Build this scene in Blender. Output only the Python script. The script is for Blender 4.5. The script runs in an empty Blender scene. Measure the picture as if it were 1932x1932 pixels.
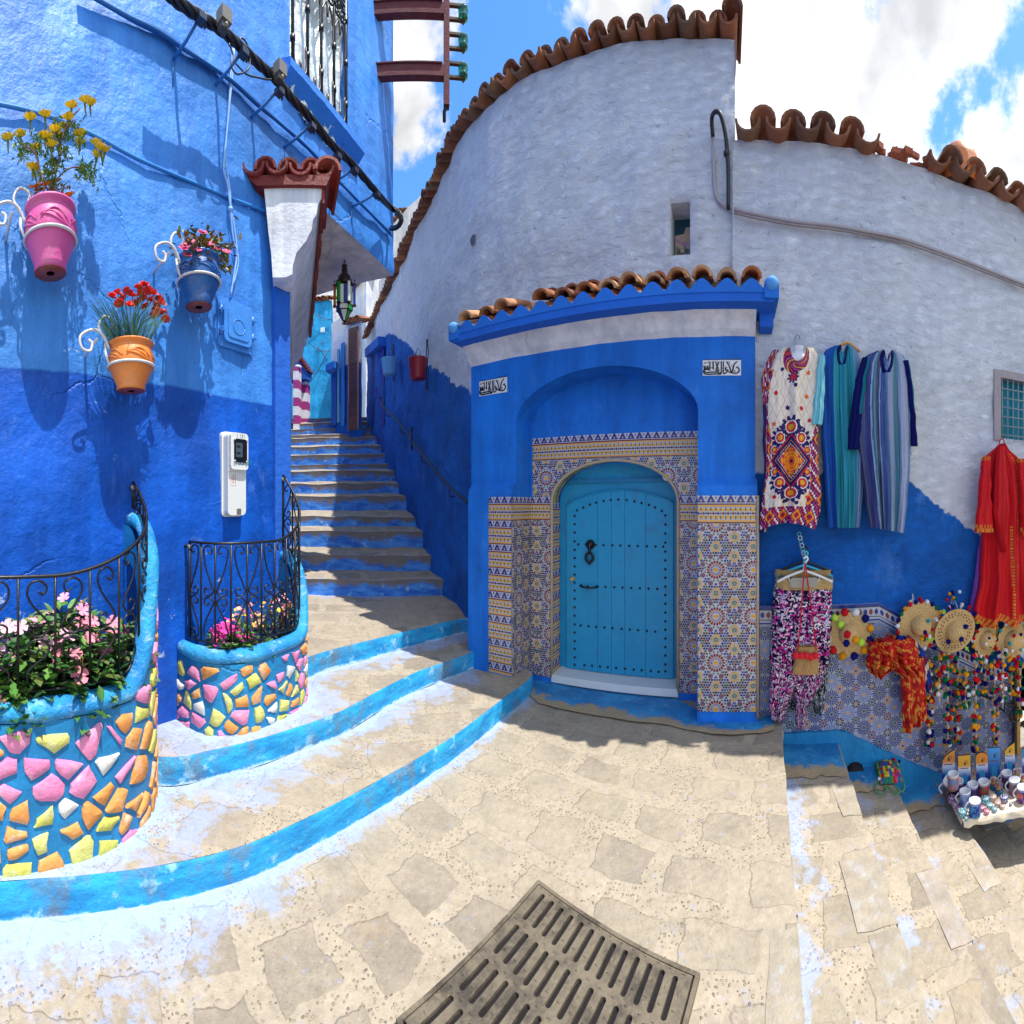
import bpy, math, random
from math import sin, cos, tan, pi, radians, sqrt, atan2, hypot
from mathutils import Vector, Matrix, noise
from mathutils.geometry import tessellate_polygon
V = Vector
S = bpy.context.scene
COL = S.collection
random.seed(7)

# ---------------------------------------------------------------- camera, sky, sun, exposure
EYE = 1.6
F, CX, CY = 803.7, 966.0, 953.0            # cylinder radius, principal point (picture 1932 wide)
cam = bpy.data.cameras.new('camera'); cam.type = 'PANO'
cam.panorama_type = 'CENTRAL_CYLINDRICAL'
cam.central_cylindrical_range_u_min = -CX / F; cam.central_cylindrical_range_u_max = (1932 - CX) / F
cam.central_cylindrical_range_v_min = -(1932 - CY) / F; cam.central_cylindrical_range_v_max = CY / F
cam.central_cylindrical_radius = 1.0
cam.clip_start = 0.02; cam.clip_end = 2000
co = bpy.data.objects.new('camera', cam); COL.objects.link(co)
co.location = (0, 0, EYE); co.rotation_euler = (pi / 2, 0, 0); S.camera = co

SUN_AZ, SUN_EL = radians(110), radians(69)
sdir = V((sin(SUN_AZ) * cos(SUN_EL), cos(SUN_AZ) * cos(SUN_EL), sin(SUN_EL)))
sun = bpy.data.lights.new('sun', 'SUN'); sun.energy = 2.7; sun.angle = radians(0.5); sun.color = (1, 0.96, 0.89)
so = bpy.data.objects.new('sun', sun); COL.objects.link(so)
so.rotation_euler = sdir.to_track_quat('Z', 'Y').to_euler(); so.location = sdir * 30

W = bpy.data.worlds.new('World'); S.world = W; W.use_nodes = True
nt = W.node_tree; nt.nodes.clear()
def wn(t, **k):
    n = nt.nodes.new(t)
    for a, b in k.items():
        if a.startswith('i_'): n.inputs[int(a[2:])].default_value = b
        else: setattr(n, a, b)
    return n
def wl(a, b): nt.links.new(a, b)
def wmath(op, a, b=None, c=None):
    n = wn('ShaderNodeMath', operation=op)
    for i, x in enumerate((a, b, c)):
        if x is None: continue
        if isinstance(x, (int, float)): n.inputs[i].default_value = x
        else: wl(x, n.inputs[i])
    return n.outputs[0]
sky = wn('ShaderNodeTexSky', sky_type='NISHITA', sun_disc=False)
sky.sun_elevation = SUN_EL; sky.sun_rotation = SUN_AZ; sky.air_density = 1.0; sky.dust_density = 0.2; sky.ozone_density = 2.5
tc = wn('ShaderNodeTexCoord')
def pdir(x, y):
    a = (x - CX) / F
    return V((sin(a), cos(a), (CY - y) / F)).normalized()
# banks of cumulus in view, then added unseen ones: direction, angular size, weight
clouds = [(1480, 200, .20, 1.0), (1590, 165, .20, 1.05), (1670, 225, .17, 1.0), (1420, 250, .15, .9), (1560, 270, .2, 1.0), (1780, 60, .12, .95), (1830, 0, .12, 1.0), (1860, 300, .16, 1.0), (1940, 280, .17, 1.0),
          (1190, 30, .15, .9), (1310, 0, .14, .9), (770, 60, .11, 1.0), (760, 180, .09, 1.0), (765, 260, .07, .9), (800, 330, .06, .5), (750, 300, .06, .8),
          (2300, 300, .5, 1.0), (2700, 100, .6, 1.0), (-500, 200, .5, 1.0), (3300, 300, .6, 1.0), (-1200, 100, .6, 1.0), (CX + F * radians(200), -150, .95, 1.3), (CX + F * radians(245), -300, .8, 1.3), (CX + F * radians(160), 0, .8, 1.3), (CX + F * radians(215), 400, .8, 1.2)]  # unseen banks, added beside and behind the viewer to brighten the shade
acc = None
for x, y, r, w in clouds:
    d = pdir(x, y)
    dt = wn('ShaderNodeVectorMath', operation='DISTANCE'); wl(tc.outputs['Generated'], dt.inputs[0]); dt.inputs[1].default_value = d
    g = wmath('MULTIPLY', wmath('MAXIMUM', wmath('SUBTRACT', 1.0, wmath('DIVIDE', dt.outputs['Value'], r * 1.25)), 0.0), w * 1.1)
    acc = g if acc is None else wmath('MAXIMUM', acc, g)
n1 = wn('ShaderNodeTexNoise'); n1.inputs['Scale'].default_value = 7.5; n1.inputs['Detail'].default_value = 9; n1.inputs['Roughness'].default_value = .62
wl(tc.outputs['Generated'], n1.inputs['Vector'])
n2 = wn('ShaderNodeTexNoise'); n2.inputs['Scale'].default_value = 5.0; n2.inputs['Detail'].default_value = 6
wl(tc.outputs['Generated'], n2.inputs['Vector'])
den = wmath('ADD', acc, wmath('MULTIPLY', wmath('SUBTRACT', n1.outputs['Fac'], .5), 2.5))
mr = wn('ShaderNodeMapRange', interpolation_type='SMOOTHSTEP'); mr.inputs['From Min'].default_value = .40; mr.inputs['From Max'].default_value = .80
wl(den, mr.inputs['Value'])
cr = wn('ShaderNodeMapRange'); cr.inputs['From Min'].default_value = .38; cr.inputs['From Max'].default_value = .62; cr.inputs['To Min'].default_value = .52; cr.inputs['To Max'].default_value = 1.0
wl(n2.outputs['Fac'], cr.inputs['Value'])
bg1 = wn('ShaderNodeBackground'); bg1.inputs['Strength'].default_value = 0.15; hs = wn('ShaderNodeHueSaturation'); hs.inputs['Saturation'].default_value = 1.25; wl(sky.outputs['Color'], hs.inputs['Color']); wl(hs.outputs['Color'], bg1.inputs['Color'])
bg2 = wn('ShaderNodeBackground'); bg2.inputs['Color'].default_value = (1, 1, 1, 1)
wl(wmath('MULTIPLY', cr.outputs['Result'], .68), bg2.inputs['Strength'])
mx = wn('ShaderNodeMixShader'); wl(wmath('MULTIPLY', mr.outputs['Result'], .95), mx.inputs['Fac']); wl(bg1.outputs[0], mx.inputs[1]); wl(bg2.outputs[0], mx.inputs[2])
wo = wn('ShaderNodeOutputWorld'); wl(mx.outputs[0], wo.inputs['Surface'])
S.view_settings.view_transform = 'Standard'; S.view_settings.look = 'None'; S.view_settings.gamma = 1.0
S.view_settings.exposure = 1.15
S.render.engine = 'CYCLES'
S.cycles.max_bounces = 8; S.cycles.diffuse_bounces = 4; S.cycles.transparent_max_bounces = 8
S.cycles.use_denoising = True; S.cycles.sample_clamp_indirect = 6

# ---------------------------------------------------------------- helpers
def hx(h):
    h = h.lstrip('#')
    r = []
    for i in (0, 2, 4):
        c = int(h[i:i + 2], 16) / 255
        r.append(c / 12.92 if c <= .04045 else ((c + .055) / 1.055) ** 2.4)
    return tuple(r)
def jit(c, a): 
    k = 1 + random.uniform(-a, a)
    return tuple(max(0, min(1, x * k)) for x in c)
def lerp(a, b, t): return tuple(x + (y - x) * t for x, y in zip(a, b))
def az(x): return (x - CX) / F
def tv(y): return (CY - y) / F
def G(x, y, z=0.0):                                  # where the ray of a pixel meets height z
    d = (EYE - z) / (-tv(y)); a = az(x)
    return V((d * sin(a), d * cos(a), z))
def R(x, y, d):
    a = az(x); return V((d * sin(a), d * cos(a), EYE + d * tv(y)))
class Plane:                                         # an upright plane: compass bearing of its normal and distance from the eye
    def __init__(s, a0, D): 
        s.a = radians(a0); s.D = D; s.n = V((sin(s.a), cos(s.a), 0)); s.u = V((cos(s.a), -sin(s.a), 0))
    def at(s, q, z, out=0): return s.n * (s.D - out) + s.u * q + V((0, 0, z))
    def s(s, x, out=0): return (s.D - out) * tan(az(x) - s.a)
    def z(s, x, y, out=0): return EYE + tv(y) * (s.D - out) / cos(az(x) - s.a)
    def P(s, x, y, out=0): return s.at(s.s(x, out), s.z(x, y, out), out)
PL = Plane(-77, 2.2)        # blue house front
PA = Plane(62, 1.6)         # white house, alley side
PM = Plane(30, 3.3)         # white house, square side
PP = Plane(29.5, 3.19)      # doorway front
PR = Plane(34, 3.24)        # wall with the clothes

class Many:                                          # a run of like parts: next() starts another
    def __init__(s): s.L = [MB()]
    def next(s): s.L.append(MB())
    def __getattr__(s, k): return getattr(s.L[-1], k)
    def build(s, name, mat, parent=None):
        for m in s.L:
            if m.v: m.build(name, mat, parent)
class MB:
    def __init__(s): s.v = []; s.f = []; s.c = []; s.sm = []; s.pa = {}
    def vert(s, p, pa=None):
        s.v.append(V(p))
        if pa is not None: s.pa[len(s.v) - 1] = pa
        return len(s.v) - 1
    def face(s, idx, col=(.8, .8, .8), sm=False): s.f.append(tuple(idx)); s.c.append(col); s.sm.append(sm)
    def poly(s, pts, col=(.8, .8, .8), sm=False): s.face([s.vert(p) for p in pts], col, sm)
    def box(s, o, a, b, c, col=(.8, .8, .8)):          # corner o and three edge vectors
        o, a, b, c = V(o), V(a), V(b), V(c)
        if a.cross(b).dot(c) < 0: a, b = b, a
        p = [o, o + a, o + a + b, o + b, o + c, o + a + c, o + a + b + c, o + b + c]
        i = [s.vert(x) for x in p]
        for q in ((0, 3, 2, 1), (4, 5, 6, 7), (0, 1, 5, 4), (1, 2, 6, 5), (2, 3, 7, 6), (3, 0, 4, 7)): s.face([i[k] for k in q], col)
    def cbox(s, c, sx, sy, sz, rz=0, col=(.8, .8, .8)):
        a = V((cos(rz), sin(rz), 0)) * sx; b = V((-sin(rz), cos(rz), 0)) * sy; z = V((0, 0, sz))
        s.box(V(c) - a / 2 - b / 2 - z / 2, a, b, z, col)
    def tube(s, pts, r, n=6, col=(.8, .8, .8), caps=True, flat=1.0):
        pts = [V(p) for p in pts]
        if len(pts) < 2: return
        rs = r if isinstance(r, (list, tuple)) else [r] * len(pts)
        T = [(pts[min(i + 1, len(pts) - 1)] - pts[max(i - 1, 0)]).normalized() for i in range(len(pts))]
        up = V((0, 0, 1)) if abs(T[0].z) < .9 else V((1, 0, 0))
        nx = T[0].cross(up).normalized()
        rings = []
        for p, t, rr in zip(pts, T, rs):
            nx = (nx - t * nx.dot(t))
            nx = nx.normalized() if nx.length > 1e-6 else t.orthogonal().normalized()
            ny = t.cross(nx)
            rings.append([s.vert(p + nx * (cos(2 * pi * k / n) * rr) + ny * (sin(2 * pi * k / n) * rr * flat)) for k in range(n)])
        for a, b in zip(rings, rings[1:]):
            for k in range(n): s.face((a[k], a[(k + 1) % n], b[(k + 1) % n], b[k]), col, n > 4)
        if caps: s.face(rings[0][::-1], col); s.face(rings[-1], col)
    def lathe(s, prof, o, n=20, col=(.8, .8, .8), M=None, a0=0, a1=2 * pi):
        o = V(o); full = abs(a1 - a0 - 2 * pi) < 1e-6; m = n if full else n + 1
        rings = []
        for r, z in prof:
            ring = []
            for k in range(m):
                a = a0 + (a1 - a0) * k / n
                p = V((r * cos(a), r * sin(a), z))
                if M is not None: p = M @ p
                ring.append(s.vert(o + p))
            rings.append(ring)
        for i, (a, b) in enumerate(zip(rings, rings[1:])):
            for k in range(n):
                c = col(i, k) if callable(col) else col
                s.face((a[k], a[(k + 1) % m], b[(k + 1) % m], b[k]), c, True)
    def ball(s, o, r, col=(.8, .8, .8), nu=8, nv=6, sc=(1, 1, 1), rough=0, M=None):
        o = V(o); rings = []
        for j in range(1, nv):
            th = pi * j / nv; ring = []
            for k in range(nu):
                a = 2 * pi * k / nu; rr = r * (1 + random.uniform(-rough, rough))
                p = V((rr * sin(th) * cos(a) * sc[0], rr * sin(th) * sin(a) * sc[1], rr * cos(th) * sc[2]))
                ring.append(s.vert(o + (M @ p if M is not None else p)))
            rings.append(ring)
        t = V((0, 0, r * sc[2])); t = M @ t if M is not None else t
        A = s.vert(o + t); B = s.vert(o - t)
        for k in range(nu):
            s.face((A, rings[0][k], rings[0][(k + 1) % nu]), col, True); s.face((B, rings[-1][(k + 1) % nu], rings[-1][k]), col, True)
        for a, b in zip(rings, rings[1:]):
            for k in range(nu): s.face((a[k], b[k], b[(k + 1) % nu], a[(k + 1) % nu]), col, True)
    def grid(s, fn, nu, nv, col, sm=True, closed=False):
        ids = [[s.vert(fn(i / nu, j / nv)) for i in range(nu + (0 if closed else 1))] for j in range(nv + 1)]
        w = nu if closed else nu + 1
        for j in range(nv):
            for i in range(nu):
                q = (ids[j][i], ids[j][(i + 1) % w], ids[j + 1][(i + 1) % w], ids[j + 1][i])
                c = col((i + .5) / nu, (j + .5) / nv) if callable(col) else col
                s.face(q, c, sm)
        return ids
    def prism(s, fr, pts, o0, o1, col, side=None, holes=()):        # outline in (s,z) on a frame, front at out=o1, back at o0
        side = side or col
        flat = [pts] + list(holes)
        tri = tessellate_polygon([[V((a, b, 0)) for a, b in q] for q in flat])
        allp = [p for q in flat for p in q]
        fi = [s.vert(fr(a, b, o1)) for a, b in allp]
        for t in tri: s.face([fi[k] for k in t], col)
        if o0 is not None:
            bi = [s.vert(fr(a, b, o0)) for a, b in allp]; k0 = 0
            for q in flat:
                n = len(q)
                for k in range(n): a, b = k0 + k, k0 + (k + 1) % n; s.face((fi[a], fi[b], bi[b], bi[a]), side)
                k0 += n
    def build(s, name, mat, parent=None, org=None):
        me = bpy.data.meshes.new(name)
        if org is None: org = ORI.get(parent.name, V((0, 0, 0))) if parent is not None else V((0, 0, 0))
        me.from_pydata([tuple(p - org) for p in s.v], [], s.f)
        ca = me.color_attributes.new('Col', 'FLOAT_COLOR', 'CORNER')
        buf = []
        for f, c in zip(s.f, s.c):
            if c and isinstance(c[0], (tuple, list)):
                for x in c: buf += [x[0], x[1], x[2], 1]
            else: buf += [c[0], c[1], c[2], 1] * len(f)
        ca.data.foreach_set('color', buf)
        me.polygons.foreach_set('use_smooth', s.sm)
        if s.pa:
            at = me.attributes.new('paint', 'FLOAT', 'POINT')
            at.data.foreach_set('value', [s.pa.get(i, 0.0) for i in range(len(s.v))])
        me.update()
        for m in (mat if isinstance(mat, (list, tuple)) else [mat]): me.materials.append(m)
        o = bpy.data.objects.new(name, me); COL.objects.link(o)
        if parent is not None: o.parent = parent; ORI[o.name] = org
        else: o.location = org; ORI[o.name] = V(org)
        return o
ORI = {}
def tag(o, label, cat, group=None):
    o['label'] = label; o['category'] = cat
    if group: o['group'] = group
    return o
def thing(name, label, cat, loc, group=None):
    o = bpy.data.objects.new(name, None); COL.objects.link(o); o.location = loc; o.empty_display_size = .1; ORI[o.name] = V(loc)
    return tag(o, label, cat, group)
def base_of(mb):
    lo = [min(p[i] for p in mb.v) for i in range(3)]; hi = [max(p[i] for p in mb.v) for i in range(3)]
    return V(((lo[0] + hi[0]) / 2, (lo[1] + hi[1]) / 2, lo[2]))
def solo(mb, name, mat, label, cat, group=None): return tag(mb.build(name, mat, None, base_of(mb)), label, cat, group)
def struct(mb, name, mat): 
    o = mb.build(name, mat); o['kind'] = 'structure'; return o
def text_mesh(txt, size, fr, s0, z0, out, col, mb, shear=0, depth=None, rot=0):   # flat lettering on a frame
    cu = bpy.data.curves.new('lettering', 'FONT'); cu.body = txt; cu.size = size; cu.resolution_u = 2; cu.shear = shear
    ob = bpy.data.objects.new('lettering', cu); COL.objects.link(ob)
    bpy.context.view_layer.update()
    me = bpy.data.meshes.new_from_object(ob.evaluated_get(bpy.context.evaluated_depsgraph_get()))
    ids = [mb.vert(fr(s0 + v.co.x * cos(rot) - v.co.y * sin(rot), z0 + v.co.x * sin(rot) + v.co.y * cos(rot), out)) for v in me.vertices]
    for p in me.polygons: mb.face([ids[i] for i in p.vertices], col)
    bpy.data.objects.remove(ob); bpy.data.meshes.remove(me); bpy.data.curves.remove(cu)
def stroke(mb, fr, pts, w, out, col):                # flat brush line on a frame, w may be a list
    ws = w if isinstance(w, (list, tuple)) else [w] * len(pts); L = []; Rr = []
    for i, p in enumerate(pts):
        a = pts[max(i - 1, 0)]; b = pts[min(i + 1, len(pts) - 1)]
        t = V((b[0] - a[0], b[1] - a[1])); t = t.normalized() if t.length > 0 else V((1, 0))
        L.append((p[0] - t.y * ws[i] / 2, p[1] + t.x * ws[i] / 2)); Rr.append((p[0] + t.y * ws[i] / 2, p[1] - t.x * ws[i] / 2))
    for i in range(len(pts) - 1): mb.poly([fr(*L[i], out), fr(*Rr[i], out), fr(*Rr[i + 1], out), fr(*L[i + 1], out)], col)
def smooth(pts, n=6):                                # Catmull-Rom through the points
    P = [V(p) for p in pts]; P = [P[0] * 2 - P[1]] + P + [P[-1] * 2 - P[-2]]; o = []
    for i in range(1, len(P) - 2):
        a, b, c, d = P[i - 1:i + 3]
        for k in range(n):
            t = k / n
            o.append(.5 * ((2 * b) + (c - a) * t + (2 * a - 5 * b + 4 * c - d) * t * t + (3 * b - a - 3 * c + d) * t ** 3))
    o.append(P[-2]); return o
def resample(pts, n):
    P = [V(p) for p in pts]; L = [0]
    for a, b in zip(P, P[1:]): L.append(L[-1] + (b - a).length)
    o = []; j = 0
    for k in range(n):
        t = L[-1] * k / (n - 1)
        while j < len(L) - 2 and L[j + 1] < t: j += 1
        o.append(P[j].lerp(P[j + 1], (t - L[j]) / max(L[j + 1] - L[j], 1e-9)))
    return o
def clip(poly, a, b, c):                             # keep the part with a*x+b*y<=c
    o = []
    for i, p in enumerate(poly):
        q = poly[(i + 1) % len(poly)]; d1 = a * p[0] + b * p[1] - c; d2 = a * q[0] + b * q[1] - c
        if d1 <= 0: o.append(p)
        if d1 * d2 < 0: t = d1 / (d1 - d2); o.append((p[0] + (q[0] - p[0]) * t, p[1] + (q[1] - p[1]) * t))
    return o

# ---------------------------------------------------------------- materials
def new_mat(name):
    m = bpy.data.materials.new(name); m.use_nodes = True; t = m.node_tree
    return m, t, t.nodes['Principled BSDF']
class NT:                                            # small node-graph writer
    def __init__(s, t): s.t = t
    def n(s, ty, **k):
        n = s.t.nodes.new(ty)
        for a, b in k.items():
            if hasattr(n, a): setattr(n, a, b)
        return n
    def put(s, sock, v):
        if isinstance(v, bpy.types.NodeSocket): s.t.links.new(v, sock)
        elif isinstance(v, (tuple, list)) and len(v) == 3 and sock.type == 'RGBA': sock.default_value = (*v, 1)
        else: sock.default_value = v
    def m(s, op, a, b=0.0, c=0.0, cl=False):
        n = s.n('ShaderNodeMath', operation=op, use_clamp=cl)
        for i, x in enumerate((a, b, c)): s.put(n.inputs[i], x)
        return n.outputs[0]
    def noise(s, sc, det=4, ro=.55, vec=None, dist=0.0, out='Fac'):
        n = s.n('ShaderNodeTexNoise'); s.put(n.inputs['Scale'], sc); s.put(n.inputs['Detail'], det); s.put(n.inputs['Roughness'], ro); s.put(n.inputs['Distortion'], dist)
        if vec is not None: s.put(n.inputs['Vector'], vec)
        return n.outputs[out]
    def vor(s, sc, vec=None, feat='F1', out='Distance', rnd=1.0):
        n = s.n('ShaderNodeTexVoronoi', feature=feat); s.put(n.inputs['Scale'], sc); s.put(n.inputs['Randomness'], rnd)
        if vec is not None: s.put(n.inputs['Vector'], vec)
        return n.outputs[out]
    def mix(s, f, a, b, bt='MIX'):
        n = s.n('ShaderNodeMix', data_type='RGBA', blend_type=bt); s.put(n.inputs[0], f); s.put(n.inputs[6], a); s.put(n.inputs[7], b); return n.outputs[2]
    def step(s, v, a, b, lo=0.0, hi=1.0):
        n = s.n('ShaderNodeMapRange', interpolation_type='SMOOTHSTEP')
        for i, x in enumerate((v, a, b, lo, hi)): s.put(n.inputs[i], x)
        return n.outputs[0]
    def pos(s): return s.n('ShaderNodeNewGeometry').outputs['Position']
    def attr(s, nm, out='Fac'): return s.n('ShaderNodeAttribute', attribute_name=nm).outputs[out]
    def map(s, vec, sc=(1, 1, 1), rot=(0, 0, 0)):
        n = s.n('ShaderNodeMapping'); s.put(n.inputs[0], vec); n.inputs['Scale'].default_value = sc; n.inputs['Rotation'].default_value = rot; return n.outputs[0]
    def bump(s, h, dist=.01, st=1.0, nrm=None):
        n = s.n('ShaderNodeBump'); s.put(n.inputs['Height'], h); n.inputs['Distance'].default_value = dist; n.inputs['Strength'].default_value = st
        if nrm is not None: s.put(n.inputs['Normal'], nrm)
        return n.outputs[0]
def vc(name, rough=.6, bump=None, var=(20, .25), metal=0, coat=0, sheen=0, trans=0, spec=.5, sss=0, grime=None):
    """surface that takes the colour written on the mesh, with its own grain"""
    m, t, b = new_mat(name); g = NT(t); c = g.attr('Col', 'Color'); p = g.n('ShaderNodeTexCoord').outputs['Object']
    if var:
        c = g.mix(1.0, c, g.mix(g.noise(var[0], 5, .6, p), (1 - var[1],) * 3, (1 + var[1] * .6,) * 3), 'MULTIPLY')
    if grime: c = g.mix(g.m('MULTIPLY', g.step(g.noise(grime[0], 6, .65, p), .5, .72), grime[2]), c, grime[1])
    g.put(b.inputs['Base Color'], c); b.inputs['Roughness'].default_value = rough; b.inputs['Metallic'].default_value = metal
    b.inputs['Coat Weight'].default_value = coat; b.inputs['Sheen Weight'].default_value = sheen; b.inputs['Specular IOR Level'].default_value = spec
    if trans: b.inputs['Transmission Weight'].default_value = trans
    if bump: g.put(b.inputs['Normal'], g.bump(g.noise(bump[0], 6, .65, p), bump[1], 1.0))
    return m
M_paintmetal = vc('painted iron', .38, (60, .002), (15, .3), .0, .1)
M_iron = vc('black iron', .35, (90, .001), (20, .2), .2)
M_clay = vc('glazed clay', .46, (30, .004), (7, .2), coat=.04, grime=(11, (.35, .28, .24), .3))
M_tile = vc('roof tile', .85, (45, .008), (16, .5), grime=(9, hx('#5a4a3c'), .65))
M_redtile = vc('red painted tile', .6, (40, .008), (14, .35), grime=(20, hx('#3a1512'), .5))
M_glaze = vc('glazed ceramic', .22, (9, .002), (4, .12), spec=.45)
M_leaf = vc('leaf', .5, None, (8, .35), spec=.4)
M_petal = vc('petal', .6, None, (30, .15))
M_cloth = vc('cloth', .9, (220, .0015), (40, .2), spec=.12)
M_silk = vc('satin cloth', .6, (120, .001), (30, .15), spec=.2)
M_wool = vc('wool', .95, (300, .004), (90, .35), spec=.1)
M_straw = vc('woven straw', .75, (160, .004), (120, .35), spec=.25)
M_plastic = vc('plastic', .42, (40, .0008), (3, .06))
M_wood = vc('stained wood', .5, (25, .002), (18, .3))
M_soil = vc('soil', .95, (60, .02), (25, .5))
M_stone = vc('painted stone', .8, (22, .014), (7, .22), grime=(13, (.74, .71, .70), .5))
M_glass = vc('coloured glass', .05, None, None, trans=.75)
M_beads = vc('beads', .2, None, (60, .3), coat=.4)
M_print = vc('printed gloss', .35, None, None, spec=.35)
M_paint_plain = vc('limewash', .85, (14, .012), (5, .22))

def wall_mat(name, low, high, lump=.5, lump_sc=5.0, edge=.08, dirt=(.3, .2, .15), dirt_amt=.25, rough=.62, pock=0.0, crack=.22, peel=.4, streak=1.0, dark=.76, flake=0.0):
    m, t, b = new_mat(name); g = NT(t); p = g.pos()
    pa = g.attr('paint'); wob = g.m('MULTIPLY', g.m('SUBTRACT', g.noise(7, 5, .6, p), .5), edge * 2)
    f = g.step(g.m('ADD', pa, wob), -.012, .012)
    a = g.mix(g.step(g.noise(1.6, 5, .6, p), .3, .7), tuple(x * .60 for x in low), low)
    a = g.mix(g.m('MULTIPLY', g.step(g.noise(3.1, 6, .7, g.map(p, (1, 1, .5))), .58, .7), .35), a, lerp(low, (.35, .6, .95), .35))
    h = g.mix(g.step(g.noise(1.1, 5, .6, p), .3, .72), tuple(x * dark for x in high), high)
    h = g.mix(g.m('MULTIPLY', g.step(g.noise(2.3, 6, .65, p), .55, .75), .4), h, tuple(min(1, x * 1.18 + .02) for x in high))
    c = g.mix(f, a, h)
    stk = g.noise(2.2, 6, .68, g.map(p, (3.2, 3.2, .30)))
    c = g.mix(1.0, c, g.mix(g.step(stk, .36, .66), tuple(1 - (1 - x) * streak for x in (.80, .82, .86)), tuple(1 + (x - 1) * streak for x in (1.10, 1.08, 1.05))), 'MULTIPLY')
    chip = g.m('MULTIPLY', g.step(g.noise(4.2, 8, .75, g.map(p, (1, 1, 1.4))), .66, .69), g.step(g.noise(1.1, 2, .5, p), .46, .56)); c = g.mix(g.m('MULTIPLY', chip, peel), c, (.52, .66, .86))
    c = g.mix(g.m('MULTIPLY', g.step(g.noise(11, 7, .72, p), .63, .75), dirt_amt), c, dirt)
    if flake:
        sx = g.n('ShaderNodeSeparateXYZ'); g.put(sx.inputs[0], p)
        fl_ = g.m('MULTIPLY', g.step(g.noise(5.5, 9, .76, p), .585, .615), g.m('MULTIPLY', g.step(sx.outputs[2], .9, 1.5, 1.0, 0.0), g.step(g.noise(1.6, 3, .5, p), .50, .60)))
        c = g.mix(g.m('MULTIPLY', fl_, .85), c, (.62, .72, .86))
    g.put(b.inputs['Base Color'], c); b.inputs['Roughness'].default_value = rough; b.inputs['Specular IOR Level'].default_value = .35
    big = g.noise(lump_sc, 5, .55, p); fine = g.noise(38, 6, .7, p); mid = g.noise(15, 4, .6, p)
    ht = g.m('ADD', g.m('MULTIPLY', big, lump), g.m('ADD', g.m('MULTIPLY', fine, .10), g.m('MULTIPLY', mid, .22)))
    cr = g.vor(1.5, g.mix(.12, p, g.noise(5, 4, .6, p, out='Color')), 'DISTANCE_TO_EDGE')
    cm = g.m('MULTIPLY', g.step(cr, 0.0, .012, 1.0, 0.0), g.step(g.noise(1.3, 2, .5, p), .52, .62))
    ht = g.m('SUBTRACT', ht, g.m('MULTIPLY', cm, crack))
    if pock:
        q = g.map(p, (1, 1, 1.7)); ht = g.m('ADD', ht, g.m('MULTIPLY', g.noise(9, 8, .72, q, .6), pock * 2.2))
        ht = g.m('SUBTRACT', ht, g.m('MULTIPLY', g.step(g.noise(17, 5, .6, q), .66, .74), pock * .8))
    g.put(b.inputs['Normal'], g.bump(ht, .035, 1.0))
    return m
BL_LOW = (.004, .115, .64); BL_HIGH = (.055, .275, .80)
M_bluewall = wall_mat('blue limewash wall', BL_LOW, BL_HIGH, .6, 4.5, .02, (.25, .55, .95), .25, .5, crack=.16, peel=.75, flake=1.0)
M_whitewall = wall_mat('white and blue limewash wall', (.006, .17, .72), (.84, .88, .99), .9, 6.0, .10, (.62, .60, .70), .15, .8, .9, .06, .2, .3, .9)
M_portal = wall_mat('blue limewash doorway', (.008, .20, .80), (.008, .20, .80), .3, 4, .02, (.1, .38, .85), .3, .65, .08, .05)
M_white = wall_mat('white limewash', (.86, .87, .93), (.86, .87, .93), .3, 5, .02, (.6, .58, .6), .2, .8)
M_turq = wall_mat('turquoise limewash', (.01, .36, .78), (.01, .36, .78), .6, 5, .02, (.1, .55, .9), .3, .7)
M_cyan = wall_mat('bright blue limewash', (.015, .27, .60), (.015, .27, .60), .35, 6, .02, (.3, .7, .95), .4, .5)

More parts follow.
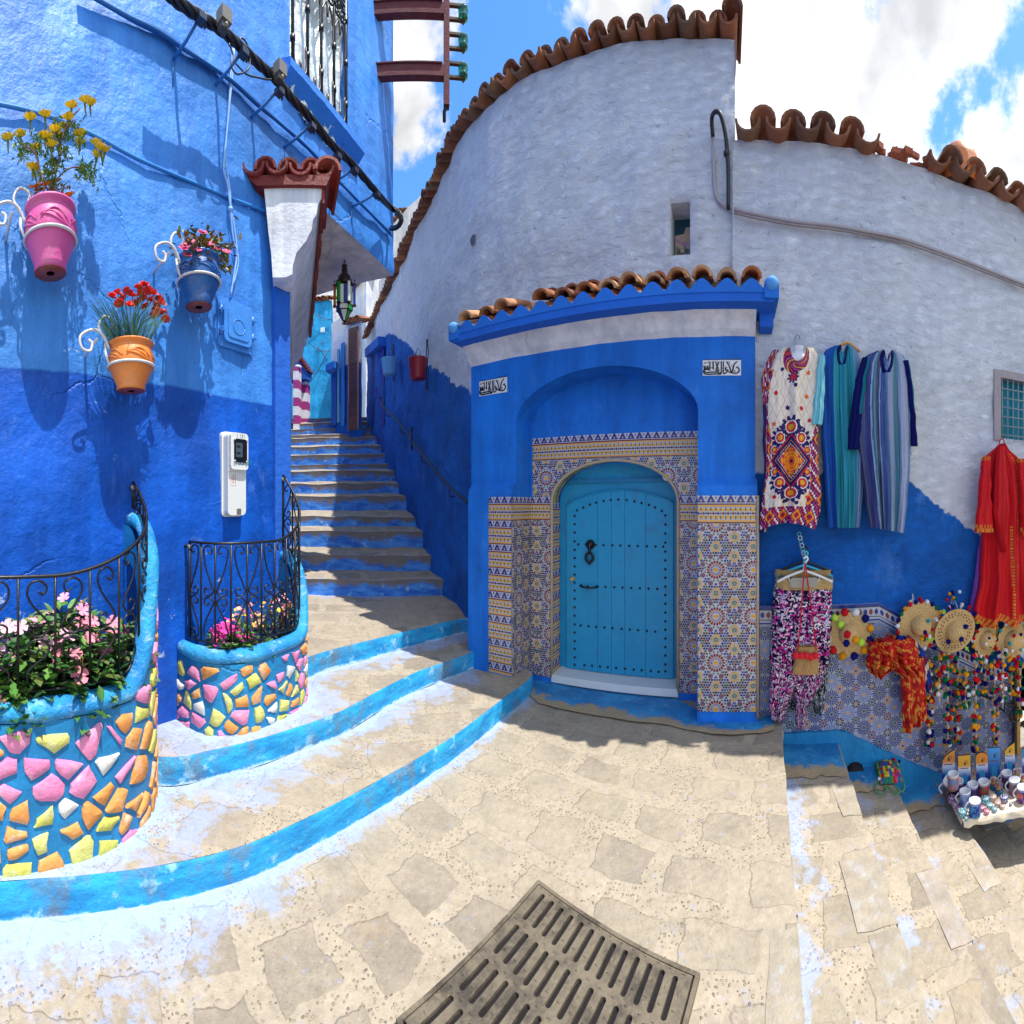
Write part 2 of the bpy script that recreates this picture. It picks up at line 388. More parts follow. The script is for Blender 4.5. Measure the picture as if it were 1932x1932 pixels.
def paving(name, rot, cell=(.34, .28), tint=1.0):
    m, t, b = new_mat(name); g = NT(t); p = g.pos(); q = g.map(p, (1, 1, 1), (0, 0, rot))
    wob = g.n('ShaderNodeVectorMath', operation='SUBTRACT'); g.put(wob.inputs[0], g.noise(2.6, 4, .6, p, out='Color')); wob.inputs[1].default_value = (.5, .5, .5)
    ws = g.n('ShaderNodeVectorMath', operation='SCALE'); g.put(ws.inputs[0], wob.outputs[0]); ws.inputs['Scale'].default_value = .22
    qa = g.n('ShaderNodeVectorMath', operation='ADD'); g.put(qa.inputs[0], q); g.put(qa.inputs[1], ws.outputs[0])
    br = g.n('ShaderNodeTexBrick'); br.offset = .37; br.squash = 1.0
    g.put(br.inputs['Vector'], qa.outputs[0]); br.inputs['Scale'].default_value = 1.0; br.inputs['Brick Width'].default_value = cell[0]; br.inputs['Row Height'].default_value = cell[1]
    br.inputs['Mortar Size'].default_value = .052; br.inputs['Mortar Smooth'].default_value = .2; br.inputs['Bias'].default_value = -.15
    br.inputs['Color1'].default_value = (*hx('#93897a'), 1); br.inputs['Color2'].default_value = (*hx('#aa9f8c'), 1); br.inputs['Mortar'].default_value = (*hx('#aea28f'), 1)
    n1 = g.noise(5, 7, .65, p); n2 = g.noise(28, 6, .7, p)
    fade = g.step(g.noise(1.4, 4, .6, p), .38, .62)
    c = g.mix(g.m('MULTIPLY', fade, .85), br.outputs['Color'], hx('#aca08d'))
    c = g.mix(g.m('MULTIPLY', g.step(g.noise(2.1, 6, .7, p), .56, .70), .5), c, hx('#867e70'))
    c = g.mix(g.m('MULTIPLY', g.step(g.noise(1.7, 6, .7, q), .58, .72), .45), c, hx('#a58e70'))
    c = g.mix(1.0, c, g.mix(n1, (.70,) * 3, (1.26, 1.24, 1.2)), 'MULTIPLY')
    c = g.mix(1.0, c, g.mix(n2, (.62,) * 3, (1.34,) * 3), 'MULTIPLY')
    fk = g.m('MULTIPLY', g.step(g.noise(21, 8, .75, p), .57, .66), g.step(g.noise(2.4, 4, .6, p), .46, .6))
    c = g.mix(g.m('MULTIPLY', fk, .5), c, hx('#93a6cc'))
    fw = g.m('MULTIPLY', g.step(g.noise(34, 8, .75, g.map(p, (1, 1, 1), (0, 0, 1))), .58, .68), .4); c = g.mix(fw, c, hx('#c9c0b0'))
    # pebbles set in the mortar
    pv = g.mix(.02, p, g.noise(30, 2, .5, p, out='Color'))
    pd = g.vor(66, pv); pc = g.vor(66, pv, 'F1', 'Color')
    pm = g.m('MULTIPLY', g.step(pd, .26, .34, 1.0, 0.0), g.m('MULTIPLY', g.step(g.noise(2.6, 4, .6, p), .42, .52), g.step(br.outputs['Fac'], .2, .7, .18, 1.0)))
    sepc = g.n('ShaderNodeSeparateColor'); g.put(sepc.inputs[0], pc)
    pm = g.m('MULTIPLY', pm, g.step(sepc.outputs[0], .35, .45))
    peb = g.mix(sepc.outputs[1], hx('#655a4e'), hx('#bba98c')); c = g.mix(g.m('MULTIPLY', pm, .7), c, peb)
    jl = g.m('MULTIPLY', g.step(br.outputs['Fac'], .05, .3), g.step(br.outputs['Fac'], .5, .9, 1.0, 0.0)); c = g.mix(g.m('MULTIPLY', jl, .30), c, hx('#6f6553'))
    # splashes of limewash creeping in from the painted edges
    pa = g.attr('paint'); sp = g.noise(16, 9, .74, p); sp2 = g.noise(4.5, 9, .74, p)
    bluem = g.step(g.m('ADD', g.m('SUBTRACT', .62, g.m('MULTIPLY', pa, .62)), g.m('MULTIPLY', g.m('SUBTRACT', sp2, .5), 2.0)), .28, .52)
    c = g.mix(g.m('MULTIPLY', bluem, .6), c, g.mix(sp, hx('#7f9fd8'), hx('#b9c6dd')))
    whm = g.step(g.m('ADD', g.m('SUBTRACT', .26, pa), g.m('MULTIPLY', g.m('SUBTRACT', sp, .5), 1.1)), .06, .2)
    c = g.mix(g.m('MULTIPLY', whm, .93), c, g.mix(sp2, (.29, .43, .58), (.46, .55, .62)))
    g.put(b.inputs['Base Color'], c); b.inputs['Roughness'].default_value = .82; b.inputs['Specular IOR Level'].default_value = .3
    slab = g.m('SUBTRACT', 1.0, br.outputs['Fac'])
    h = g.m('ADD', g.m('ADD', g.m('MULTIPLY', slab, .12), g.m('MULTIPLY', n2, .28)), g.m('MULTIPLY', n1, .35))
    h = g.m('ADD', h, g.m('MULTIPLY', pm, .25))
    g.put(b.inputs['Normal'], g.bump(h, .026, 1.0))
    return m
M_pave = paving('worn stone paving', radians(34))
M_pave2 = paving('worn stone step tread', radians(-20), (.42, .33))
def riser_mat(name, c1, c2, wear, amt, top=False):
    m, t, b = new_mat(name); g = NT(t); p = g.pos(); q = g.map(p, (1, 1, 3.5))
    c = g.mix(g.step(g.noise(4, 6, .65, q), .35, .65), c1, c2)
    c = g.mix(g.m('MULTIPLY', g.step(g.noise(9, 7, .7, p), .56, .68), .75), c, lerp(c2, (.6, .85, .95), .6))
    pa = g.attr('paint'); wn_ = g.noise(2.8, 7, .74, g.map(p, (1, 1, .5)))
    if top: wn_ = g.m('ADD', wn_, g.m('MULTIPLY', g.m('SUBTRACT', pa, .60), .62))
    c = g.mix(g.m('MULTIPLY', g.step(wn_, .50, .64), amt), c, g.mix(g.noise(12, 5, .7, p), tuple(x * .45 for x in wear), wear))
    c = g.mix(g.step(g.m('ADD', pa, g.m('MULTIPLY', g.m('SUBTRACT', g.noise(14, 6, .7, p), .5), .07)), .0, .018, .85, 0.0), c, (.62, .80, .93))
    g.put(b.inputs['Base Color'], c); b.inputs['Roughness'].default_value = .6
    g.put(b.inputs['Normal'], g.bump(g.m('ADD', g.noise(9, 6, .65, p), g.m('MULTIPLY', g.noise(35, 5, .7, p), .3)), .02))
    return m
M_riser = riser_mat('turquoise painted riser', (.003, .22, .52), (.02, .40, .74), hx('#8a7458'), .55)
M_riser2 = riser_mat('blue painted riser', (.006, .12, .55), (.07, .30, .80), hx('#8c7a60'), .9, True)

M_edge = vc('worn edge stone', .82, (24, .012), (9, .5), grime=(14, hx('#b9c4d4'), .4))
M_door = vc('painted door', .5, (26, .004), (6, .3), grime=(6, (.03, .16, .34), .55))
def floor_paint():
    m, t, b = new_mat('worn blue paint on stone'); g = NT(t); p = g.pos(); pa = g.attr('paint')
    f = g.step(g.m('ADD', pa, g.m('MULTIPLY', g.m('SUBTRACT', g.noise(6, 8, .72, p), .5), 1.5)), .18, .42)
    bl = g.mix(g.step(g.noise(3, 6, .7, p), .35, .65), (.006, .17, .46), (.03, .32, .66)); bl = g.mix(g.m('MULTIPLY', g.step(g.noise(13, 7, .72, p), .58, .68), .6), bl, (.35, .55, .72))
    sd = g.mix(g.noise(9, 7, .7, p), hx('#9a8868'), hx('#c2ac88')); g.put(b.inputs['Base Color'], g.mix(f, sd, bl)); b.inputs['Roughness'].default_value = .7
    g.put(b.inputs['Normal'], g.bump(g.noise(14, 7, .7, p), .02)); return m
M_floor = floor_paint()
# ---------------------------------------------------------------- ground and steps
def pdist(p, L):
    best = 9e9
    for a, b in zip(L, L[1:]):
        ax, ay = a[0], a[1]; dx, dy = b[0] - ax, b[1] - ay; l2 = dx * dx + dy * dy
        t = max(0, min(1, ((p[0] - ax) * dx + (p[1] - ay) * dy) / l2)) if l2 else 0
        d = hypot(p[0] - ax - dx * t, p[1] - ay - dy * t)
        if d < best: best = d
    return best
E1 = [V((-1.72, -.9, 0)), V((-1.66, .05, 0))] + [G(x, y, 0) for x, y in ((0, 1736), (150, 1724), (300, 1703), (467, 1658), (560, 1613), (644, 1568), (720, 1522), (800, 1472), (870, 1422), (940, 1363), (1003, 1309))] + [V((.12, 3.78, 0))]
E2 = [V((-2.3, .2, .15)), V((-2.05, 1.1, .15))] + [G(x, y, .15) for x, y in ((315, 1483), (400, 1468), (467, 1451), (560, 1420), (644, 1386), (720, 1340), (790, 1302), (860, 1275), (927, 1247))] + [V((-.1, 3.95, .15))]
E3 = [V((-2.4, 1.9, .3)), V((-1.9, 2.2, .3))] + [G(x, y, .3) for x, y in ((550, 1287), (600, 1271), (644, 1257), (744, 1229), (811, 1211), (870, 1196))] + [V((-.3, 4.25, .3))]
NS = 90
E1, E2, E3 = (resample(smooth([V((p.x, p.y, 0)) for p in e], 8), NS) for e in (E1, E2, E3))
STA = radians(-26.1); SD = V((.955, .296, 0))
RIS = [(4.98, .55, .733), (5.43, .778, .966), (5.88, 1.022, 1.241), (6.33, 1.289, 1.43), (6.78, 1.52, 1.742), (7.23, 1.80, 1.964), (7.68, 2.03, 2.21), (8.13, 2.28, 2.37),
       (8.5, 2.41, 2.60), (8.95, 2.67, 2.835), (9.4, 2.93, 3.085), (9.8, 3.16, 3.22), (10.2, 3.3, 3.43), (10.6, 3.51, 3.64), (11.0, 3.75, 3.84)]
def stline(d, t): return V((d * sin(STA), d * cos(STA), 0)) + SD * t
E4 = [stline(4.98, -1.6 + 4.6 * k / (NS - 1)) for k in range(NS)]
def wob(p, a=.012, sc=6): return a * noise.noise(V((p[0] * sc, p[1] * sc, p[2] * sc + 3)))
def loft_step(name, A, B, zb, zt, zback, mats, keep_riser=True, nv=14, pf=None):
    mb = MB(); tr = MB()
    top = []
    for j in range(nv + 1):
        row = []
        for i in range(NS):
            p = A[i].lerp(B[i], j / nv); p = V((p.x, p.y, zt + (zback - zt) * j / nv))
            p.z += wob(p, .012, 4) * (0 if j == 0 else 1)
            row.append(mb.vert(p, pf(p) if pf else min(9, pdist(p, B))))
        top.append(row)
    for j in range(nv):
        for i in range(NS - 1): mb.face((top[j][i], top[j][i + 1], top[j + 1][i + 1], top[j + 1][i]), sm=True)
    o = mb.build(name, mats[0]); o['kind'] = 'structure'
    rb = MB(); rows = []
    for h, ins in ((1.0, .0), (.93, -.008), (.5, -.004), (.0, .0)):
        row = []
        for i in range(NS):
            t = (A[min(i + 1, NS - 1)] - A[max(i - 1, 0)]).normalized(); nrm = V((t.y, -t.x, 0))
            z = zb + (zt - zb) * h; p = A[i] + nrm * (-ins + .006 * noise.noise(V((A[i].x * 7, A[i].y * 7, h * 4)))); p.z = z
            row.append(rb.vert(p, (zt - zb) * h))
        rows.append(row)
    for a, b in zip(rows, rows[1:]):
        for i in range(NS - 1): rb.face((a[i], b[i], b[i + 1], a[i + 1]), sm=True)
    rb.build('riser', mats[1], o)
    return o
def plan_pts(c, hw, dep): return [PL.u * (c + hw * abs(cos(t)) ** .72 * (1 if cos(t) > 0 else -1)) + PL.n * (PL.D - dep * sin(t) ** .72) for t in [pi * k / 30 for k in range(31)]]
Q1, Q2 = plan_pts(.44, .66, .56), plan_pts(1.84, .46, .40)
loft_step('step', E1, E2, -.01, .15, .15, (M_pave2, M_riser), pf=lambda p: min(pdist(p, E2) * 2.0 + .05, pdist(p, Q1) * 1.7))
loft_step('step', E2, E3, .15, .30, .30, (M_pave2, M_riser), pf=lambda p: min(pdist(p, E3) * 2.2 + .05, pdist(p, Q2) * 1.7))
loft_step('step', E3, E4, .30, .455, .55, (M_pave2, M_riser), pf=lambda p: pdist(p, E4) * 3 + .2)
SEGS = 40
mb = MB(); rb = MB()
for k, (d, zb, zt) in enumerate(RIS):
    dn, zn = (RIS[k + 1][0], RIS[k + 1][1]) if k + 1 < len(RIS) else (14.5, 4.0)
    rows = []
    for dd, zz, q in ((d, zt, 0), (d + (dn - d) * .5, zt + (zn - zt) * .5, 1), (dn + .02, zn, 2)):
        row = []
        for i in range(SEGS + 1):
            p = stline(dd, -1.6 + 4.6 * i / SEGS); p.z = zz; p.z += wob(p, .02, 3); p.y += wob(p, .03, 4) * (q < 2)
            row.append(mb.vert(p, .5 + .3 * q))
        rows.append(row)
    for a, b in zip(rows, rows[1:]):
        for i in range(SEGS): mb.face((a[i], a[i + 1], b[i + 1], b[i]), sm=True)
    lo = [rb.vert(V((mb.v[i].x, mb.v[i].y, zb - .03)), .3) for i in rows[0]]; md = [rb.vert(mb.v[i] + V((.0, .012, -.06)), .75) for i in rows[0]]; hi = [rb.vert(mb.v[i], 1) for i in rows[0]]
    for a, b in ((lo, md), (md, hi)):
        for i in range(SEGS): rb.face((a[i], a[i + 1], b[i + 1], b[i]), sm=True)
st = struct(mb, 'stairway', M_pave2); rb.build('riser', M_riser2, st)

# square: grid along the edge of the flight that goes down on the right
EV = V((sin(radians(34)), cos(radians(34)), 0)); EU = V((EV.y, -EV.x, 0))
UE = [.122, .562, .927, 1.357, 1.78, 2.2, 2.62, 3.04, 3.46, 3.9]
def uv(u, v, z=0): return EU * u + EV * v + V((0, 0, z))
mb = MB()
us = [-30, -12, -7, -5] + [-4 + .07 * i for i in range(59)]; us = [u for u in us if u < .09] + [.122]
vs = [-30, -12, -6, -4, -3, -2.4, -2] + [-1.6 + .07 * i for i in range(96)]
ids = []
for v in vs:
    row = []
    for u in us:
        p = uv(u, v); e = pdist(p, E1); a = math.degrees(atan2(p.x, p.y))
        k = 1 + 3.4 * max(0, min(1, (a + 46) / 40))
        if u > .1: p = p + EU * (.014 * noise.noise(V((v * 5, 1, 0))))
        else: p.z += .008 * noise.noise(V((p.x * 2.2, p.y * 2.2, 5)))
        row.append(mb.vert(p, min(9, e * k * 1.35 - (.02 if a < -50 else 0))))
    ids.append(row)
for j in range(len(vs) - 1):
    for i in range(len(us) - 1): mb.face((ids[j][i], ids[j][i + 1], ids[j + 1][i + 1], ids[j + 1][i]), sm=True)
struct(mb, 'plaza', M_pave)
mb = MB(); rb = MB()
vv = [-8, -4, -2.5, -1.5] + [-1 + .09 * i for i in range(50)]
for k in range(len(UE) - 1):
    z0, z1 = -.2 - .22 * k, -.22 * (k + 1); rows = []
    for j in range(6):
        t = j / 5; row = []
        for v in vv:
            u = UE[k] + (UE[k + 1] - UE[k]) * t + (.014 * noise.noise(V((v * 5, k + (1 if j else 0), 0))) if j in (0, 5) else 0)
            if j == 5: u = UE[k + 1] + .014 * noise.noise(V((v * 5, k + 2, 0)))
            if j == 0: u = UE[k] + .014 * noise.noise(V((v * 5, k + 1, 0)))
            p = uv(u, v, z0 + (z1 - z0) * t); p.z += wob(p, .012, 4) * (0 if j == 5 else 1)
            row.append(mb.vert(p, (.16 if k == 0 else .24) + (u - UE[k]) * 2.9))
        rows.append(row)
    for a, b in zip(rows, rows[1:]):
        for i in range(len(vv) - 1): mb.face((a[i], b[i], b[i + 1], a[i + 1]), sm=True)
    lo = [rb.vert(mb.v[i] + V((0, 0, -.02)), .1) for i in rows[0]]; hi = [rb.vert(V((mb.v[i].x, mb.v[i].y, -.22 * k)), .5) for i in rows[0]]
    for i in range(len(vv) - 1): rb.face((lo[i], lo[i + 1], hi[i + 1], hi[i]), sm=True)
es = MB()
for k in range(len(UE)):
    v = -3.0
    while v < 3.0:
        ln = random.uniform(.22, .46); w = random.uniform(.10, .20); zt = -.22 * k + random.uniform(-.001, .004); u1_ = UE[k] + .006 + .014 * noise.noise(V(((v + ln / 2) * 5, k + 1, 0)))
        g4 = [(u1_ - w, v + .008), (u1_, v + .006), (u1_, v + ln - .006), (u1_ - w + random.uniform(-.02, .02), v + ln - .008)]; q = []
        for (a, b), (a2, b2) in zip(g4, g4[1:] + g4[:1]):
            for t in (0, .33, .66): q.append((a + (a2 - a) * t + random.uniform(-.006, .006), b + (b2 - b) * t + random.uniform(-.006, .006)))
        if random.random() < .6: es.prism(lambda a, b, o: uv(a, b, o + (UE[k] - a) * .06 * (k > 0)), q, zt - .06, zt, jit(hx(random.choice(('#a4988a', '#ab9f8b', '#9c907e', '#aea28f'))), .08))
        v += ln
ds = struct(mb, 'descending_steps', M_pave)
es.build('edge_stones', M_edge, ds); rb.build('riser', M_pave, ds)
# strips of blue limewash where wall and treads meet
mb = MB()
for k in range(len(UE) - 1):
    pts = []; n = 12
    z = lambda t: -.2 - .22 * k + (-.02) * t + .010
    u0, u1 = UE[k] + .012, UE[k + 1] - .012
    for i in range(n): 
        t = i / n; t2 = (i + 1) / n
        a = 2.92 + .05 * noise.noise(V((k * 3 + t * 6, 1, 1))) - (.12 if k == 0 else 0); b = 2.92 + .05 * noise.noise(V((k * 3 + t2 * 6, 1, 1))) - (.12 if k == 0 else 0)
        ua, ub = u0 + (u1 - u0) * t, u0 + (u1 - u0) * t2
        mb.face([mb.vert(uv(ua, a, z(t)), 0), mb.vert(uv(ub, b, z(t2)), 0), mb.vert(uv(ub, 3.26, z(t2)), 1.2), mb.vert(uv(ua, 3.26, z(t)), 1.2)])
struct(mb, 'painted_floor', M_floor)
mb = MB()                                             # worn blue edge at the foot of the doorway
ou = [(-1.74, 3.30), (-1.5, 3.06), (-1.0, 3.06), (-.5, 3.04), (-.28, 2.98), (.0, 2.94), (.22, 2.96), (.30, 3.0)]; inn = [(-1.74, 3.5), (-1.5, 3.5), (-1.0, 3.5), (-.5, 3.5), (-.27, 3.3), (.0, 3.13), (.2, 3.13), (.34, 3.3)]
fq_ = lambda a: PP.n * a[1] + PP.u * a[0] + V((0, 0, .014))
ou = resample([fq_(a) for a in ou], 40); inn = resample([fq_(a) for a in inn], 40)
ou = [p + V((.03 * noise.noise(p * 6), .03 * noise.noise(p * 6 + V((5, 0, 0))), 0)) for p in ou]
ia = [mb.vert(p, .0) for p in ou]; ib = [mb.vert(p, 1.1) for p in inn]
for k in range(39): mb.face((ia[k], ia[k + 1], ib[k + 1], ib[k]))
struct(mb, 'painted_floor', M_floor)

# ---------------------------------------------------------------- walls on a fine grid
def wall_strip(mb, path, ztop, zbot, du=.06, dz=.06, holes=(), disp=0.0, dsc=3.0, paint=None, rev=None):
    """upright skin along a plan polyline; holes=(s0,s1,z0,z1); outward side is right of the walking direction when seen from above"""
    L = [0]
    for a, b in zip(path, path[1:]): L.append(L[-1] + (b - a).length)
    S_ = sorted(set([round(L[-1] * i / max(1, int(L[-1] / du)), 4) for i in range(int(L[-1] / du) + 1)] + [round(x, 4) for h in holes for x in h[:2] if 0 < x < L[-1]]))
    zm = max(ztop(s) for s in S_)
    Z = sorted(set([round(zbot + (zm - zbot) * i / max(1, int((zm - zbot) / dz)), 4) for i in range(int((zm - zbot) / dz) + 1)] + [round(x, 4) for h in holes for x in h[2:] if zbot < x < zm]))
    def at(s):
        j = 0
        while j < len(L) - 2 and L[j + 1] < s: j += 1
        t = (s - L[j]) / (L[j + 1] - L[j]); d = (path[j + 1] - path[j]).normalized()
        return path[j].lerp(path[j + 1], t), V((d.y, -d.x, 0))
    idx = {}
    def near(s, z): return any(h[0] - .001 <= s <= h[1] + .001 and h[2] - .001 <= z <= h[3] + .001 for h in holes)
    for i, s in enumerate(S_):
        p, n = at(s); zt = ztop(s)
        for j, z in enumerate(Z):
            zz = min(z, zt); q = V((p.x, p.y, zz))
            if disp:
                k = noise.fractal(q * dsc, .9, 2.1, 4) * disp + noise.noise(q * .9) * disp * 1.2
                q = q + n * (k if not near(s, z) else 0)
            idx[i, j] = mb.vert(q, paint(s, zz) if paint else 1.0)
    for i in range(len(S_) - 1):
        sm = (S_[i] + S_[i + 1]) / 2
        for j in range(len(Z) - 1):
            zc = (Z[j] + Z[j + 1]) / 2
            if any(h[0] < sm < h[1] and h[2] < zc < h[3] for h in holes): continue
            if Z[j] >= min(ztop(S_[i]), ztop(S_[i + 1])): continue
            mb.face((idx[i, j], idx[i + 1, j], idx[i + 1, j + 1], idx[i, j + 1]), sm=True)
    for h, dep in zip(holes, rev or ()):
        if not dep: continue
        p0, n0 = at(h[0]); p1, n1 = at(h[1])
        c = [V((p0.x, p0.y, h[2])), V((p1.x, p1.y, h[2])), V((p1.x, p1.y, h[3])), V((p0.x, p0.y, h[3]))]
        nn = (n0 + n1) / 2; bk = [x - nn * dep for x in c]
        for a in range(4):
            b = (a + 1) % 4
            pa = paint(h[0], c[a].z) if paint else 1
            mb.face([mb.vert(x, pa) for x in (c[a], c[b], bk[b], bk[a])])
    return at, L[-1]
def proj(path, p):
    L = 0; best = (9e9, 0)
    for a, b in zip(path, path[1:]):
        d = b - a; t = max(0, min(1, (p - a).dot(d) / d.length_squared)); q = a + d * t
        e = (V((p.x, p.y, 0)) - q).length
        if e < best[0]: best = (e, L + d.length * t)
        L += d.length
    return best[1]
def polyfn(pts):
    def f(x):
        if x <= pts[0][0]: return pts[0][1]
        for (a, b), (c, d) in zip(pts, pts[1:]):
            if x <= c: return b + (d - b) * (x - a) / (c - a)
        return pts[-1][1]
    return f

# ---- barrel tile eaves: frame(s) -> (point on the edge, outward normal, along)
TERRA = [hx(c) for c in ('#9a5f40', '#8f5338', '#b5754e', '#7a4a34', '#a0694a', '#846048')]
def half_tile(mb, o, ax, side, up, r0, r1, ln, thick, col, convex=True, n=7, a0=0.0):
    """one curved tile from o along ax"""
    rows = []
    for t, r in ((0, r0), (1, r1)):
        for rr in (r, r - thick):
            row = []
            for k in range(n + 1):
                a = pi * k / n
                row.append(mb.vert(o + ax * (ln * t) + side * (cos(a) * rr) + up * ((sin(a) * rr) * (1 if convex else -1))))
            rows.append(row)
    of, inf, ob, ib = rows
    for k in range(n):
        mb.face((of[k], of[k + 1], ob[k + 1], ob[k]), col, True); mb.face((inf[k], ib[k], ib[k + 1], inf[k + 1]), jit(col, .1), True)
        mb.face((of[k], inf[k], inf[k + 1], of[k + 1]), jit(tuple(x * .8 for x in col), .2)); mb.face((ob[k], ob[k + 1], ib[k + 1], ib[k]), col)
    for k in (0, n): mb.face((of[k], ob[k], ib[k], inf[k]), col)
def eave(mb, at, s0, s1, z, pitch=.2, out=.16, ln=.6, slope=.3, cols=TERRA, r=.085, skip=(), lip=.0, zr=.0, jitz=.012):
    n = max(1, int(round((s1 - s0) / pitch)))
    for i in range(n + 1):
        s = s0 + (s1 - s0) * i / n
        p, nn = at(s); ax = (-nn + V((0, 0, slope))).normalized(); sd = V((-nn.y, nn.x, 0)); up = sd.cross(ax).normalized()
        if up.z < 0: up = -up
        zz = (z(s) if callable(z) else z) + random.uniform(-jitz, jitz)
        o = V((p.x, p.y, zz + r * 1.05)) + nn * (out + random.uniform(-.02, .02))
        c = jit(random.choice(cols), .15); tw = sd * random.uniform(-.03, .03)
        half_tile(mb, o, (ax + tw).normalized(), sd, up, r, r * .86, ln, .017, c, False)
        if i < n and i not in skip:
            s2 = s + (s1 - s0) / n / 2; p2, nn2 = at(s2); zz = (z(s2) if callable(z) else z) + random.uniform(-jitz, jitz)
            ax = (-nn2 + V((0, 0, slope))).normalized(); sd = V((-nn2.y, nn2.x, 0)); up = sd.cross(ax).normalized()
            if up.z < 0: up = -up
            o = V((p2.x, p2.y, zz + r * 1.0)) + nn2 * (out - .03 + random.uniform(-.025, .02)); tw = sd * random.uniform(-.04, .04)
            half_tile(mb, o, (ax + tw).normalized(), sd, up, r * 1.02, r * .86, ln, .017, jit(random.choice(cols), .18), True)

# ---------------------------------------------------------------- blue house on the left
SC = PL.s(540); SE = PL.s(742); Cn = PL.at(SC, 0); En = PL.at(SE, 0)
BH = thing('blue_house', 'blue limewashed house whose upper floor juts over the alley', 'house', Cn)
SOF = 4.05; WH = (PL.s(547), PL.s(656), 4.92, 6.7)
zl = 2.32
mb = MB(); s_off = 3.2
path = [PL.at(-s_off, 0), PL.at(SE, 0)]
wall_strip(mb, path, lambda s: 8.6, -.05, .07, .07, [(SC + s_off, SE + s_off + 1, -1, SOF), (WH[0] + s_off, WH[1] + s_off, WH[2], WH[3])], .016, 2.6, lambda s, z: z - zl, [0, .16])
# side along the alley, end of the upper floor
Ws = V((12 * sin(radians(-29.7)), 12 * cos(radians(-29.7)), 0)); Wd = (Ws - Cn).normalized()
wall_strip(mb, [Cn, Ws], lambda s: SOF if s < 4 else 5.6, -.05, .1, .12, (), .02, 2.6, lambda s, z: z - zl if s < 1.2 else .4)
wall_strip(mb, [En, En + V((-2.6, .26, 0))], lambda s: 8.6, SOF, .15, .15, (), .012, 2.6, lambda s, z: 1)
mb.build('wall', M_bluewall, BH)
mb = MB(); q = [Cn + V((.01, .01, SOF)), En + V((0, 0, SOF)), En + V((-2.6, .26, SOF)), Cn + Wd * 2.1 + V((-.6, 0, SOF))]
mb.poly([x + V((0, 0, .001)) for x in q[::-1]]); mb.poly([x + V((0, 0, .06)) for x in q]); mb.build('soffit', M_white, BH)
mb = MB(); mb.poly([PL.at(-s_off, 8.6), En + V((0, 0, 8.6)), En + V((-2.6, .26, 8.6)), V((-6, 2, 8.6))]); mb.build('roof', M_paint_plain, BH)
# pilaster and sloped window sill
mb = MB(); fr = PL.at
a, b = PL.s(513), SC + .005
mb.box(fr(a, -.02, 0), PL.u * (b - a), -PL.n * .035, V((0, 0, 3.42)), (.01, .13, .62)); mb.box(fr(a + .01, 3.40, 0), PL.u * (b - a - .02), -PL.n * .06, V((0, 0, .12)), (.01, .13, .62))
mb.build('pilaster', M_paint_plain, BH)
mb = MB(); s0, s1 = WH[0] - .1, WH[1] + .13
for (o0, zz0, o1, zz1) in ((.0, 4.92, .10, 4.86), (.10, 4.86, .10, 4.80), (.10, 4.80, .0, 4.70)):
    mb.grid(lambda u, v: fr(s0 + (s1 - s0) * u, zz0 + (zz1 - zz0) * v + .008 * noise.noise(V((u * 9, v, 1))), o0 + (o1 - o0) * v), 20, 2, (.03, .22, .78), False)
for s in (s0, s1): mb.poly([fr(s, 4.92, 0), fr(s, 4.86, .1), fr(s, 4.80, .1), fr(s, 4.70, 0)], (.03, .22, .78))
mb.build('window_sill', M_paint_plain, BH)
# upper window: plastic sheeting behind a wrought grille
m, t, bs = new_mat('crumpled plastic'); g = NT(t); p = g.pos()
vv_ = g.vor(9, g.mix(.15, p, g.noise(6, 3, .6, p, out='Color')), 'F1')
g.put(bs.inputs['Base Color'], g.mix(g.noise(3, 5, .6, g.map(p, (1, 1, .3))), (.55, .62, .64), (.92, .95, .95))); bs.inputs['Roughness'].default_value = .22; bs.inputs['Specular IOR Level'].default_value = .8
g.put(bs.inputs['Normal'], g.bump(g.m('ADD', vv_, g.noise(14, 4, .6, p)), .014)); bs.inputs['Roughness'].default_value = .4; M_plast = m
mb = MB(); s0, s1, z0, z1 = WH
mb.grid(lambda u, v: fr(s0 + (s1 - s0) * u, z0 + (z1 - z0) * v, -.07 + .035 * noise.noise(V((u * 7, v * 3, 2))) + .02 * noise.noise(V((u * 22, v * 9, 2)))), 40, 60, (.8, .8, .8))
win = mb.build('window', M_plast, BH)
mb = Many()
for k, (x, y, r) in enumerate(((568, 178, .14), (583, 205, .12), (610, 222, .17), (627, 238, .12), (648, 250, .12))):
    a, z = PL.s(x, .05), PL.z(x, y, .05); mb.next()
    mb.grid(lambda u, v: fr(a + (u - .5) * r * 1.5, z + (.5 - v) * r * 1.1 - .05 * u, .02 + .06 * noise.noise(V((u * 3 + k, v * 3, k))) + .03 * noise.noise(V((u * 9 + k, v * 9, k)))), 8, 8, (.9, .9, .9))
mb.build('plastic_scrap', M_plast, win)
mb = MB(); BK = (.016, .014, .016)
def spiral(cx, cz, r, a0, turns, n=22, grow=.82):       # flat curl in (s,z)
    return [(cx + r * (1 - grow * t) * cos(a0 + turns * 2 * pi * t), cz + r * (1 - grow * t) * sin(a0 + turns * 2 * pi * t)) for t in [k / n for k in range(n + 1)]]
for k in range(5):
    a = s0 + .03 + (s1 - s0 - .06) * k / 4
    mb.tube([fr(a, z0 - .02 + .10 * (k % 2), .0), fr(a, z1, .0)], .013, 6, BK)
    for q in (.25, .62, 1.0): mb.tube([fr(a, z0 + q - .02, 0), fr(a, z0 + q + .02, 0)], .021, 6, BK)
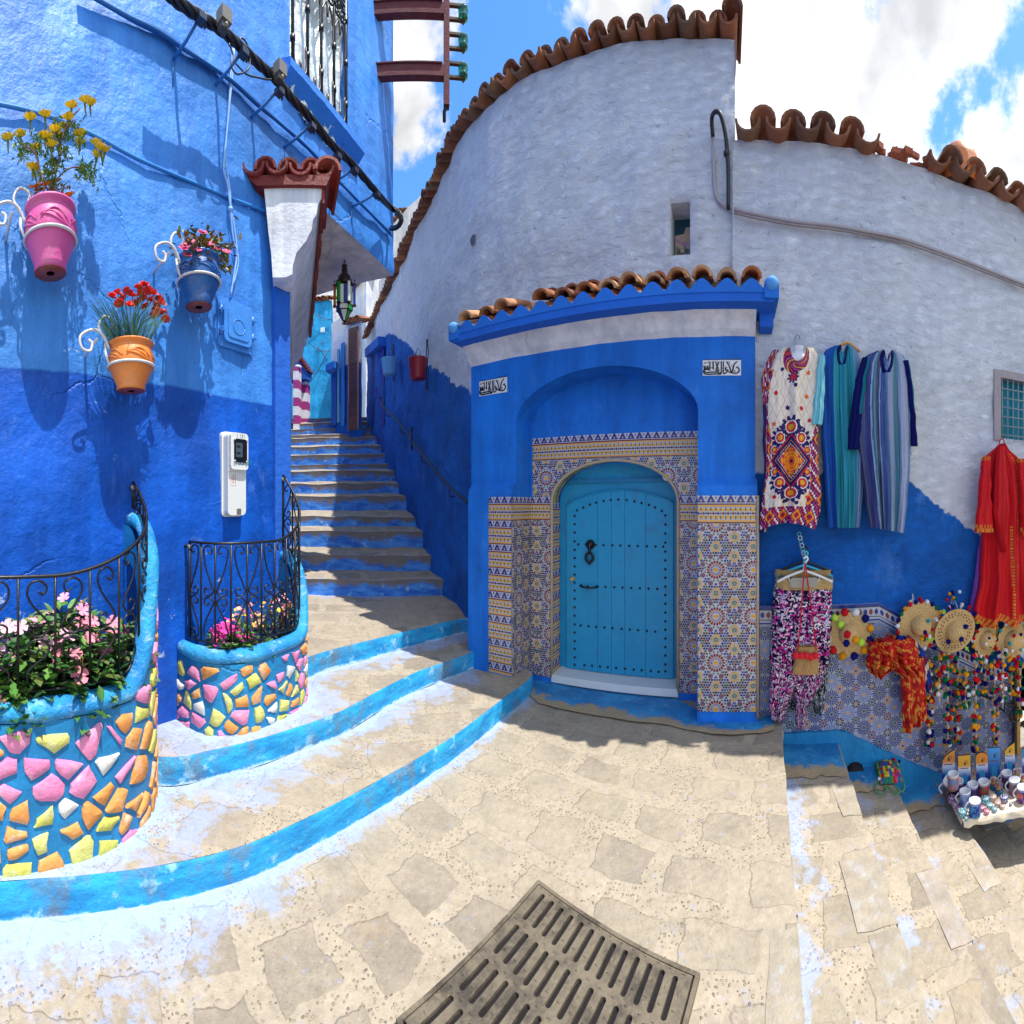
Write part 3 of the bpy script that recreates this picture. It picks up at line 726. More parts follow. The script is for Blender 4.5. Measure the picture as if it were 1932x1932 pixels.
for k in range(4):
    a = s0 + .03 + (s1 - s0 - .06) * (k + .5) / 4; w = (s1 - s0) / 9.5
    for sg in (-1, 1):
        mb.tube([fr(x, z, 0) for x, z in smooth([V((a + sg * w * .85, z0 + .28, 0)), V((a + sg * w * .9, z0 + .12, 0)), V((a + sg * w * .4, z0 + .05, 0)), V((a, z0 + .16, 0))], 6) for x, z in [(x, z)]] if False else [fr(q.x, q.y, 0) for q in smooth([V((a + sg * w * .85, z0 + .3, 0)), V((a + sg * w * .9, z0 + .12, 0)), V((a + sg * w * .3, z0 + .04, 0)), V((a + sg * w * .05, z0 + .14, 0))], 6)], .009, 5, BK)
        mb.tube([fr(x, z, 0) for x, z in spiral(a + sg * w * .5, z0 + .98, .055, pi / 2, sg * 1.4)], .009, 5, BK)
        mb.tube([fr(x, z, 0) for x, z in spiral(a + sg * w * .5, z0 + 1.13, .055, -pi / 2, -sg * 1.4)], .009, 5, BK)
        mb.tube([fr(q.x, q.y, 0) for q in smooth([V((a + sg * w * .95, z0 + .62, 0)), V((a + sg * w * .9, z0 + .8, 0)), V((a + sg * w * .2, z0 + .9, 0)), V((a, z0 + .8, 0))], 6)], .009, 5, BK)
mb.tube([fr(s0, z0 + 1.05, 0), fr(s1, z0 + 1.05, 0)], .01, 5, BK)
mb.build('grille', M_iron, win)
# little red tiled canopy on the alley side, its white moulded end facing the square
mdir = V((-Wd.y, Wd.x, 0)); mdir = -mdir if mdir.x < 0 else mdir
K0 = Cn - Wd * .0; canL = 2.15
prof = [(-.15, 3.80), (.25, 3.80), (.247, 3.73), (.225, 3.69), (.215, 3.62), (.19, 3.58), (.18, 3.51), (.14, 3.43), (.075, 3.35), (.05, 3.26), (.045, 3.2), (.0, 3.18), (-.09, 3.18), (-.10, 3.35), (-.12, 3.5), (-.135, 3.66)]
frc = lambda e, z, o: K0 + mdir * e + V((0, 0, z)) - Wd * o
mb = MB(); mb.prism(frc, prof, None, .25, (.78, .79, .84))
zend = [(e, 3.97 - (3.97 - z) * .9) for e, z in prof]
n = len(prof)
for k in range(0, 16):
    a, b = prof[k], prof[k + 1 if k < n - 1 else 0]
    for q in range(6):
        t0, t1 = -.25 + (canL + .25) * q / 6, -.25 + (canL + .25) * (q + 1) / 6
        mb.poly([frc(a[0], a[1], -t0), frc(b[0], b[1], -t0), frc(b[0], b[1], -t1), frc(a[0], a[1], -t1)], (.78, .79, .84))
can = mb.build('porch_canopy', M_white, BH)
mb = MB(); RED = [hx(c) for c in ('#8e2a22', '#7c221d', '#98352a')]
at_side = lambda s: (K0 + Wd * s + mdir * .28, mdir)
mb.box(frc(-.17, 3.798, .265), mdir * .44, Wd * (canL + .26), V((0, 0, .07)), RED[0]); mb.prism(frc, [(-.27, 3.87), (.31, 3.87), (.28, 3.80), (-.2, 3.80)], -.1, .28, RED[1])
eave(mb, at_side, -.15, canL - .05, 3.84, .19, .02, .5, .05, RED, .075, jitz=.006)
at_end = lambda s: (K0 - Wd * .27 + mdir * s, -Wd)
eave(mb, at_end, -.22, .26, 3.85, .16, .03, .35, .12, RED, .078, jitz=.01)
for sq in (.29,): half_tile(mb, K0 - Wd * .30 + mdir * sq + V((0, 0, 3.90)), (Wd + V((0, 0, .05))).normalized(), mdir, V((0, 0, 1)), .095, .09, .5, .02, RED[2])
for k in range(14):
    o = K0 + Wd * (-.25 + k * (canL + .25) / 14) + mdir * .25; mb.box(o + V((0, 0, 3.70)), Wd * ((canL + .25) / 14 - .008), mdir * (.02 + .012 * (k % 2)), V((0, 0, .12)), jit(RED[k % 3], .1))
mb.build('roof_tiles', M_redtile, can)

# ---------------------------------------------------------------- white house
n2 = PA.n; u2 = PA.u; n1 = PM.n; u1 = PM.u
X0 = V((-.309, 3.989, 0))
far = X0 + (-u2) * 7.1; T_ = .62
ta, tb = X0 - u2 * T_, X0 + u1 * T_
arc = [ta.lerp(X0, t).lerp(X0.lerp(tb, t), t) for t in [k / 10 for k in range(11)]]
tallend = PM.at(0.0, 0)
pathT = [far] + arc + [tallend]
Lt = proj(pathT, tallend); sX = proj(pathT, X0)
ztT = lambda s: (5.82 - (5.82 - 5.38) * min(1, s / max(sX, .1))) if s < sX else 5.38 - .17 * (s - sX) / max(Lt - sX, .1)
def onpath(path, pl, x, y): p = pl.P(x, y); return proj(path, p), p.z
bl = [onpath(pathT, PA, *q) for q in ((676, 700), (700, 668), (718, 642), (735, 628), (757, 640), (800, 680), (850, 718), (880, 738))] + [onpath(pathT, PM, 920, 765)]
zb_ = polyfn(sorted(bl))
WHs = thing('white_house', 'white house with blue painted base, tiled eaves and an arched tiled doorway', 'house', PM.at(-1, 0))
sM = lambda q: proj(pathT, PM.at(q, 0))
nx0, nx1 = sM(PM.s(1266)), sM(PM.s(1302)); nz0, nz1 = PM.z(1284, 481), PM.z(1284, 382)
mb = MB()
atT, _ = wall_strip(mb, pathT, ztT, -.05, .05, .05, [(sM(-1.95), sM(-.12), -1, 2.75), (nx0, nx1, nz0, nz1)], .036, 2.6, lambda s, z: z - zb_(s), [0, .22])
bk = tallend + n1 * .5
mb.face([mb.vert(p, 1) for p in (tallend + V((0, 0, 3.9)), bk + V((0, 0, 3.9)), bk + V((0, 0, ztT(Lt))), tallend + V((0, 0, ztT(Lt))))])
j0 = PR.at(PR.s(1382), 0); pathR = [j0, PR.at(4.2, 0)]
Lr = (pathR[1] - pathR[0]).length; sR0 = PR.s(1382)
blr = sorted([(PR.s(x) - sR0, PR.z(x, y)) for x, y in ((1400, 880), (1440, 893), (1560, 893), (1680, 893), (1715, 912), (1745, 935), (1780, 962), (1815, 988), (1850, 1012), (1900, 1170), (1932, 1250))] + [(5, -1.2)])
zr_ = polyfn(blr); ztR = lambda s: 4.39 - .022 * s
wr = (PR.s(1880) - sR0, PR.s(1990) - sR0, PR.z(1880, 826), PR.z(1880, 704))
atR, _ = wall_strip(mb, pathR, ztR, -2.6, .05, .05, [wr], .03, 2.4, lambda s, z: z - zr_(s), [.12])
mb.build('wall', M_whitewall, WHs)
mb = MB()
def atT2(s): p, n = atT(max(0, min(Lt - .001, s))); return p, n
eave(mb, atT2, .1, Lt - .05, lambda s: ztT(s) - .01, .158, .12, .6, .22, TERRA, .07)
o_, n_ = atT2(Lt - .05); half_tile(mb, o_ + u1 * .03 + n_ * .12 + V((0, 0, ztT(Lt) + .12)), (-n_ + V((0, 0, .22))).normalized(), u1, V((0, 0, 1)), .08, .07, .55, .02, TERRA[3])
mb.build('roof_tiles', M_tile, WHs)
mb = MB(); eave(mb, atR, .12, 1.02, lambda s: ztR(s) - .03, .225, .12, .5, .1, [hx('#8f5a40'), hx('#84604a'), hx('#9a6448'), hx('#7d5644')], .095, jitz=.02)
eave(mb, atR, 1.62, 4.3, lambda s: ztR(s) - .03, .225, .12, .5, .1, [hx('#8f5a40'), hx('#84604a'), hx('#9a6448'), hx('#7d5644')], .095, jitz=.02)
for k in range(26):
    p, n = atR(1.08 + random.random() * .5); c = V((p.x, p.y, ztR(1.3) + .01 + random.random() * .04)) + n * random.uniform(-.1, .06)
    mb.cbox(c, random.uniform(.03, .1), random.uniform(.03, .07), random.uniform(.015, .05), random.random() * 3, jit(hx('#a5563a'), .3))
mb.build('roof_tiles', M_tile, WHs)
mb = MB()                                             # roof slopes behind the eaves
rows = [[], []]
for k in range(25):
    s = Lt * k / 24; p, n = atT2(s); rows[0].append(V((p.x, p.y, ztT(s) + .06)) - n * .3); rows[1].append(V((p.x, p.y, ztT(s) + .5)) - n * 2.2)
for k in range(24): mb.poly([rows[0][k], rows[0][k + 1], rows[1][k + 1], rows[1][k]], TERRA[3])
p0, n0 = atR(.0); p1, n1_ = atR(4.2)
mb.poly([p0 - n0 * .3 + V((0, 0, 4.40)), p1 - n0 * .3 + V((0, 0, 4.33)), p1 - n0 * 3 + V((0, 0, 4.33)), p0 - n0 * 3 + V((0, 0, 4.40))], TERRA[3])
mb.build('roof', M_tile, WHs)
# slit window with painted flowers
mb = MB(); A, B = PM.s(1266), PM.s(1302)
frm = PM.at
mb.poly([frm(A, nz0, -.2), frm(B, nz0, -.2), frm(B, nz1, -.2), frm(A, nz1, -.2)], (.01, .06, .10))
w1 = mb.build('niche_window', M_paint_plain, WHs)
mb = MB(); zt = nz1 - (nz1 - nz0) * .3
mb.prism(frm, [(A + .01, nz0), (B - .03, nz0), (B - .012, zt + .03), (B - .05, zt + .035), (A + .08, zt - .02), (A + .01, zt - .03)], -.18, -.165, hx('#b09a86'))
for k in range(34):
    t = random.random(); s = A + .02 + random.random() * (B - A - .05); z = nz0 + .03 + t * (zt - nz0 - .08)
    c = random.choice([hx('#b58aa8'), hx('#c79cb5')] if t > .6 else [hx('#5f7f8a'), hx('#4a6a52')] if t > .35 else [hx('#9a7a62'), hx('#6a4a3e'), hx('#54405a')]); r = random.uniform(.008, .016)
    for q in range(5): a = 2 * pi * q / 5 + t; mb.poly([frm(s, z, -.163), frm(s + r * cos(a - .4), z + r * sin(a - .4), -.163), frm(s + r * 1.5 * cos(a), z + r * 1.5 * sin(a), -.163), frm(s + r * cos(a + .4), z + r * sin(a + .4), -.163)], jit(c, .2))
mb.build('flower_panel', M_paint_plain, w1)
# barred window at the right
mb = MB(); A, B = wr[0] + sR0, wr[1] + sR0; z0, z1 = wr[2], wr[3]; frr = PR.at
for k in range(6):
    a = A + (B - A) * k / 6; mb.box(frr(a + .004, z0, -.1), PR.u * ((B - A) / 6 - .008), PR.n * .02, V((0, 0, z1 - z0)), (.01, .25, .36))
w2 = mb.build('shutter_window', M_paint_plain, WHs)
mb = MB()
for o, a, b in ((frr(A - .03, z0 - .02, .015), PR.u * .07, V((0, 0, z1 - z0 + .05))), (frr(A + .04, z1 - .035, .015), PR.u * (B - A), V((0, 0, .07))), (frr(B, z0, .015), PR.u * .06, V((0, 0, z1 - z0)))): mb.box(o, a, PR.n * .09, b, hx('#9a9096'))
mb.build('frame', M_wood, w2)
mb = Many()
for k in range(9): a = A + .06 + k * .058; mb.next(); mb.tube([frr(a, z0, .0), frr(a, z1 - .03, .0)], .006, 5, hx('#8c9aa0'))
for k in range(6): z = z0 + .03 + k * .083; mb.next(); mb.tube([frr(A + .03, z, .006), frr(B, z, .006)], .006, 5, hx('#8c9aa0'))
mb.build('bar', M_paintmetal, w2)
# ---------------------------------------------------------------- arched doorway with glazed tiles
fp = PP.at
SL, SRt = PP.s(889), PP.s(1425); SA, SB = -1.765, -.25
def archpts(a, b, zs, za, n=24, pw=1.0):
    c, h = (a + b) / 2, (b - a) / 2
    return [(c - h * cos(pi * k / n), zs + (za - zs) * sin(pi * k / n) ** pw) for k in range(n + 1)]
NICHE = archpts(SA, SB, 2.32, 2.69, 24, 1.1)
BLUE = (.006, .17, .74)
mb = MB()
mb.prism(fp, [(SL, -.05), (SA, -.05)] + NICHE + [(SB, -.05), (SRt, -.05), (SRt, 2.9), (SL, 2.9)], -.42, 0, BLUE)
DA, DB = -1.553, -.435
DOORARCH = archpts(DA, DB, 1.62, 1.98, 24, .95)
mb.prism(fp, [(SA - .02, -.05), (DA, -.05)] + DOORARCH + [(DB, -.05), (SB + .02, -.05), (SB + .02, 2.75), (SA - .02, 2.75)], None, -.28, BLUE)
for a, b in ((SB, SRt + .012), (SL + .02, SA)):        # thicker foot of each pier with its sloping ledge
    mb.prism(fp, [(a, -.05), (b, -.05), (b, 1.69), (a, 1.69)], -.02, .075, BLUE)
    q = [(a, 1.69, .075), (b, 1.69, .075), (b, 1.745, .055), (a, 1.745, .055), (b, 1.80, .0), (a, 1.80, .0)]
    P_ = [fp(*x) for x in q]
    for f in ((0, 1, 2, 3), (3, 2, 4, 5)): mb.poly([P_[k] for k in f], BLUE)
    for e in (a, b): mb.poly([fp(e, 1.69, .075), fp(e, 1.745, .055), fp(e, 1.80, 0), fp(e, 1.69, 0)], BLUE)
port = mb.build('doorway', M_portal, WHs)
# cornice, fascia, tiled hood
mb = MB(); prof = [(0, 2.865), (.018, 2.88), (.05, 2.905), (.075, 2.94), (.10, 2.965), (.15, 3.0), (.19, 3.02), (.19, 3.06)]
c0, c1 = PP.s(868, .19), PP.s(1428, .19)
for i in range(len(prof) - 1):
    (o0, z0), (o1, z1) = prof[i], prof[i + 1]; t0, t1 = o0 / .19, o1 / .19
    l = lambda o: SL + (c0 - SL) * (o / .19); r = lambda o: SRt + (c1 - SRt) * (o / .19)
    for k in range(16):
        a0_, a1_ = k / 16, (k + 1) / 16; f2 = lambda t, o, z: fp(l(o) + (r(o) - l(o)) * t, z + .006 * noise.noise(V((t * 14, z * 3, 0))), o)
        mb.poly([f2(a0_, o0, z0), f2(a1_, o0, z0), f2(a1_, o1, z1), f2(a0_, o1, z1)], (.8, .8, .86) if i > 3 else (.86, .84, .86), True)
    for e in (l, r): mb.poly([fp(e(o0), z0, o0), fp(e(o1), z1, o1), fp(e(o1), z1, -.1), fp(e(o0), z0, -.1)], (.8, .8, .86))
mb.build('cornice', M_white, port)
mb = MB(); h0, h1 = PP.s(850, .3), PP.s(1462, .3)
mb.box(fp(h0, 3.0, .27), PP.u * (h1 - h0), PP.n * .5, V((0, 0, .085)), (.008, .13, .62))
for e in (h0 - .03, h1 - .07): mb.box(fp(e, 3.02, .29), PP.u * .1, PP.n * .42, V((0, 0, .11)), (.01, .17, .66)); mb.ball(fp(e + .05, 3.12, .28), .05, (.10, .35, .8), 10, 8)
mb.box(fp(h1 - .09, 2.9, .1), PP.u * .1, PP.n * .2, V((0, 0, .13)), (.008, .13, .62))
sa_, sb_ = h0 + .06, h1 - .07; npt = int(round((sb_ - sa_) / .166)); pt_ = (sb_ - sa_) / npt
wv = [(sa_ - .07 + (sb_ - sa_ + .14) * k / 240) for k in range(241)]
mb.prism(fp, [(wv[0], 3.06), (wv[-1], 3.06)] + [(s, 3.086 + .07 * abs(sin(pi * (s - sa_) / pt_)) ** 1.3 + .004 * noise.noise(V((s * 9, 0, 0)))) for s in wv[::-1]], .235, .276, (.010, .16, .66))
mb.build('fascia', M_paint_plain, port)
mb = MB(); at_h = lambda s: (fp(s, 0, .255), -PP.n)
OR = [hx(c) for c in ('#dc9460', '#cf8450', '#e0a878', '#bd7244', '#d8986a', '#a9694a')]
_et = eave
def eave2(mb, at, s0, s1, z, pitch, out, ln, slope, r):
    n = int(round((s1 - s0) / pitch))
    for i in range(n + 1):
        s = s0 + (s1 - s0) * i / n; p, nn = at(s); ax = (-nn + V((0, 0, slope))).normalized(); sd = V((-nn.y, nn.x, 0)); up = sd.cross(ax).normalized(); up = -up if up.z < 0 else up
        half_tile(mb, V((p.x, p.y, z + r + .006)) + nn * (out - .06), ax, sd, up, r * .97, r * .85, ln, .016, jit(random.choice(OR), .15), False)
        if i < n and i != 3:
            s2 = s + (s1 - s0) / n / 2; p, nn = at(s2)
            for q in range(2):
                half_tile(mb, V((p.x, p.y, z + r + .012 + .02 * q + random.uniform(-.01, .012))) + nn * (out - .03 - .2 * q + random.uniform(-.03, .03)) + V((0, 0, slope * .2 * q)), (ax + sd * random.uniform(-.05, .05)).normalized(), sd, up, r * 1.05, r * .9, .3, .018, jit(random.choice(OR), .2), True)
eave2(mb, at_h, h0 + .06, h1 - .07, 3.088, .166, .03, .5, .42, .068)
for k in range(16): mb.cbox(fp(h0 + .06 + .166 * 3.5 + random.uniform(.0, .2), 3.15 + random.uniform(0, .06), .2 - random.random() * .3), random.uniform(.03, .08), random.uniform(.03, .07), .03, random.random() * 3, jit(hx('#b98a68'), .3))
for k in range(13): a = h0 + .05 + (h1 - h0 - .1) * k / 12; mb.box(fp(a - .1, 3.25, -.05), PP.u * .2, PP.n * .12, V((0, 0, .05 + .02 * random.random())), jit(hx('#a99a92'), .2))
mb.build('roof_tiles', M_tile, port)

# glazed patterns as flat coloured pieces
WHT, NAVY, MAR, GRN, YEL, BLK, SKY = (.50, .50, .58), hx('#1b2a8c'), hx('#7a1f2c'), hx('#1f6a3c'), hx('#e0a42c'), hx('#14141c'), hx('#8fa0d6')
def ngon(x, y, r, n, a0=0, sx=1, sy=1): return [(x + r * cos(a0 + 2 * pi * k / n) * sx, y + r * sin(a0 + 2 * pi * k / n) * sy) for k in range(n)]
def petal(x, y, a, r0, r1, w0, w1):
    c, s = cos(a), sin(a); f = lambda r, w: (x + r * c - w * s, y + r * s + w * c)
    return [f(r0, -w0), f(r1 - w1 * .6, -w1), f(r1, 0), f(r1 - w1 * .6, w1), f(r0, w0)]
def motif_sun():
    P = []; ob = []
    for k in range(18): P.append((petal(0, 0, 2 * pi * k / 18, .046, .069, .0058, .0082), MAR))
    P.append((ngon(0, 0, .0445, 20), YEL)); P.append((ngon(0, 0, .0415, 20), WHT))
    for k in range(16):
        a = 2 * pi * (k + .5) / 16; P.append(([(.040 * cos(a - .13), .040 * sin(a - .13)), (.040 * cos(a + .13), .040 * sin(a + .13)), (.019 * cos(a), .019 * sin(a))], NAVY))
    P.append((ngon(0, 0, .018, 12), YEL)); ob.append((0, 0, .074))
    for k in range(16): a = 2 * pi * (k + .5) / 16; P.append((ngon(.080 * cos(a), .080 * sin(a), .0075, 5, a), GRN))
    for k in range(8):
        a = 2 * pi * (k + .5) / 8; x, y = .104 * cos(a), .104 * sin(a); ob.append((x, y, .023))
        for q in range(8): P.append((petal(x, y, a + 2 * pi * q / 8, .007, .020, .0018, .0052), MAR))
        P.append((ngon(x, y, .0062, 6), NAVY))
    for x, y in ((.136, .10), (-.136, .10), (.136, -.10), (-.136, -.10), (0, .17), (0, -.17)):
        ob.append((x, y, .041))
        for q in range(14): P.append((petal(x, y, 2 * pi * q / 14, .025, .040, .004, .0068), YEL))
        for q in range(8): P.append((petal(x, y, 2 * pi * q / 8, .006, .020, .0014, .0048), GRN))
    i = 0
    for jy in range(-9, 9):
        for jx in range(-7, 8):
            x, y = (jx + .5 * (jy % 2)) * .019, jy * .019 + .0095; i += 1
            if hypot(x, y) < .087 or any(hypot(x - a, y - b) < r + .004 for a, b, r in ob): continue
            P.append((ngon(x, y, .0092, 4 if (jx + jy) % 3 else 6, .4 * jx), (NAVY, MAR, NAVY, BLK, GRN)[(jx * 2 + jy * 3) % 5]))
    return P
SUN = motif_sun()
def border_motif(saw=True, L=.145):
    """tile length .29 of lattice band (height L) with sawtooth crest above"""
    P = []; w = .29
    if saw:
        for k in range(4):
            x = -w / 2 + w * (k + .5) / 4; h = L / 2
            for q, (hw, yy) in enumerate(((.034, .0), (.026, .014), (.018, .027), (.009, .040))): P.append(([(x - hw, h + .008 + yy), (x + hw, h + .008 + yy), (x + hw * .7, h + .020 + yy), (x - hw * .7, h + .020 + yy)], NAVY))
            P.append((ngon(x, h + .022, .0075, 6, 0, .8, 1.5), YEL)); P.append((ngon(x + w / 8, h + .042, .006, 6, 0, .8, 1.6), BLK))
    for yy in (-L / 2 + .004, L / 2 - .004): P.append(([(-w / 2, yy - .005), (w / 2, yy - .005), (w / 2, yy + .005), (-w / 2, yy + .005)], MAR))
    for yy in (-L / 2 + .017, L / 2 - .017): P.append(([(-w / 2, yy - .0055), (w / 2, yy - .0055), (w / 2, yy + .0055), (-w / 2, yy + .0055)], YEL))
    for k in range(8):
        x = -w / 2 + w * (k + .5) / 8
        for y in (-.026, .0, .026)[(0 if L > .12 else 0):]:
            if y == 0: P.append((ngon(x, 0, .0095, 6, 0, 1, 1), MAR if k % 2 else NAVY)); P.append((ngon(x + w / 16, 0, .0085, 4), BLK if k % 2 else MAR)); continue
            P.append(([(x - .014, y - .006), (x + .014, y - .006), (x + .014, y + .006), (x - .014, y + .006)], YEL)); P.append(([(x - .006, y - .014), (x + .006, y - .014), (x + .006, y + .014), (x - .006, y + .014)], YEL))
            for sx in (-1, 1): P.append((ngon(x + sx * w / 16, y, .0078, 5), GRN)); 
            P.append((ngon(x + w / 16, y + .014 * (1 if y > 0 else -1), .006, 4), MAR))
    return P
BORD = border_motif()
def lay(mb, fr, motif, pts, rect, lvl0=.0012, planes=None, reject=None, flipz=1):
    s0, s1, z0, z1 = rect or (0, 0, 0, 0); pl = planes or [(1, 0, s1), (-1, 0, -s0), (0, 1, z1), (0, -1, -z0)]
    for ox, oy in pts:
        for i, (poly, col) in enumerate(motif):
            q = [(x + ox, y * flipz + oy) for x, y in poly]
            cx, cy = sum(a for a, _ in q) / len(q), sum(b for _, b in q) / len(q)
            if reject and reject(cx, cy): continue
            for a, b, c in pl:
                if len(q) < 3: break
                q = clip(q, a, b, c)
            if len(q) < 3: continue
            l = lvl0 + .0004 * (1 + i % 1) + i * 4e-6
            mb.poly([fr(x, y, l) for x, y in q], jit(col, .08))
def sheet(mb, fr, s0, s1, z0, z1, col=WHT, joints=(), o=.0): 
    mb.poly([fr(s0, z0, o), fr(s1, z0, o), fr(s1, z1, o), fr(s0, z1, o)], col)
GROUT = hx('#a89c92')
def joints(mb, fr, s0, s1, z0, z1, xs, zs, w=.003, l=.004):
    for x in xs:
        if s0 < x < s1: mb.poly([fr(x - w / 2, z0, l), fr(x + w / 2, z0, l), fr(x + w / 2, z1, l), fr(x - w / 2, z1, l)], GROUT)
    for z in zs:
        if z0 < z < z1: mb.poly([fr(s0, z - w / 2, l), fr(s1, z - w / 2, l), fr(s1, z + w / 2, l), fr(s0, z + w / 2, l)], GROUT)
ZT = 1.67; LB = .145
def panel(mb, fr, s0, s1, z0, z1, ox, band=True):
    sheet(mb, fr, s0, s1, z0, z1)
    zb = z1 - .058 - LB
    if band:
        lay(mb, fr, BORD, [(ox + .29 * k, z1 - .058 - LB / 2) for k in range(-4, 6)], (s0, s1, zb, z1))
        joints(mb, fr, s0, s1, z0, z1, [], [zb, z1 - .058])
    else: zb = z1
    c = [(ox + .272 * k, zb + .0 - .34 * j) for k in range(-6, 7) for j in range(0, 7)]
    c = [p for p in c if s0 - .2 < p[0] < s1 + .2 and z0 - .25 < p[1] < zb + .25]
    lay(mb, fr, SUN, c, (s0, s1, z0, zb))
    joints(mb, fr, s0, s1, z0, zb, [ox + .136 + .272 * k for k in range(-6, 7)], [zb - .17 * k for k in range(1, 14)])
mb = MB()
frR = lambda s, z, o: fp(s, z, .079 + o)
panel(mb, frR, SB + .004, SRt + .010, .09, ZT, SB + .137)
frB = lambda s, z, o: fp(s, z, -.276 + o)
panel(mb, frB, SA, DA + .004, .06, ZT, SA + .20); panel(mb, frB, DB - .004, SB, .06, ZT, DB + .13)
inside = lambda x, z: (x - (DA + DB) / 2) ** 2 / ((DB - DA) / 2) ** 2 + max(0, z - 1.62) ** 2 / .36 ** 2 < 1.0
ZU = 2.205
top = [(SA + .02, ZT), (DA, ZT)] + [p for p in DOORARCH if p[1] > ZT] + [(DB, ZT), (SB - .0, ZT), (SB - .0, ZU), (SA + .02, ZU)]
mb.prism(lambda a, b, o: frB(a, b, 0), top, None, 0, WHT)
lay(mb, frB, BORD, [(SA + .1 + .29 * k, ZU - .058 - LB / 2) for k in range(-1, 7)], (SA + .02, SB, ZU - .058 - LB, ZU))
zb = ZU - .058 - LB
lay(mb, frB, SUN, [(SA + .155 + .272 * k, zb - .16) for k in range(0, 6)], (SA + .02, SB, ZT, zb), reject=inside)
joints(mb, frB, SA + .02, SB, zb, ZU, [SA + .1 + .145 + .29 * k for k in range(-1, 6)], [zb + .001]);
frV = lambda q, z, o: fp(SA + .003 + o, z, .078 - q)
panel(mb, frV, 0, .352, .10, ZT, .12)
frL = lambda s, z, o: fp(s, z, .079 + o)
s0, s1 = PP.s(922, .08), SA; sheet(mb, frL, s0, s1, .16, ZT)
z = ZT
while z > .2:
    lay(mb, frL, BORD, [(s0 + .05 + .29 * k, z - .058 - LB / 2) for k in range(-1, 3)], (s0, s1, max(.16, z - .058 - LB + .003), z)); joints(mb, frL, s0, s1, .16, ZT, [], [z - .0585 - LB, z - .058]); z -= .203
frJ = lambda q, z, o: fp(DA + .002 + o, z, -.28 - q)
sheet(mb, frJ, 0, .17, .06, 1.62); z = 1.62
while z > .1: lay(mb, frJ, BORD, [(.05 + .29 * k, z - .058 - LB / 2) for k in range(-1, 2)], (0, .17, max(.06, z - .2), z)); z -= .203
for k in range(len(DOORARCH) - 1):                    # soffit of the inner arch
    a, b = DOORARCH[k], DOORARCH[k + 1]
    for q in range(5): mb.poly([fp(a[0], a[1], -.28 - .034 * q), fp(b[0], b[1], -.28 - .034 * q), fp(b[0], b[1], -.28 - .034 * (q + 1)), fp(a[0], a[1], -.28 - .034 * (q + 1))], jit((MAR, hx('#b9a24a'), hx('#4a6a5c'), hx('#b9a24a'), NAVY)[q], .3))
mb.poly([fp(DB - .002, .06, -.28), fp(DB - .002, .06, -.45), fp(DB - .002, 1.62, -.45), fp(DB - .002, 1.62, -.28)], hx('#8f8a70'))
mb.build('tile_cladding', M_glaze, port)
mb = MB(); mb.tube([fp(a, b, -.272) for a, b in [(DA, .07)] + DOORARCH + [(DB, .07)]], .013, 6, hx('#b9a58c'))
mb.tube([fp(SRt + .012, .05, .08), fp(SRt + .012, ZT, .08)], .012, 6, hx('#b09a86')); mb.build('arch_trim', M_paint_plain, port)
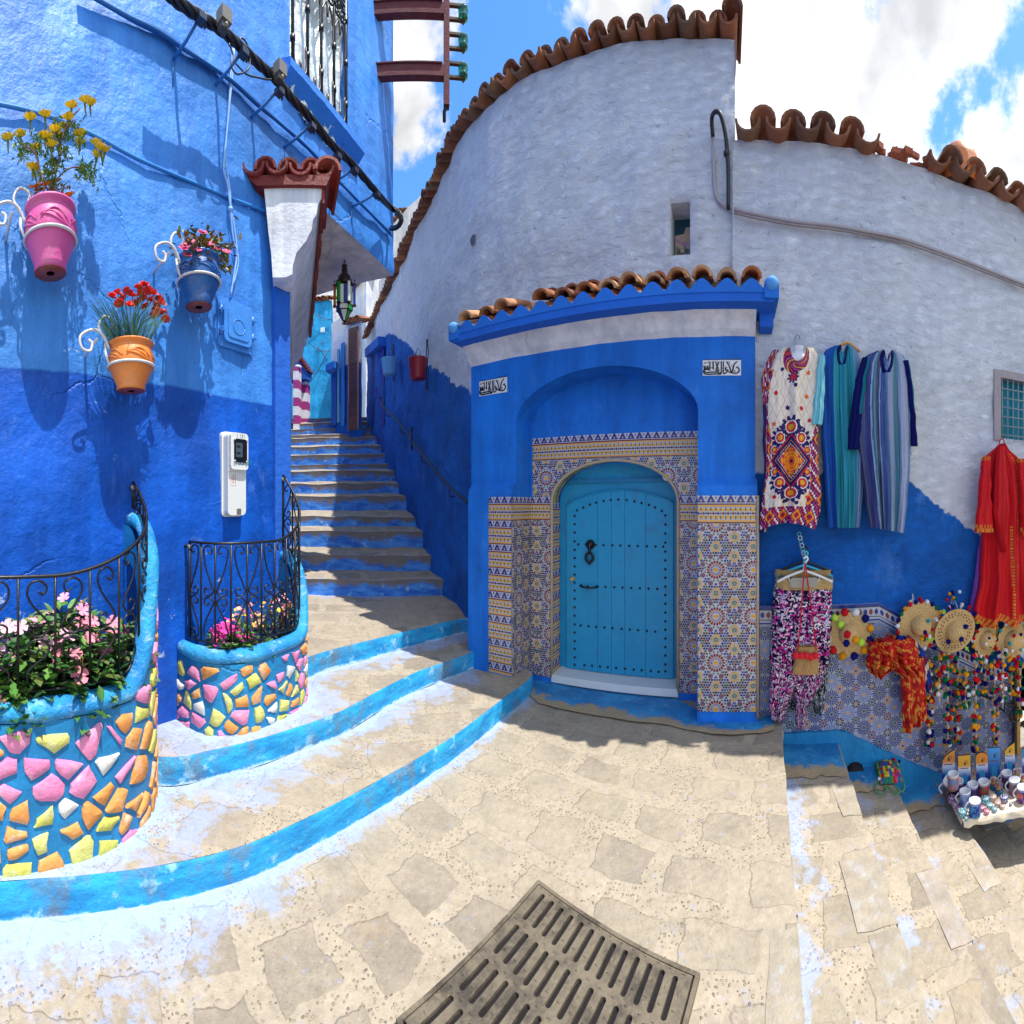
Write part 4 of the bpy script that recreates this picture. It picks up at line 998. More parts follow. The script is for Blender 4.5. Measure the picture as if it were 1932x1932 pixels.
# name plates in Arabic script
def plaque(x0, x1, y0, y1, lab):
    a, b = PP.s(x0), PP.s(x1); zt_, zb_2 = (PP.z(x0, y0) + PP.z(x1, y0)) / 2, (PP.z(x0, y1) + PP.z(x1, y1)) / 2
    f = lambda u, v, o: fp(a + (b - a) * u, zb_2 + (zt_ - zb_2) * v, o); K = hx('#181014'); RD = hx('#8a3420')
    mb = MB(); mb.prism(f, [(0, 0), (1, 0), (1, 1), (0, 1)], -.01, .006, (.74, .76, .80))
    f2 = lambda u, v, o: fp(a + (b - a) * u / 2.1, zb_2 + (zt_ - zb_2) * v, o)
    for (x, y, r) in ((.14, .82, .07), (.30, .86, .06), (1.02, .84, .05), (1.42, .8, .09), (1.92, .55, .06), (.78, .6, .05), (1.76, .28, .06), (.48, .5, .05), (1.18, .12, .04)): mb.poly([f2(p, q, .0072) for p, q in ngon(x, y, r, 9)], RD); mb.poly([f2(p, q, .0076) for p, q in ngon(x + .01, y, r * .45, 7)], (.74, .76, .80))
    for q in ((.5, .9, .62, .3), (.7, .35, .82, .9), (1.1, .4, 1.3, .62), (1.55, .7, 1.75, .2)): stroke(mb, f2, [(q[0], q[1]), ((q[0] + q[2]) / 2 + .04, (q[1] + q[3]) / 2), (q[2], q[3])], .025, .0070, RD)
    W_ = .085
    for pts in ([(.06, .66), (.10, .40), (.14, .36), (.16, .62)], [(.16, .5), (.22, .38), (.28, .62), (.30, .38), (.38, .40), (.40, .9)], [(.06, .4), (.05, .22), (.14, .10), (.4, .08), (.75, .10), (.98, .08), (1.02, .2)],
                [(.05, .30), (.2, .20), (.6, .22), (.88, .20)], [(.58, .92), (.57, .4)], [(.7, .92), (.82, .48), (.88, .34), (.78, .30), (.74, .40), (.9, .9)], [(1.02, .93), (1.02, .3), (.96, .12), (.9, .14), (.88, .25)], [(1.14, .92), (1.13, .2), (1.2, .12), (1.34, .24), (1.38, .36), (1.26, .34), (1.26, .46), (1.34, .5)],
                [(1.30, .90), (1.46, .6), (1.55, .25), (1.62, .24), (1.72, .7), (1.9, .9)], [(1.82, .5), (1.95, .48), (2.0, .3), (1.86, .14), (1.6, .16), (1.4, .24)]):
        sm_ = smooth([V((p, q, 0)) for p, q in pts], 5); n = len(sm_); stroke(mb, f2, [(p.x, p.y) for p in sm_], [W_ * (.55 + .45 * sin(pi * (.15 + .7 * k / n))) for k in range(n)], .0082, K)
    for q in ((.45, .30), (1.22, .28), (.86, .52)): mb.poly([f2(p, r, .0083) for p, r in ngon(q[0], q[1], .03, 4)], K)
    stroke(mb, f, [(.02, 1.03), (.5, 1.02), (1, 1.05)], .05, .004, K)
    o = mb.build('plaque', M_glaze, port); o['label'] = lab
plaque(905, 957, 716, 744, 'white calligraphy tile beside the left pier'); plaque(1326, 1398, 680, 709, 'white calligraphy tile above the right pier')
# door leaf
OD = -.45; LA, LB_ = PP.s(1069, OD), PP.s(1279, OD); DC = (.008, .30, .58)
mb = MB()
mb.prism(fp, [(DA - .1, .05), (DB + .1, .05), (DB + .1, 2.1), (DA - .1, 2.1)], -.5, OD - .03, DC)
mb.box(fp(DA - .05, 1.80, OD), PP.u * 1.3, PP.n * .03, V((0, 0, .035)), (.006, .20, .47))
door = mb.build('door', M_door, WHs)
mb = MB(); cuts = [LA, PP.s(1164 - 48, OD), PP.s(1184, OD), PP.s(1206, OD), PP.s(1236, OD), LB_]
cuts = [LA] + [PP.s((1250 + c * .647) / 1.941, OD) for c in (1451, 1528, 1604, 1723)] + [LB_ - .04]
zarch = lambda s: 1.60 + .125 * (1 - ((s - (LA + LB_) / 2) / ((LB_ - LA) / 2)) ** 2)
for a, b in zip(cuts, cuts[1:]):
    ss = [a + .0015 + (b - a - .003) * k / 6 for k in range(7)]
    mb.prism(fp, [(ss[0], .1), (ss[-1], .1)] + [(s, zarch(s)) for s in ss[::-1]], OD - .03, OD, DC)
ss = [LA + (LB_ - .04 - LA) * k / 20 for k in range(21)]; mb.tube([fp(s, zarch(s) + .005, OD) for s in ss], .008, 5, DC)
leaf = mb.build('leaf', M_door, door)
mb = Many(); SK = hx('#15131c')
def stud(cx, cy): mb.next(); mb.ball(PP.P((1250 + cx * .647) / 1.941, (1250 + cy * .647) / 1.941, OD), .0115, SK, 8, 5)
for y in (988, 1035, 1082, 1132, 1180, 1227, 1274, 1320, 1365, 1410, 1457, 1505, 1553, 1602, 1648, 1696, 1740, 1788, 1830): stud(1321, y)
for y in (985, 1037, 1088, 1139, 1190, 1240, 1290, 1338, 1388, 1436, 1485, 1535, 1584, 1632, 1682, 1730, 1778, 1828, 1868): stud(1834, y)
for x, y in ((1335, 957), (1370, 941), (1408, 924), (1442, 913), (1485, 904), (1525, 898), (1568, 896), (1615, 899), (1659, 905), (1699, 915), (1741, 926), (1776, 940), (1814, 960)): stud(x, y)
for x in (1342, 1384, 1440, 1484, 1534, 1580, 1630, 1678, 1729, 1779, 1822): stud(x, 1149 + (x - 1342) * .028)
for x in (1450, 1496, 1545, 1592, 1641, 1690, 1739, 1789): stud(x, 1388 + (x - 1450) * .04)
for x in (1355, 1400, 1443, 1490, 1535, 1587, 1633, 1680, 1729, 1777): stud(x, 1608 + (x - 1355) * .083)
for x in (1376, 1420, 1465, 1508, 1556, 1606, 1655, 1700, 1752, 1796): stud(x, 1832 + (x - 1376) * .09)
mb.build('stud', M_iron, leaf)
mb = MB(); c = PP.P((1250 + 1410 * .647) / 1.941, (1250 + 1150 * .647) / 1.941, OD); kx = PP.s((1250 + 1410 * .647) / 1.941, OD); kz = c.z
for k in range(12): a = 2 * pi * k / 12; mb.ball(fp(kx + .036 * cos(a), kz + .036 * sin(a), OD), .012, SK, 6, 4)
mb.ball(fp(kx, kz, OD), .034, SK, 10, 6)
mb.tube([fp(kx + .012 * cos(t) + .0, kz - .03, OD + .03) for t in (0, 1)] , .01, 5, SK)
mb.tube([fp(kx + .034 * sin(t), kz - .115 - .042 * cos(t), OD + .03) for t in [2 * pi * k / 16 for k in range(17)]], .0125, 6, SK); mb.tube([fp(kx, kz, OD + .03), fp(kx, kz - .08, OD + .03)], .012, 6, SK); mb.ball(fp(kx, kz - .165, OD + .03), .016, SK, 8, 6)
mb.build('knocker', M_iron, leaf)
mb = MB(); ax_ = PP.s((1250 + 1356 * .647) / 1.941, OD); bx_ = PP.s((1250 + 1450 * .647) / 1.941, OD); hz = PP.z((1250 + 1400 * .647) / 1.941, (1250 + 1385 * .647) / 1.941, OD)
mb.tube([fp(ax_, hz, OD), fp(ax_ + .02, hz - .005, OD + .03), fp((ax_ + bx_) / 2, hz - .01, OD + .045), fp(bx_ - .02, hz - .005, OD + .03), fp(bx_, hz, OD)], [.011, .009, .007, .009, .011], 6, SK)
for e in (ax_, bx_, (ax_ + bx_) / 2): mb.ball(fp(e, hz, OD + (.04 if e not in (ax_, bx_) else 0)), .014, SK, 8, 5)
mb.build('handle', M_iron, leaf)
mb = MB(); k_ = PP.P((1250 + 1310 * .647) / 1.941, (1250 + 1343 * .647) / 1.941, OD + .01); mb.ball(k_, .02, hx('#c99a4a'), 10, 7); mb.ball(k_ - PP.n * .03, .015, hx('#d8b060'), 10, 7); mb.build('knob', M_paintmetal, leaf)
mb = MB(); mb.prism(fp, [(DA, .03), (DB, .03), (DB, .095), (DA, .095)], -.5, -.262, (.74, .76, .76)); mb.build('sill', M_glaze, door)

# ---------------------------------------------------------------- glazed dado along the steps
fd = lambda s, z, o: PR.at(s, z, .022 + o)
DS0, DK, DZ, DB0, DBK, SLP, DE = -.04, .885, .832, -.12, .585, -.6, 3.3
def motif_flower(petc, cen, n=18, r=.058):
    return [(petal(0, 0, 2 * pi * k / n, r * .30, r, .002, r * .088), petc) for k in range(n)] + [(ngon(0, 0, r * .2, 10), cen)]
def motif_ros(c, cen, r=.0345): return [(petal(0, 0, 2 * pi * k / 8 + .39, r * .38, r, .002, r * .24), c) for k in range(8)] + [(ngon(0, 0, r * .27, 8), cen)]
BF = motif_flower(hx('#172a7c'), hx('#3c5a34')); SF = motif_flower(hx('#6f84be'), hx('#d59a4e'), 16, .060); LTB = hx('#a9b4d4')
RO = [motif_ros(hx('#7c3326'), hx('#24419a')), motif_ros(hx('#cf8f4a'), hx('#24419a')), motif_ros(hx('#3a5630'), hx('#24419a')), motif_ros(hx('#2e2622'), hx('#c98f52'))]
BH_ = .15
regs = [([(1, 0, DBK), (-1, 0, -DS0), (0, 1, DZ - BH_), (0, -1, -DB0)], (DS0, DBK)),
        ([(1, 0, DK), (-1, 0, -DBK), (0, 1, DZ - BH_), (SLP, -1, -(DB0 - SLP * DBK))], (DBK, DK)),
        ([(1, 0, DE), (-1, 0, -DK), (-SLP, 1, DZ - BH_ - SLP * DK), (SLP, -1, -(DB0 - SLP * DBK))], (DK, DE))]
ztop = lambda s: DZ if s < DK else DZ + SLP * (s - DK); zbot = lambda s: DB0 if s < DBK else DB0 + SLP * (s - DBK)
mb = MB(); ks = [DS0, DBK, DK, DE]
mb.prism(fd, [(s, zbot(s)) for s in ks] + [(s, ztop(s)) for s in ks[::-1]], -.03, 0, hx('#a2a9c0'))
for pl, (a, b) in regs:
    for i in range(int((a - .15) / .127) - 1, int((b + .15) / .127) + 2):
        for j in range(-16, 8):
            x, y = i * .127, j * .127
            if not (zbot(x) - .1 < y < ztop(x) + .1): continue
            lay(mb, fd, SF if (i + 2 * j) % 3 == 2 else BF, [(x, y)], None, planes=pl)
            x2, y2 = x + .0635, y + .0635
            lay(mb, fd, RO[(i * 3 + j * 5) % 4], [(x2, y2)], None, planes=pl)
            for ddx, ddy in ((.0635, 0), (0, .0635)): lay(mb, fd, [(ngon(0, 0, .0065, 4), hx('#3a4f9c') if (i + j) % 2 else hx('#4a5a34'))], [(x + ddx, y + ddy)], None, planes=pl)
for (a, b) in ((DS0, DK), (DK, DE)):
    f3 = lambda s, h, o: fd(s, ztop(s) - h, o)
    def band(h0, h1, c, l): mb.poly([f3(a, h0, l), f3(b, h0, l), f3(b, h1, l), f3(a, h1, l)], c)
    NV = hx('#2a3f92')
    band(0, .022, hx('#233a8a'), .002); band(.022, .028, hx('#3a4a3a'), .002); band(.028, .098, WHT, .0015); band(.098, .104, hx('#3a4a3a'), .002); band(.120, .132, NV, .002); band(.104, .12, hx('#b9c2d6'), .0015)
    n = int((b - a) / .044)
    for k in range(n + 1):
        x = a + (k + .5) * .044
        if x > b - .01: continue
        c = (hx('#233a8a'), hx('#8a3a20'))[k % 2]
        mb.poly([f3(p, q, .003) for p, q in ngon(x, .063, .020, 4, pi / 4)], c); mb.poly([f3(p, q, .0033) for p, q in ngon(x, .063, .021, 4, 0, .7, 1.35)], c)
mb.build('tile_dado', M_glaze, WHs)
# rough blue plaster foot below the tiles
mb = MB(); N_ = 40
ss = [DS0 + (DE - DS0) * k / N_ for k in range(N_ + 1)]
mb.prism(lambda a, b, o: PR.at(a, b + .01 * noise.noise(V((a * 9, b * 9, o))), o), [(s, zbot(s) - .55) for s in ss] + [(s, zbot(s) + .004) for s in ss[::-1]], -.02, .045, (.01, .22, .6)); mb.build('plinth', M_cyan, WHs)
# ---------------------------------------------------------------- leaves and flowers
def leaf(mb, p, d, up, L, w, col):
    d = d.normalized(); s = d.cross(up); s = s.normalized() if s.length > 1e-4 else d.orthogonal().normalized(); u = s.cross(d).normalized()
    a, b, c, e, f, g_ = p, p + d * L * .35 + s * w, p + d * L * .75 + s * w * .7 - u * L * .05, p + d * L - u * L * .18, p + d * L * .75 - s * w * .7 - u * L * .05, p + d * L * .35 - s * w
    m1, m2 = p + d * L * .35 - u * w * .35, p + d * L * .75 - u * (w * .3 + L * .07)
    i = [mb.vert(x) for x in (a, b, c, e, f, g_, m1, m2)]; c2 = jit(col, .12)
    for q in ((0, 6, 1), (1, 6, 7, 2), (2, 7, 3)): mb.face([i[k] for k in q], col)
    for q in ((0, 5, 6), (5, 4, 7, 6), (4, 3, 7)): mb.face([i[k] for k in q], c2)
def rdir(zmin=-.2): 
    while True:
        d = V((random.uniform(-1, 1), random.uniform(-1, 1), random.uniform(zmin, 1)))
        if .2 < d.length < 1: return d.normalized()
def bloom(mb, p, n, r, col, cen=None, petals=5, cup=.25, w=.55):
    n = n.normalized(); a = n.orthogonal().normalized(); b = n.cross(a); ph = random.random() * 6
    c0 = mb.vert(p)
    for k in range(petals):
        t = ph + 2 * pi * k / petals; q = []
        for dt, rr, h in ((-w * 1.0, .55, cup * .5), (-w * .75, .95, cup), (0, 1.02, cup * .8), (w * .75, .95, cup), (w * 1.0, .55, cup * .5)):
            q.append(mb.vert(p + (a * cos(t + dt) + b * sin(t + dt)) * r * rr + n * r * h * random.uniform(.7, 1.3)))
        c = jit(col, .12); mb.face((c0, q[0], q[1], q[2]), c); mb.face((c0, q[2], q[3], q[4]), c)
    if cen: mb.ball(p + n * r * .08, r * .16, cen, 5, 4)
GL = [hx(c) for c in ('#3f6a2e', '#2f5526', '#557f35', '#234520', '#6a8f3c')]

# ---------------------------------------------------------------- pots on the blue wall
def pot(x, yt, yb, r, col, dark, name_lab, carve):
    D = .2; c = PL.at(PL.s(x, D), 0, D); zt, zb = PL.z(x, yt, D), PL.z(x, yb, D); h = zt - zb
    mb = MB(); rb = r * .62
    prof = [(.02, 0), (rb, 0), (rb * 1.02, h * .06), (rb * .99, h * .10), (r * .98, h * .50), (r, h * .58), (r * .99, h * .70), (r * .93, h * .82), (r * .87, h * .88), (r * .90, h * .93), (r * 1.0, h * .97), (r * 1.0, h), (r * .90, h), (r * .82, h * .9), (r * .5, h * .88)]
    mb.lathe([(a, zb + b) for a, b in prof], c, 36, lambda i, k: hx('#8a3b2a') if i == 0 else col)
    for k in range(5):                                  # scrolling relief round the belly
        t0 = 2 * pi * k / 5 + .4
        for q in range(3):
            pts = []
            for j in range(9):
                t = j / 8; a = t0 + t * 1.1; zz = zb + h * (.62 + .16 * sin(pi * t + q * .7) * (1 - .3 * q)); rr = r * (1.0 if zz < zb + h * .7 else .965) + .001
                pts.append(c + V((rr * cos(a), rr * sin(a), zz)))
            mb.tube(pts, [.0015 + .0028 * sin(pi * j / 8) for j in range(9)], 5, col)
    t = thing('flower_pot', name_lab, 'flower pot', c + V((0, 0, zb)))
    mb.build('pot', M_clay, t)
    m2 = MB(); m2.lathe([(0.0, zt - h * .1), (r * .84, zt - h * .1)], c, 16, hx('#3a2a1e')); m2.build('soil', M_soil, t)
    # iron ring and scrolled arm on the wall
    m3 = MB(); WI = (.72, .72, .74); rr = r * .985; zr = zb + h * .50
    m3.tube([c + V((rr * 1.03 * cos(a), rr * 1.03 * sin(a), zr)) for a in [2 * pi * k / 32 for k in range(33)]], .0075, 6, WI, False)
    s = PL.s(x, D) - r * 1.02; fr = PL.at; o = .17
    m3.tube([fr(s, zr, D), fr(s - .02, zr + .05, D), fr(s - .015, zr + .11, D - .02)], .007, 6, WI)
    m3.tube([fr(p, q, D - .01) for p, q in smooth2([(s + .005, zr + .08), (s - .03, zr + .15), (s + .005 - .09, zr + .17), (s - .15, zr + .13), (s - .145, zr + .07), (s - .10, zr + .06), (s - .09, zr + .10), (s - .11, zr + .115)])], .0075, 6, WI)
    m3.tube([fr(p, q, D - .02) for p, q in smooth2([(s - .01, zr + .12), (s - .05, zr + .19), (s - .02, zr + .25), (s + .03, zr + .23), (s + .02, zr + .185)])], .0075, 6, WI)
    m3.tube([fr(s - .06, zr + .13, D - .02), fr(s - .06, zr + .1, .0)], .008, 6, WI)
    b = m3.build('pot_bracket', M_paintmetal, None, base_of(m3)); return t, c, zt - h * .08, r, b
def smooth2(p, n=5): return [(q.x, q.y) for q in smooth([V((a, b, 0)) for a, b in p], n)]
PINK, ORG, BLU = hx('#d8569c'), hx('#ef8a38'), hx('#1457a0')
tp, c, zt, r, b = pot(95, 396, 516, .125, PINK, 0, 'pink glazed pot of yellow marigolds on the blue wall', 1)
tag(b, 'white scrolled iron ring holding the pink pot', 'pot bracket', 'scrolled rings on the blue wall')
mb = MB(); fl = Many(); BR = hx('#8a5a4a'); Lf = [hx('#6f8f2f'), hx('#86a23a'), hx('#4f7a2c')]
fo = lambda x, y, o=.2: PL.P(x, y, o)
stems = [((92, 392), (100, 350), (112, 300), (120, 250), (140, 225)), ((90, 392), (80, 340), (66, 290), (45, 275)), ((100, 345), (130, 318), (160, 316)), ((118, 262), (125, 235), (150, 205)), ((105, 320), (95, 285), (88, 260)), ((112, 300), (108, 262), (112, 235)), ((95, 392), (98, 370)), ((88, 392), (82, 372))]
for st_ in stems:
    k = random.uniform(.12, .26); mb.tube(smooth([fo(x, y, k + .02 * i) for i, (x, y) in enumerate(st_)], 4), .0035, 5, BR)
tips = [(135, 205), (160, 195), (170, 200), (57, 228), (85, 222), (128, 228), (122, 245), (112, 262), (150, 258), (85, 262), (97, 278), (150, 275), (68, 285), (15, 265), (38, 260), (180, 275), (190, 285), (183, 298), (198, 288), (62, 320), (65, 325), (105, 250), (90, 268)]
for x, y in tips:
    o = random.uniform(.12, .27); p = fo(x, y, o); q = p + V((random.uniform(-.02, .02), random.uniform(-.02, .02), -.06))
    mb.tube([q, p], [.003, .007], 5, hx('#6f7a3a'))
    fl.next(); bloom(fl, p, V((.3, -.2, 1)), .033, hx('#fbd81a'), None, 7, .7, .5); bloom(fl, p + V((0, 0, .006)), V((.2, .2, 1)), .022, hx('#f0c010'), None, 6, .8, .5)
for x, y, n in ((45, 285, 26), (30, 270, 10), (75, 280, 14), (115, 245, 26), (120, 290, 20), (105, 310, 26), (88, 330, 30), (160, 320, 40), (150, 265, 18), (70, 262, 12), (98, 268, 20), (170, 335, 14), (140, 235, 14), (100, 350, 14)):
    for k in range(int(n * 1.6)):
        p = fo(x + random.gauss(0, 9), y + random.gauss(0, 9), random.uniform(.13, .27)); d = rdir(-.6)
        for j in range(3): leaf(mb, p, (d + rdir(-.5) * .8), V((0, 0, 1)), random.uniform(.018, .035), .0035, jit(random.choice(Lf), .25))
for k in range(110):
    p = fo(random.uniform(68, 132), random.uniform(350, 395), random.uniform(.12, .28)); leaf(mb, p, rdir(-.3), V((0, 0, 1)), random.uniform(.02, .04), .005, jit(random.choice([hx('#7a6a3a'), hx('#5a6a30'), hx('#8a6040')]), .25))
for x, y in ((67, 355), (92, 350), (100, 362), (105, 345), (130, 370), (125, 375), (85, 352), (75, 362)): fl.next(); bloom(fl, fo(x, y, random.uniform(.15, .28)), V((.3, -.3, .8)), .032, hx('#f09a1a'), None, 8, .4, .5)
mb.build('stems', M_leaf, tp); fl.build('flower', M_petal, tp)
tp, c, zt, r, b = pot(247, 650, 738, .12, ORG, 0, 'orange glazed pot of red carnations, lowest on the wall', 1)
tag(b, 'white scrolled iron ring holding the orange pot', 'pot bracket', 'scrolled rings on the blue wall')
mb = MB(); fl = Many(); SG = [hx('#5f8a5a'), hx('#476f46'), hx('#7ba06a')]
for k in range(230):
    a = random.random() * 2 * pi; rr = sqrt(random.random()) * r * .8; p = c + V((rr * cos(a), rr * sin(a), zt)); L = random.uniform(.10, .27); d = V((cos(a) * .45 * rr / r + random.uniform(-.15, .15), sin(a) * .45 * rr / r + random.uniform(-.15, .15), 1)).normalized()
    pts = [p + d * L * t + V((cos(a), sin(a), 0)) * .06 * t * t for t in (0, .35, .7, 1)]; w = .0035
    sd = d.cross(V((.3, .9, .1))).normalized()
    for q in range(3): mb.poly([pts[q] - sd * w, pts[q] + sd * w, pts[q + 1] + sd * w * (.8 if q < 2 else .1), pts[q + 1] - sd * w * (.8 if q < 2 else .1)], jit(random.choice(SG), .2))
for x, y in ((212, 562), (222, 556), (232, 565), (240, 552), (250, 560), (262, 545), (272, 540), (280, 550), (290, 556), (300, 566), (285, 570), (270, 565), (258, 574), (245, 578), (275, 580), (295, 582), (305, 575), (308, 592), (292, 596), (312, 604), (225, 574), (266, 556), (298, 590)):
    p = fo(x, y, random.uniform(.12, .3)); mb.tube([c + V((0, 0, zt)), (c + V((0, 0, zt + .1))).lerp(p, .4), p], .002, 4, SG[1])
    fl.next()
    for q in range(3): bloom(fl, p + V((0, 0, .004 * q)), V((random.uniform(-.4, .7), random.uniform(-.7, .3), .7)), .028 - .004 * q, jit(hx('#e8412c'), .12), None, 8, .35 + .2 * q, .5)
mb.build('stems', M_leaf, tp); fl.build('flower', M_petal, tp)
tp, c, zt, r, b = pot(375, 490, 580, .122, BLU, 0, 'dark blue glazed pot of small pink flowers', 1)
tag(b, 'white scrolled iron ring holding the dark blue pot', 'pot bracket', 'scrolled rings on the blue wall')
mb = MB(); fl = Many()
for k in range(330):
    x, y = random.gauss(382, 22), random.gauss(466, 16)
    if y > 500 and abs(x - 375) < 42: y = 470
    p = fo(x, y, random.uniform(.08, .32)); leaf(mb, p, rdir(-.5), V((0, 0, 1)), random.uniform(.03, .055), .010, jit(random.choice([hx('#6f7a2c'), hx('#8a6a34'), hx('#566b2a'), hx('#a3803a'), hx('#3f5a2a')]), .25))
for k in range(24): x = random.uniform(345, 425); p = fo(x, random.uniform(430, 470), .2); mb.tube([c + V((0, 0, zt)), p], .0025, 4, hx('#8a2f38'))
for k in range(60): x = random.uniform(418, 432); leaf(mb, fo(x, random.uniform(455, 510), .2 + random.uniform(-.05, .06)), rdir(-.8), V((0, 0, 1)), .04, .01, jit(hx('#8a7a34'), .25))
for x, y in ((350, 465), (353, 482), (362, 458), (382, 440), (395, 462), (408, 470), (346, 470), (428, 476), (372, 472)): fl.next(); bloom(fl, fo(x, y, .3), V((.5, -.4, .5)), .028, hx('#e0457e'), None, 5, .3)
mb.build('foliage', M_leaf, tp); fl.build('flower', M_petal, tp)

# ---------------------------------------------------------------- meter, hatch, cables
fr = PL.at
s0, s1 = PL.s(420, .03), PL.s(465, .09); z0, z1 = PL.z(440, 972, .05), PL.z(440, 818, .05); h = z1 - z0; w = s1 - s0
t = thing('electric_meter', 'white plastic electric meter box with dark window on the blue wall', 'electric meter', fr((s0 + s1) / 2, z0))
def rrect(a, b, c, d, r, n=4): return [(x + r * cos(q), y + r * sin(q)) for x, y, q0 in ((b - r, d - r, 0), (a + r, d - r, pi / 2), (a + r, c + r, pi), (b - r, c + r, 1.5 * pi)) for q in [q0 + pi / 2 * k / n for k in range(n + 1)]]
MW = (.74, .74, .72)
mb = MB(); mb.prism(fr, rrect(s0 - .01, s1 + .012, z0 - .01, z1 + .01, .03), -.01, .035, MW); mb.prism(fr, rrect(s0, s1, z0, z1, .03), .03, .085, MW)
zm = z0 + h * .55; mb.prism(fr, rrect(s0 + .003, s1 - .003, zm, z1 - .004, .025), .08, .112, MW); mb.prism(fr, [(s0 + .003, zm + .02), (s1 - .003, zm + .02), (s1 - .003, zm - .012), (s0 + .003, zm - .012)], .06, .09, MW)
mb.build('casing', M_plastic, t)
mb = MB(); mb.prism(fr, rrect(s0 + w * .18, s1 - w * .12, z1 - h * .36, z1 - h * .08, .012), .11, .118, hx('#15181e')); wn_ = mb.build('window', M_print, t)
mb = MB(); mb.prism(fr, [(s0 + w * .26, z1 - h * .30), (s0 + w * .62, z1 - h * .30), (s0 + w * .62, z1 - h * .13), (s0 + w * .26, z1 - h * .13)], None, .1186, hx('#4a5560'))
for q in (.16, .24): mb.poly([fr(s0 + w * .3, z1 - h * (q + .03), .119), fr(s0 + w * .5, z1 - h * (q + .03), .119), fr(s0 + w * .5, z1 - h * q, .119), fr(s0 + w * .3, z1 - h * q, .119)], hx('#1e2a30'))
mb.build('dial', M_print, wn_)
mb = Many()
for a in (s0 + w * .2, s1 - w * .14):
    for q in (.09, .35): mb.next(); mb.ball(fr(a, z1 - h * q, .118), .008, (.5, .5, .48), 6, 4)
mb.build('screw', M_plastic, t)
mb = MB(); TL = hx('#1f7f86')
text_mesh('185/80', .052, fr, s0 + w * .22, zm + .028, .1135, TL, mb, .3, rot=.04); text_mesh('1 131', .032, fr, s0 + w * .3, z1 - h * .062, .1135, TL, mb, .2)
mb.build('handwriting', M_print, t)
mb = MB(); mb.prism(fr, [(s0 + w * .14, zm - .10), (s0 + w * .48, zm - .10), (s0 + w * .48, zm - .015), (s0 + w * .14, zm - .015)], None, .0865, (.78, .77, .74))
for q in range(3): mb.poly([fr(s0 + w * (.2 + .09 * q), zm - .09, .087), fr(s0 + w * (.23 + .09 * q), zm - .09, .087), fr(s0 + w * (.23 + .09 * q), zm - .03 - .012 * (q == 0), .087), fr(s0 + w * (.2 + .09 * q), zm - .03, .087)], hx('#c0503c'))
mb.build('sticker', M_print, t)
mb = MB(); mb.prism(fr, [(s0 + w * .48, z0 + .005), (s0 + w * .72, z0 + .005), (s0 + w * .72, z0 + h * .08), (s0 + w * .48, z0 + h * .08)], None, .0866, hx('#6f6a60')); mb.build('latch', M_plastic, t)
s0, s1, z0, z1 = PL.s(416), PL.s(468), PL.z(440, 652), PL.z(440, 578); LBc = (.06, .28, .78)
t = thing('wall_hatch', 'small blue painted metal hatch with hinges below the dark blue pot', 'hatch', fr((s0 + s1) / 2, z0))
mb = MB(); mb.prism(fr, rrect(s0 - .03, s1 + .03, z0 - .03, z1 + .03, .03), -.01, .012, LBc); mb.build('frame', M_paint_plain, t)
mb = MB(); mb.prism(fr, rrect(s0, s1, z0, z1, .04), .0, .04, LBc); mb.prism(fr, rrect(s0 + .03, s1 - .03, z0 + .03, z1 - .03, .03), .04, .046, LBc); mb.tube([fr((s0 + s1) / 2 + .05 * cos(a), (z0 + z1) / 2 - .02 + .05 * sin(a), .046) for a in [k * pi / 8 for k in range(17)]], .004, 5, LBc); mb.build('cover', M_paintmetal, t)
mb = Many()
for a, q in ((s0 - .015, .25), (s0 - .015, .75), (s1 + .015, .3), (s1 + .015, .75)): mb.next(); mb.tube([fr(a, z0 + (z1 - z0) * q - .025, .03), fr(a, z0 + (z1 - z0) * q + .025, .03)], .012, 6, LBc); mb.tube([fr(a - .02, z0 + (z1 - z0) * q, .03), fr(a + .03, z0 + (z1 - z0) * q, .035)], .007, 5, LBc)
mb.build('hinge', M_paintmetal, t)
def wire(pts, pl, out, r, col, mb, n=6): mb.tube(smooth([pl.P(x, y, out if not isinstance(out, (list, tuple)) else out[i]) for i, (x, y) in enumerate(pts)], 5), r, n, col)
# bundle of black cables held off the wall on painted hooks
cab = [(300, -30), (330, 0), (378, 32), (415, 55), (455, 90), (493, 125), (525, 155), (550, 185), (590, 228), (625, 272), (660, 305), (695, 345), (718, 372)]
t = thing('cable_bundle', 'thick bundle of twisted black cables running down across the blue wall', 'cable', PL.P(540, 180, .24))
for q in range(5):
    mb = MB(); ph = q * 1.3; P_ = smooth([PL.P(x, y, .24) for x, y in cab], 6) + [R(738, 392, 4.22), R(752, 402, 4.2), R(757, 418, 4.2), R(748, 429, 4.3), R(738, 430, 4.4)]
    P_ = smooth(P_, 2); mb.tube([p + PL.n * (.018 * cos(ph + i * .22)) + V((0, 0, .018 * sin(ph + i * .22))) for i, p in enumerate(P_)], .011, 6, (.012, .012, .016)); mb.build('cable', M_plastic, t)
mb = MB(); wire([(432, 82), (440, 105), (437, 125), (448, 140), (470, 128), (470, 95), (463, 78), (455, 72), (452, 85)], PL, .25, .005, (.02, .02, .025), mb); wire([(445, 120), (465, 140), (490, 147), (510, 150), (516, 140), (513, 127), (520, 128)], PL, .25, .005, (.02, .02, .025), mb); mb.build('loose_wire', M_plastic, t)
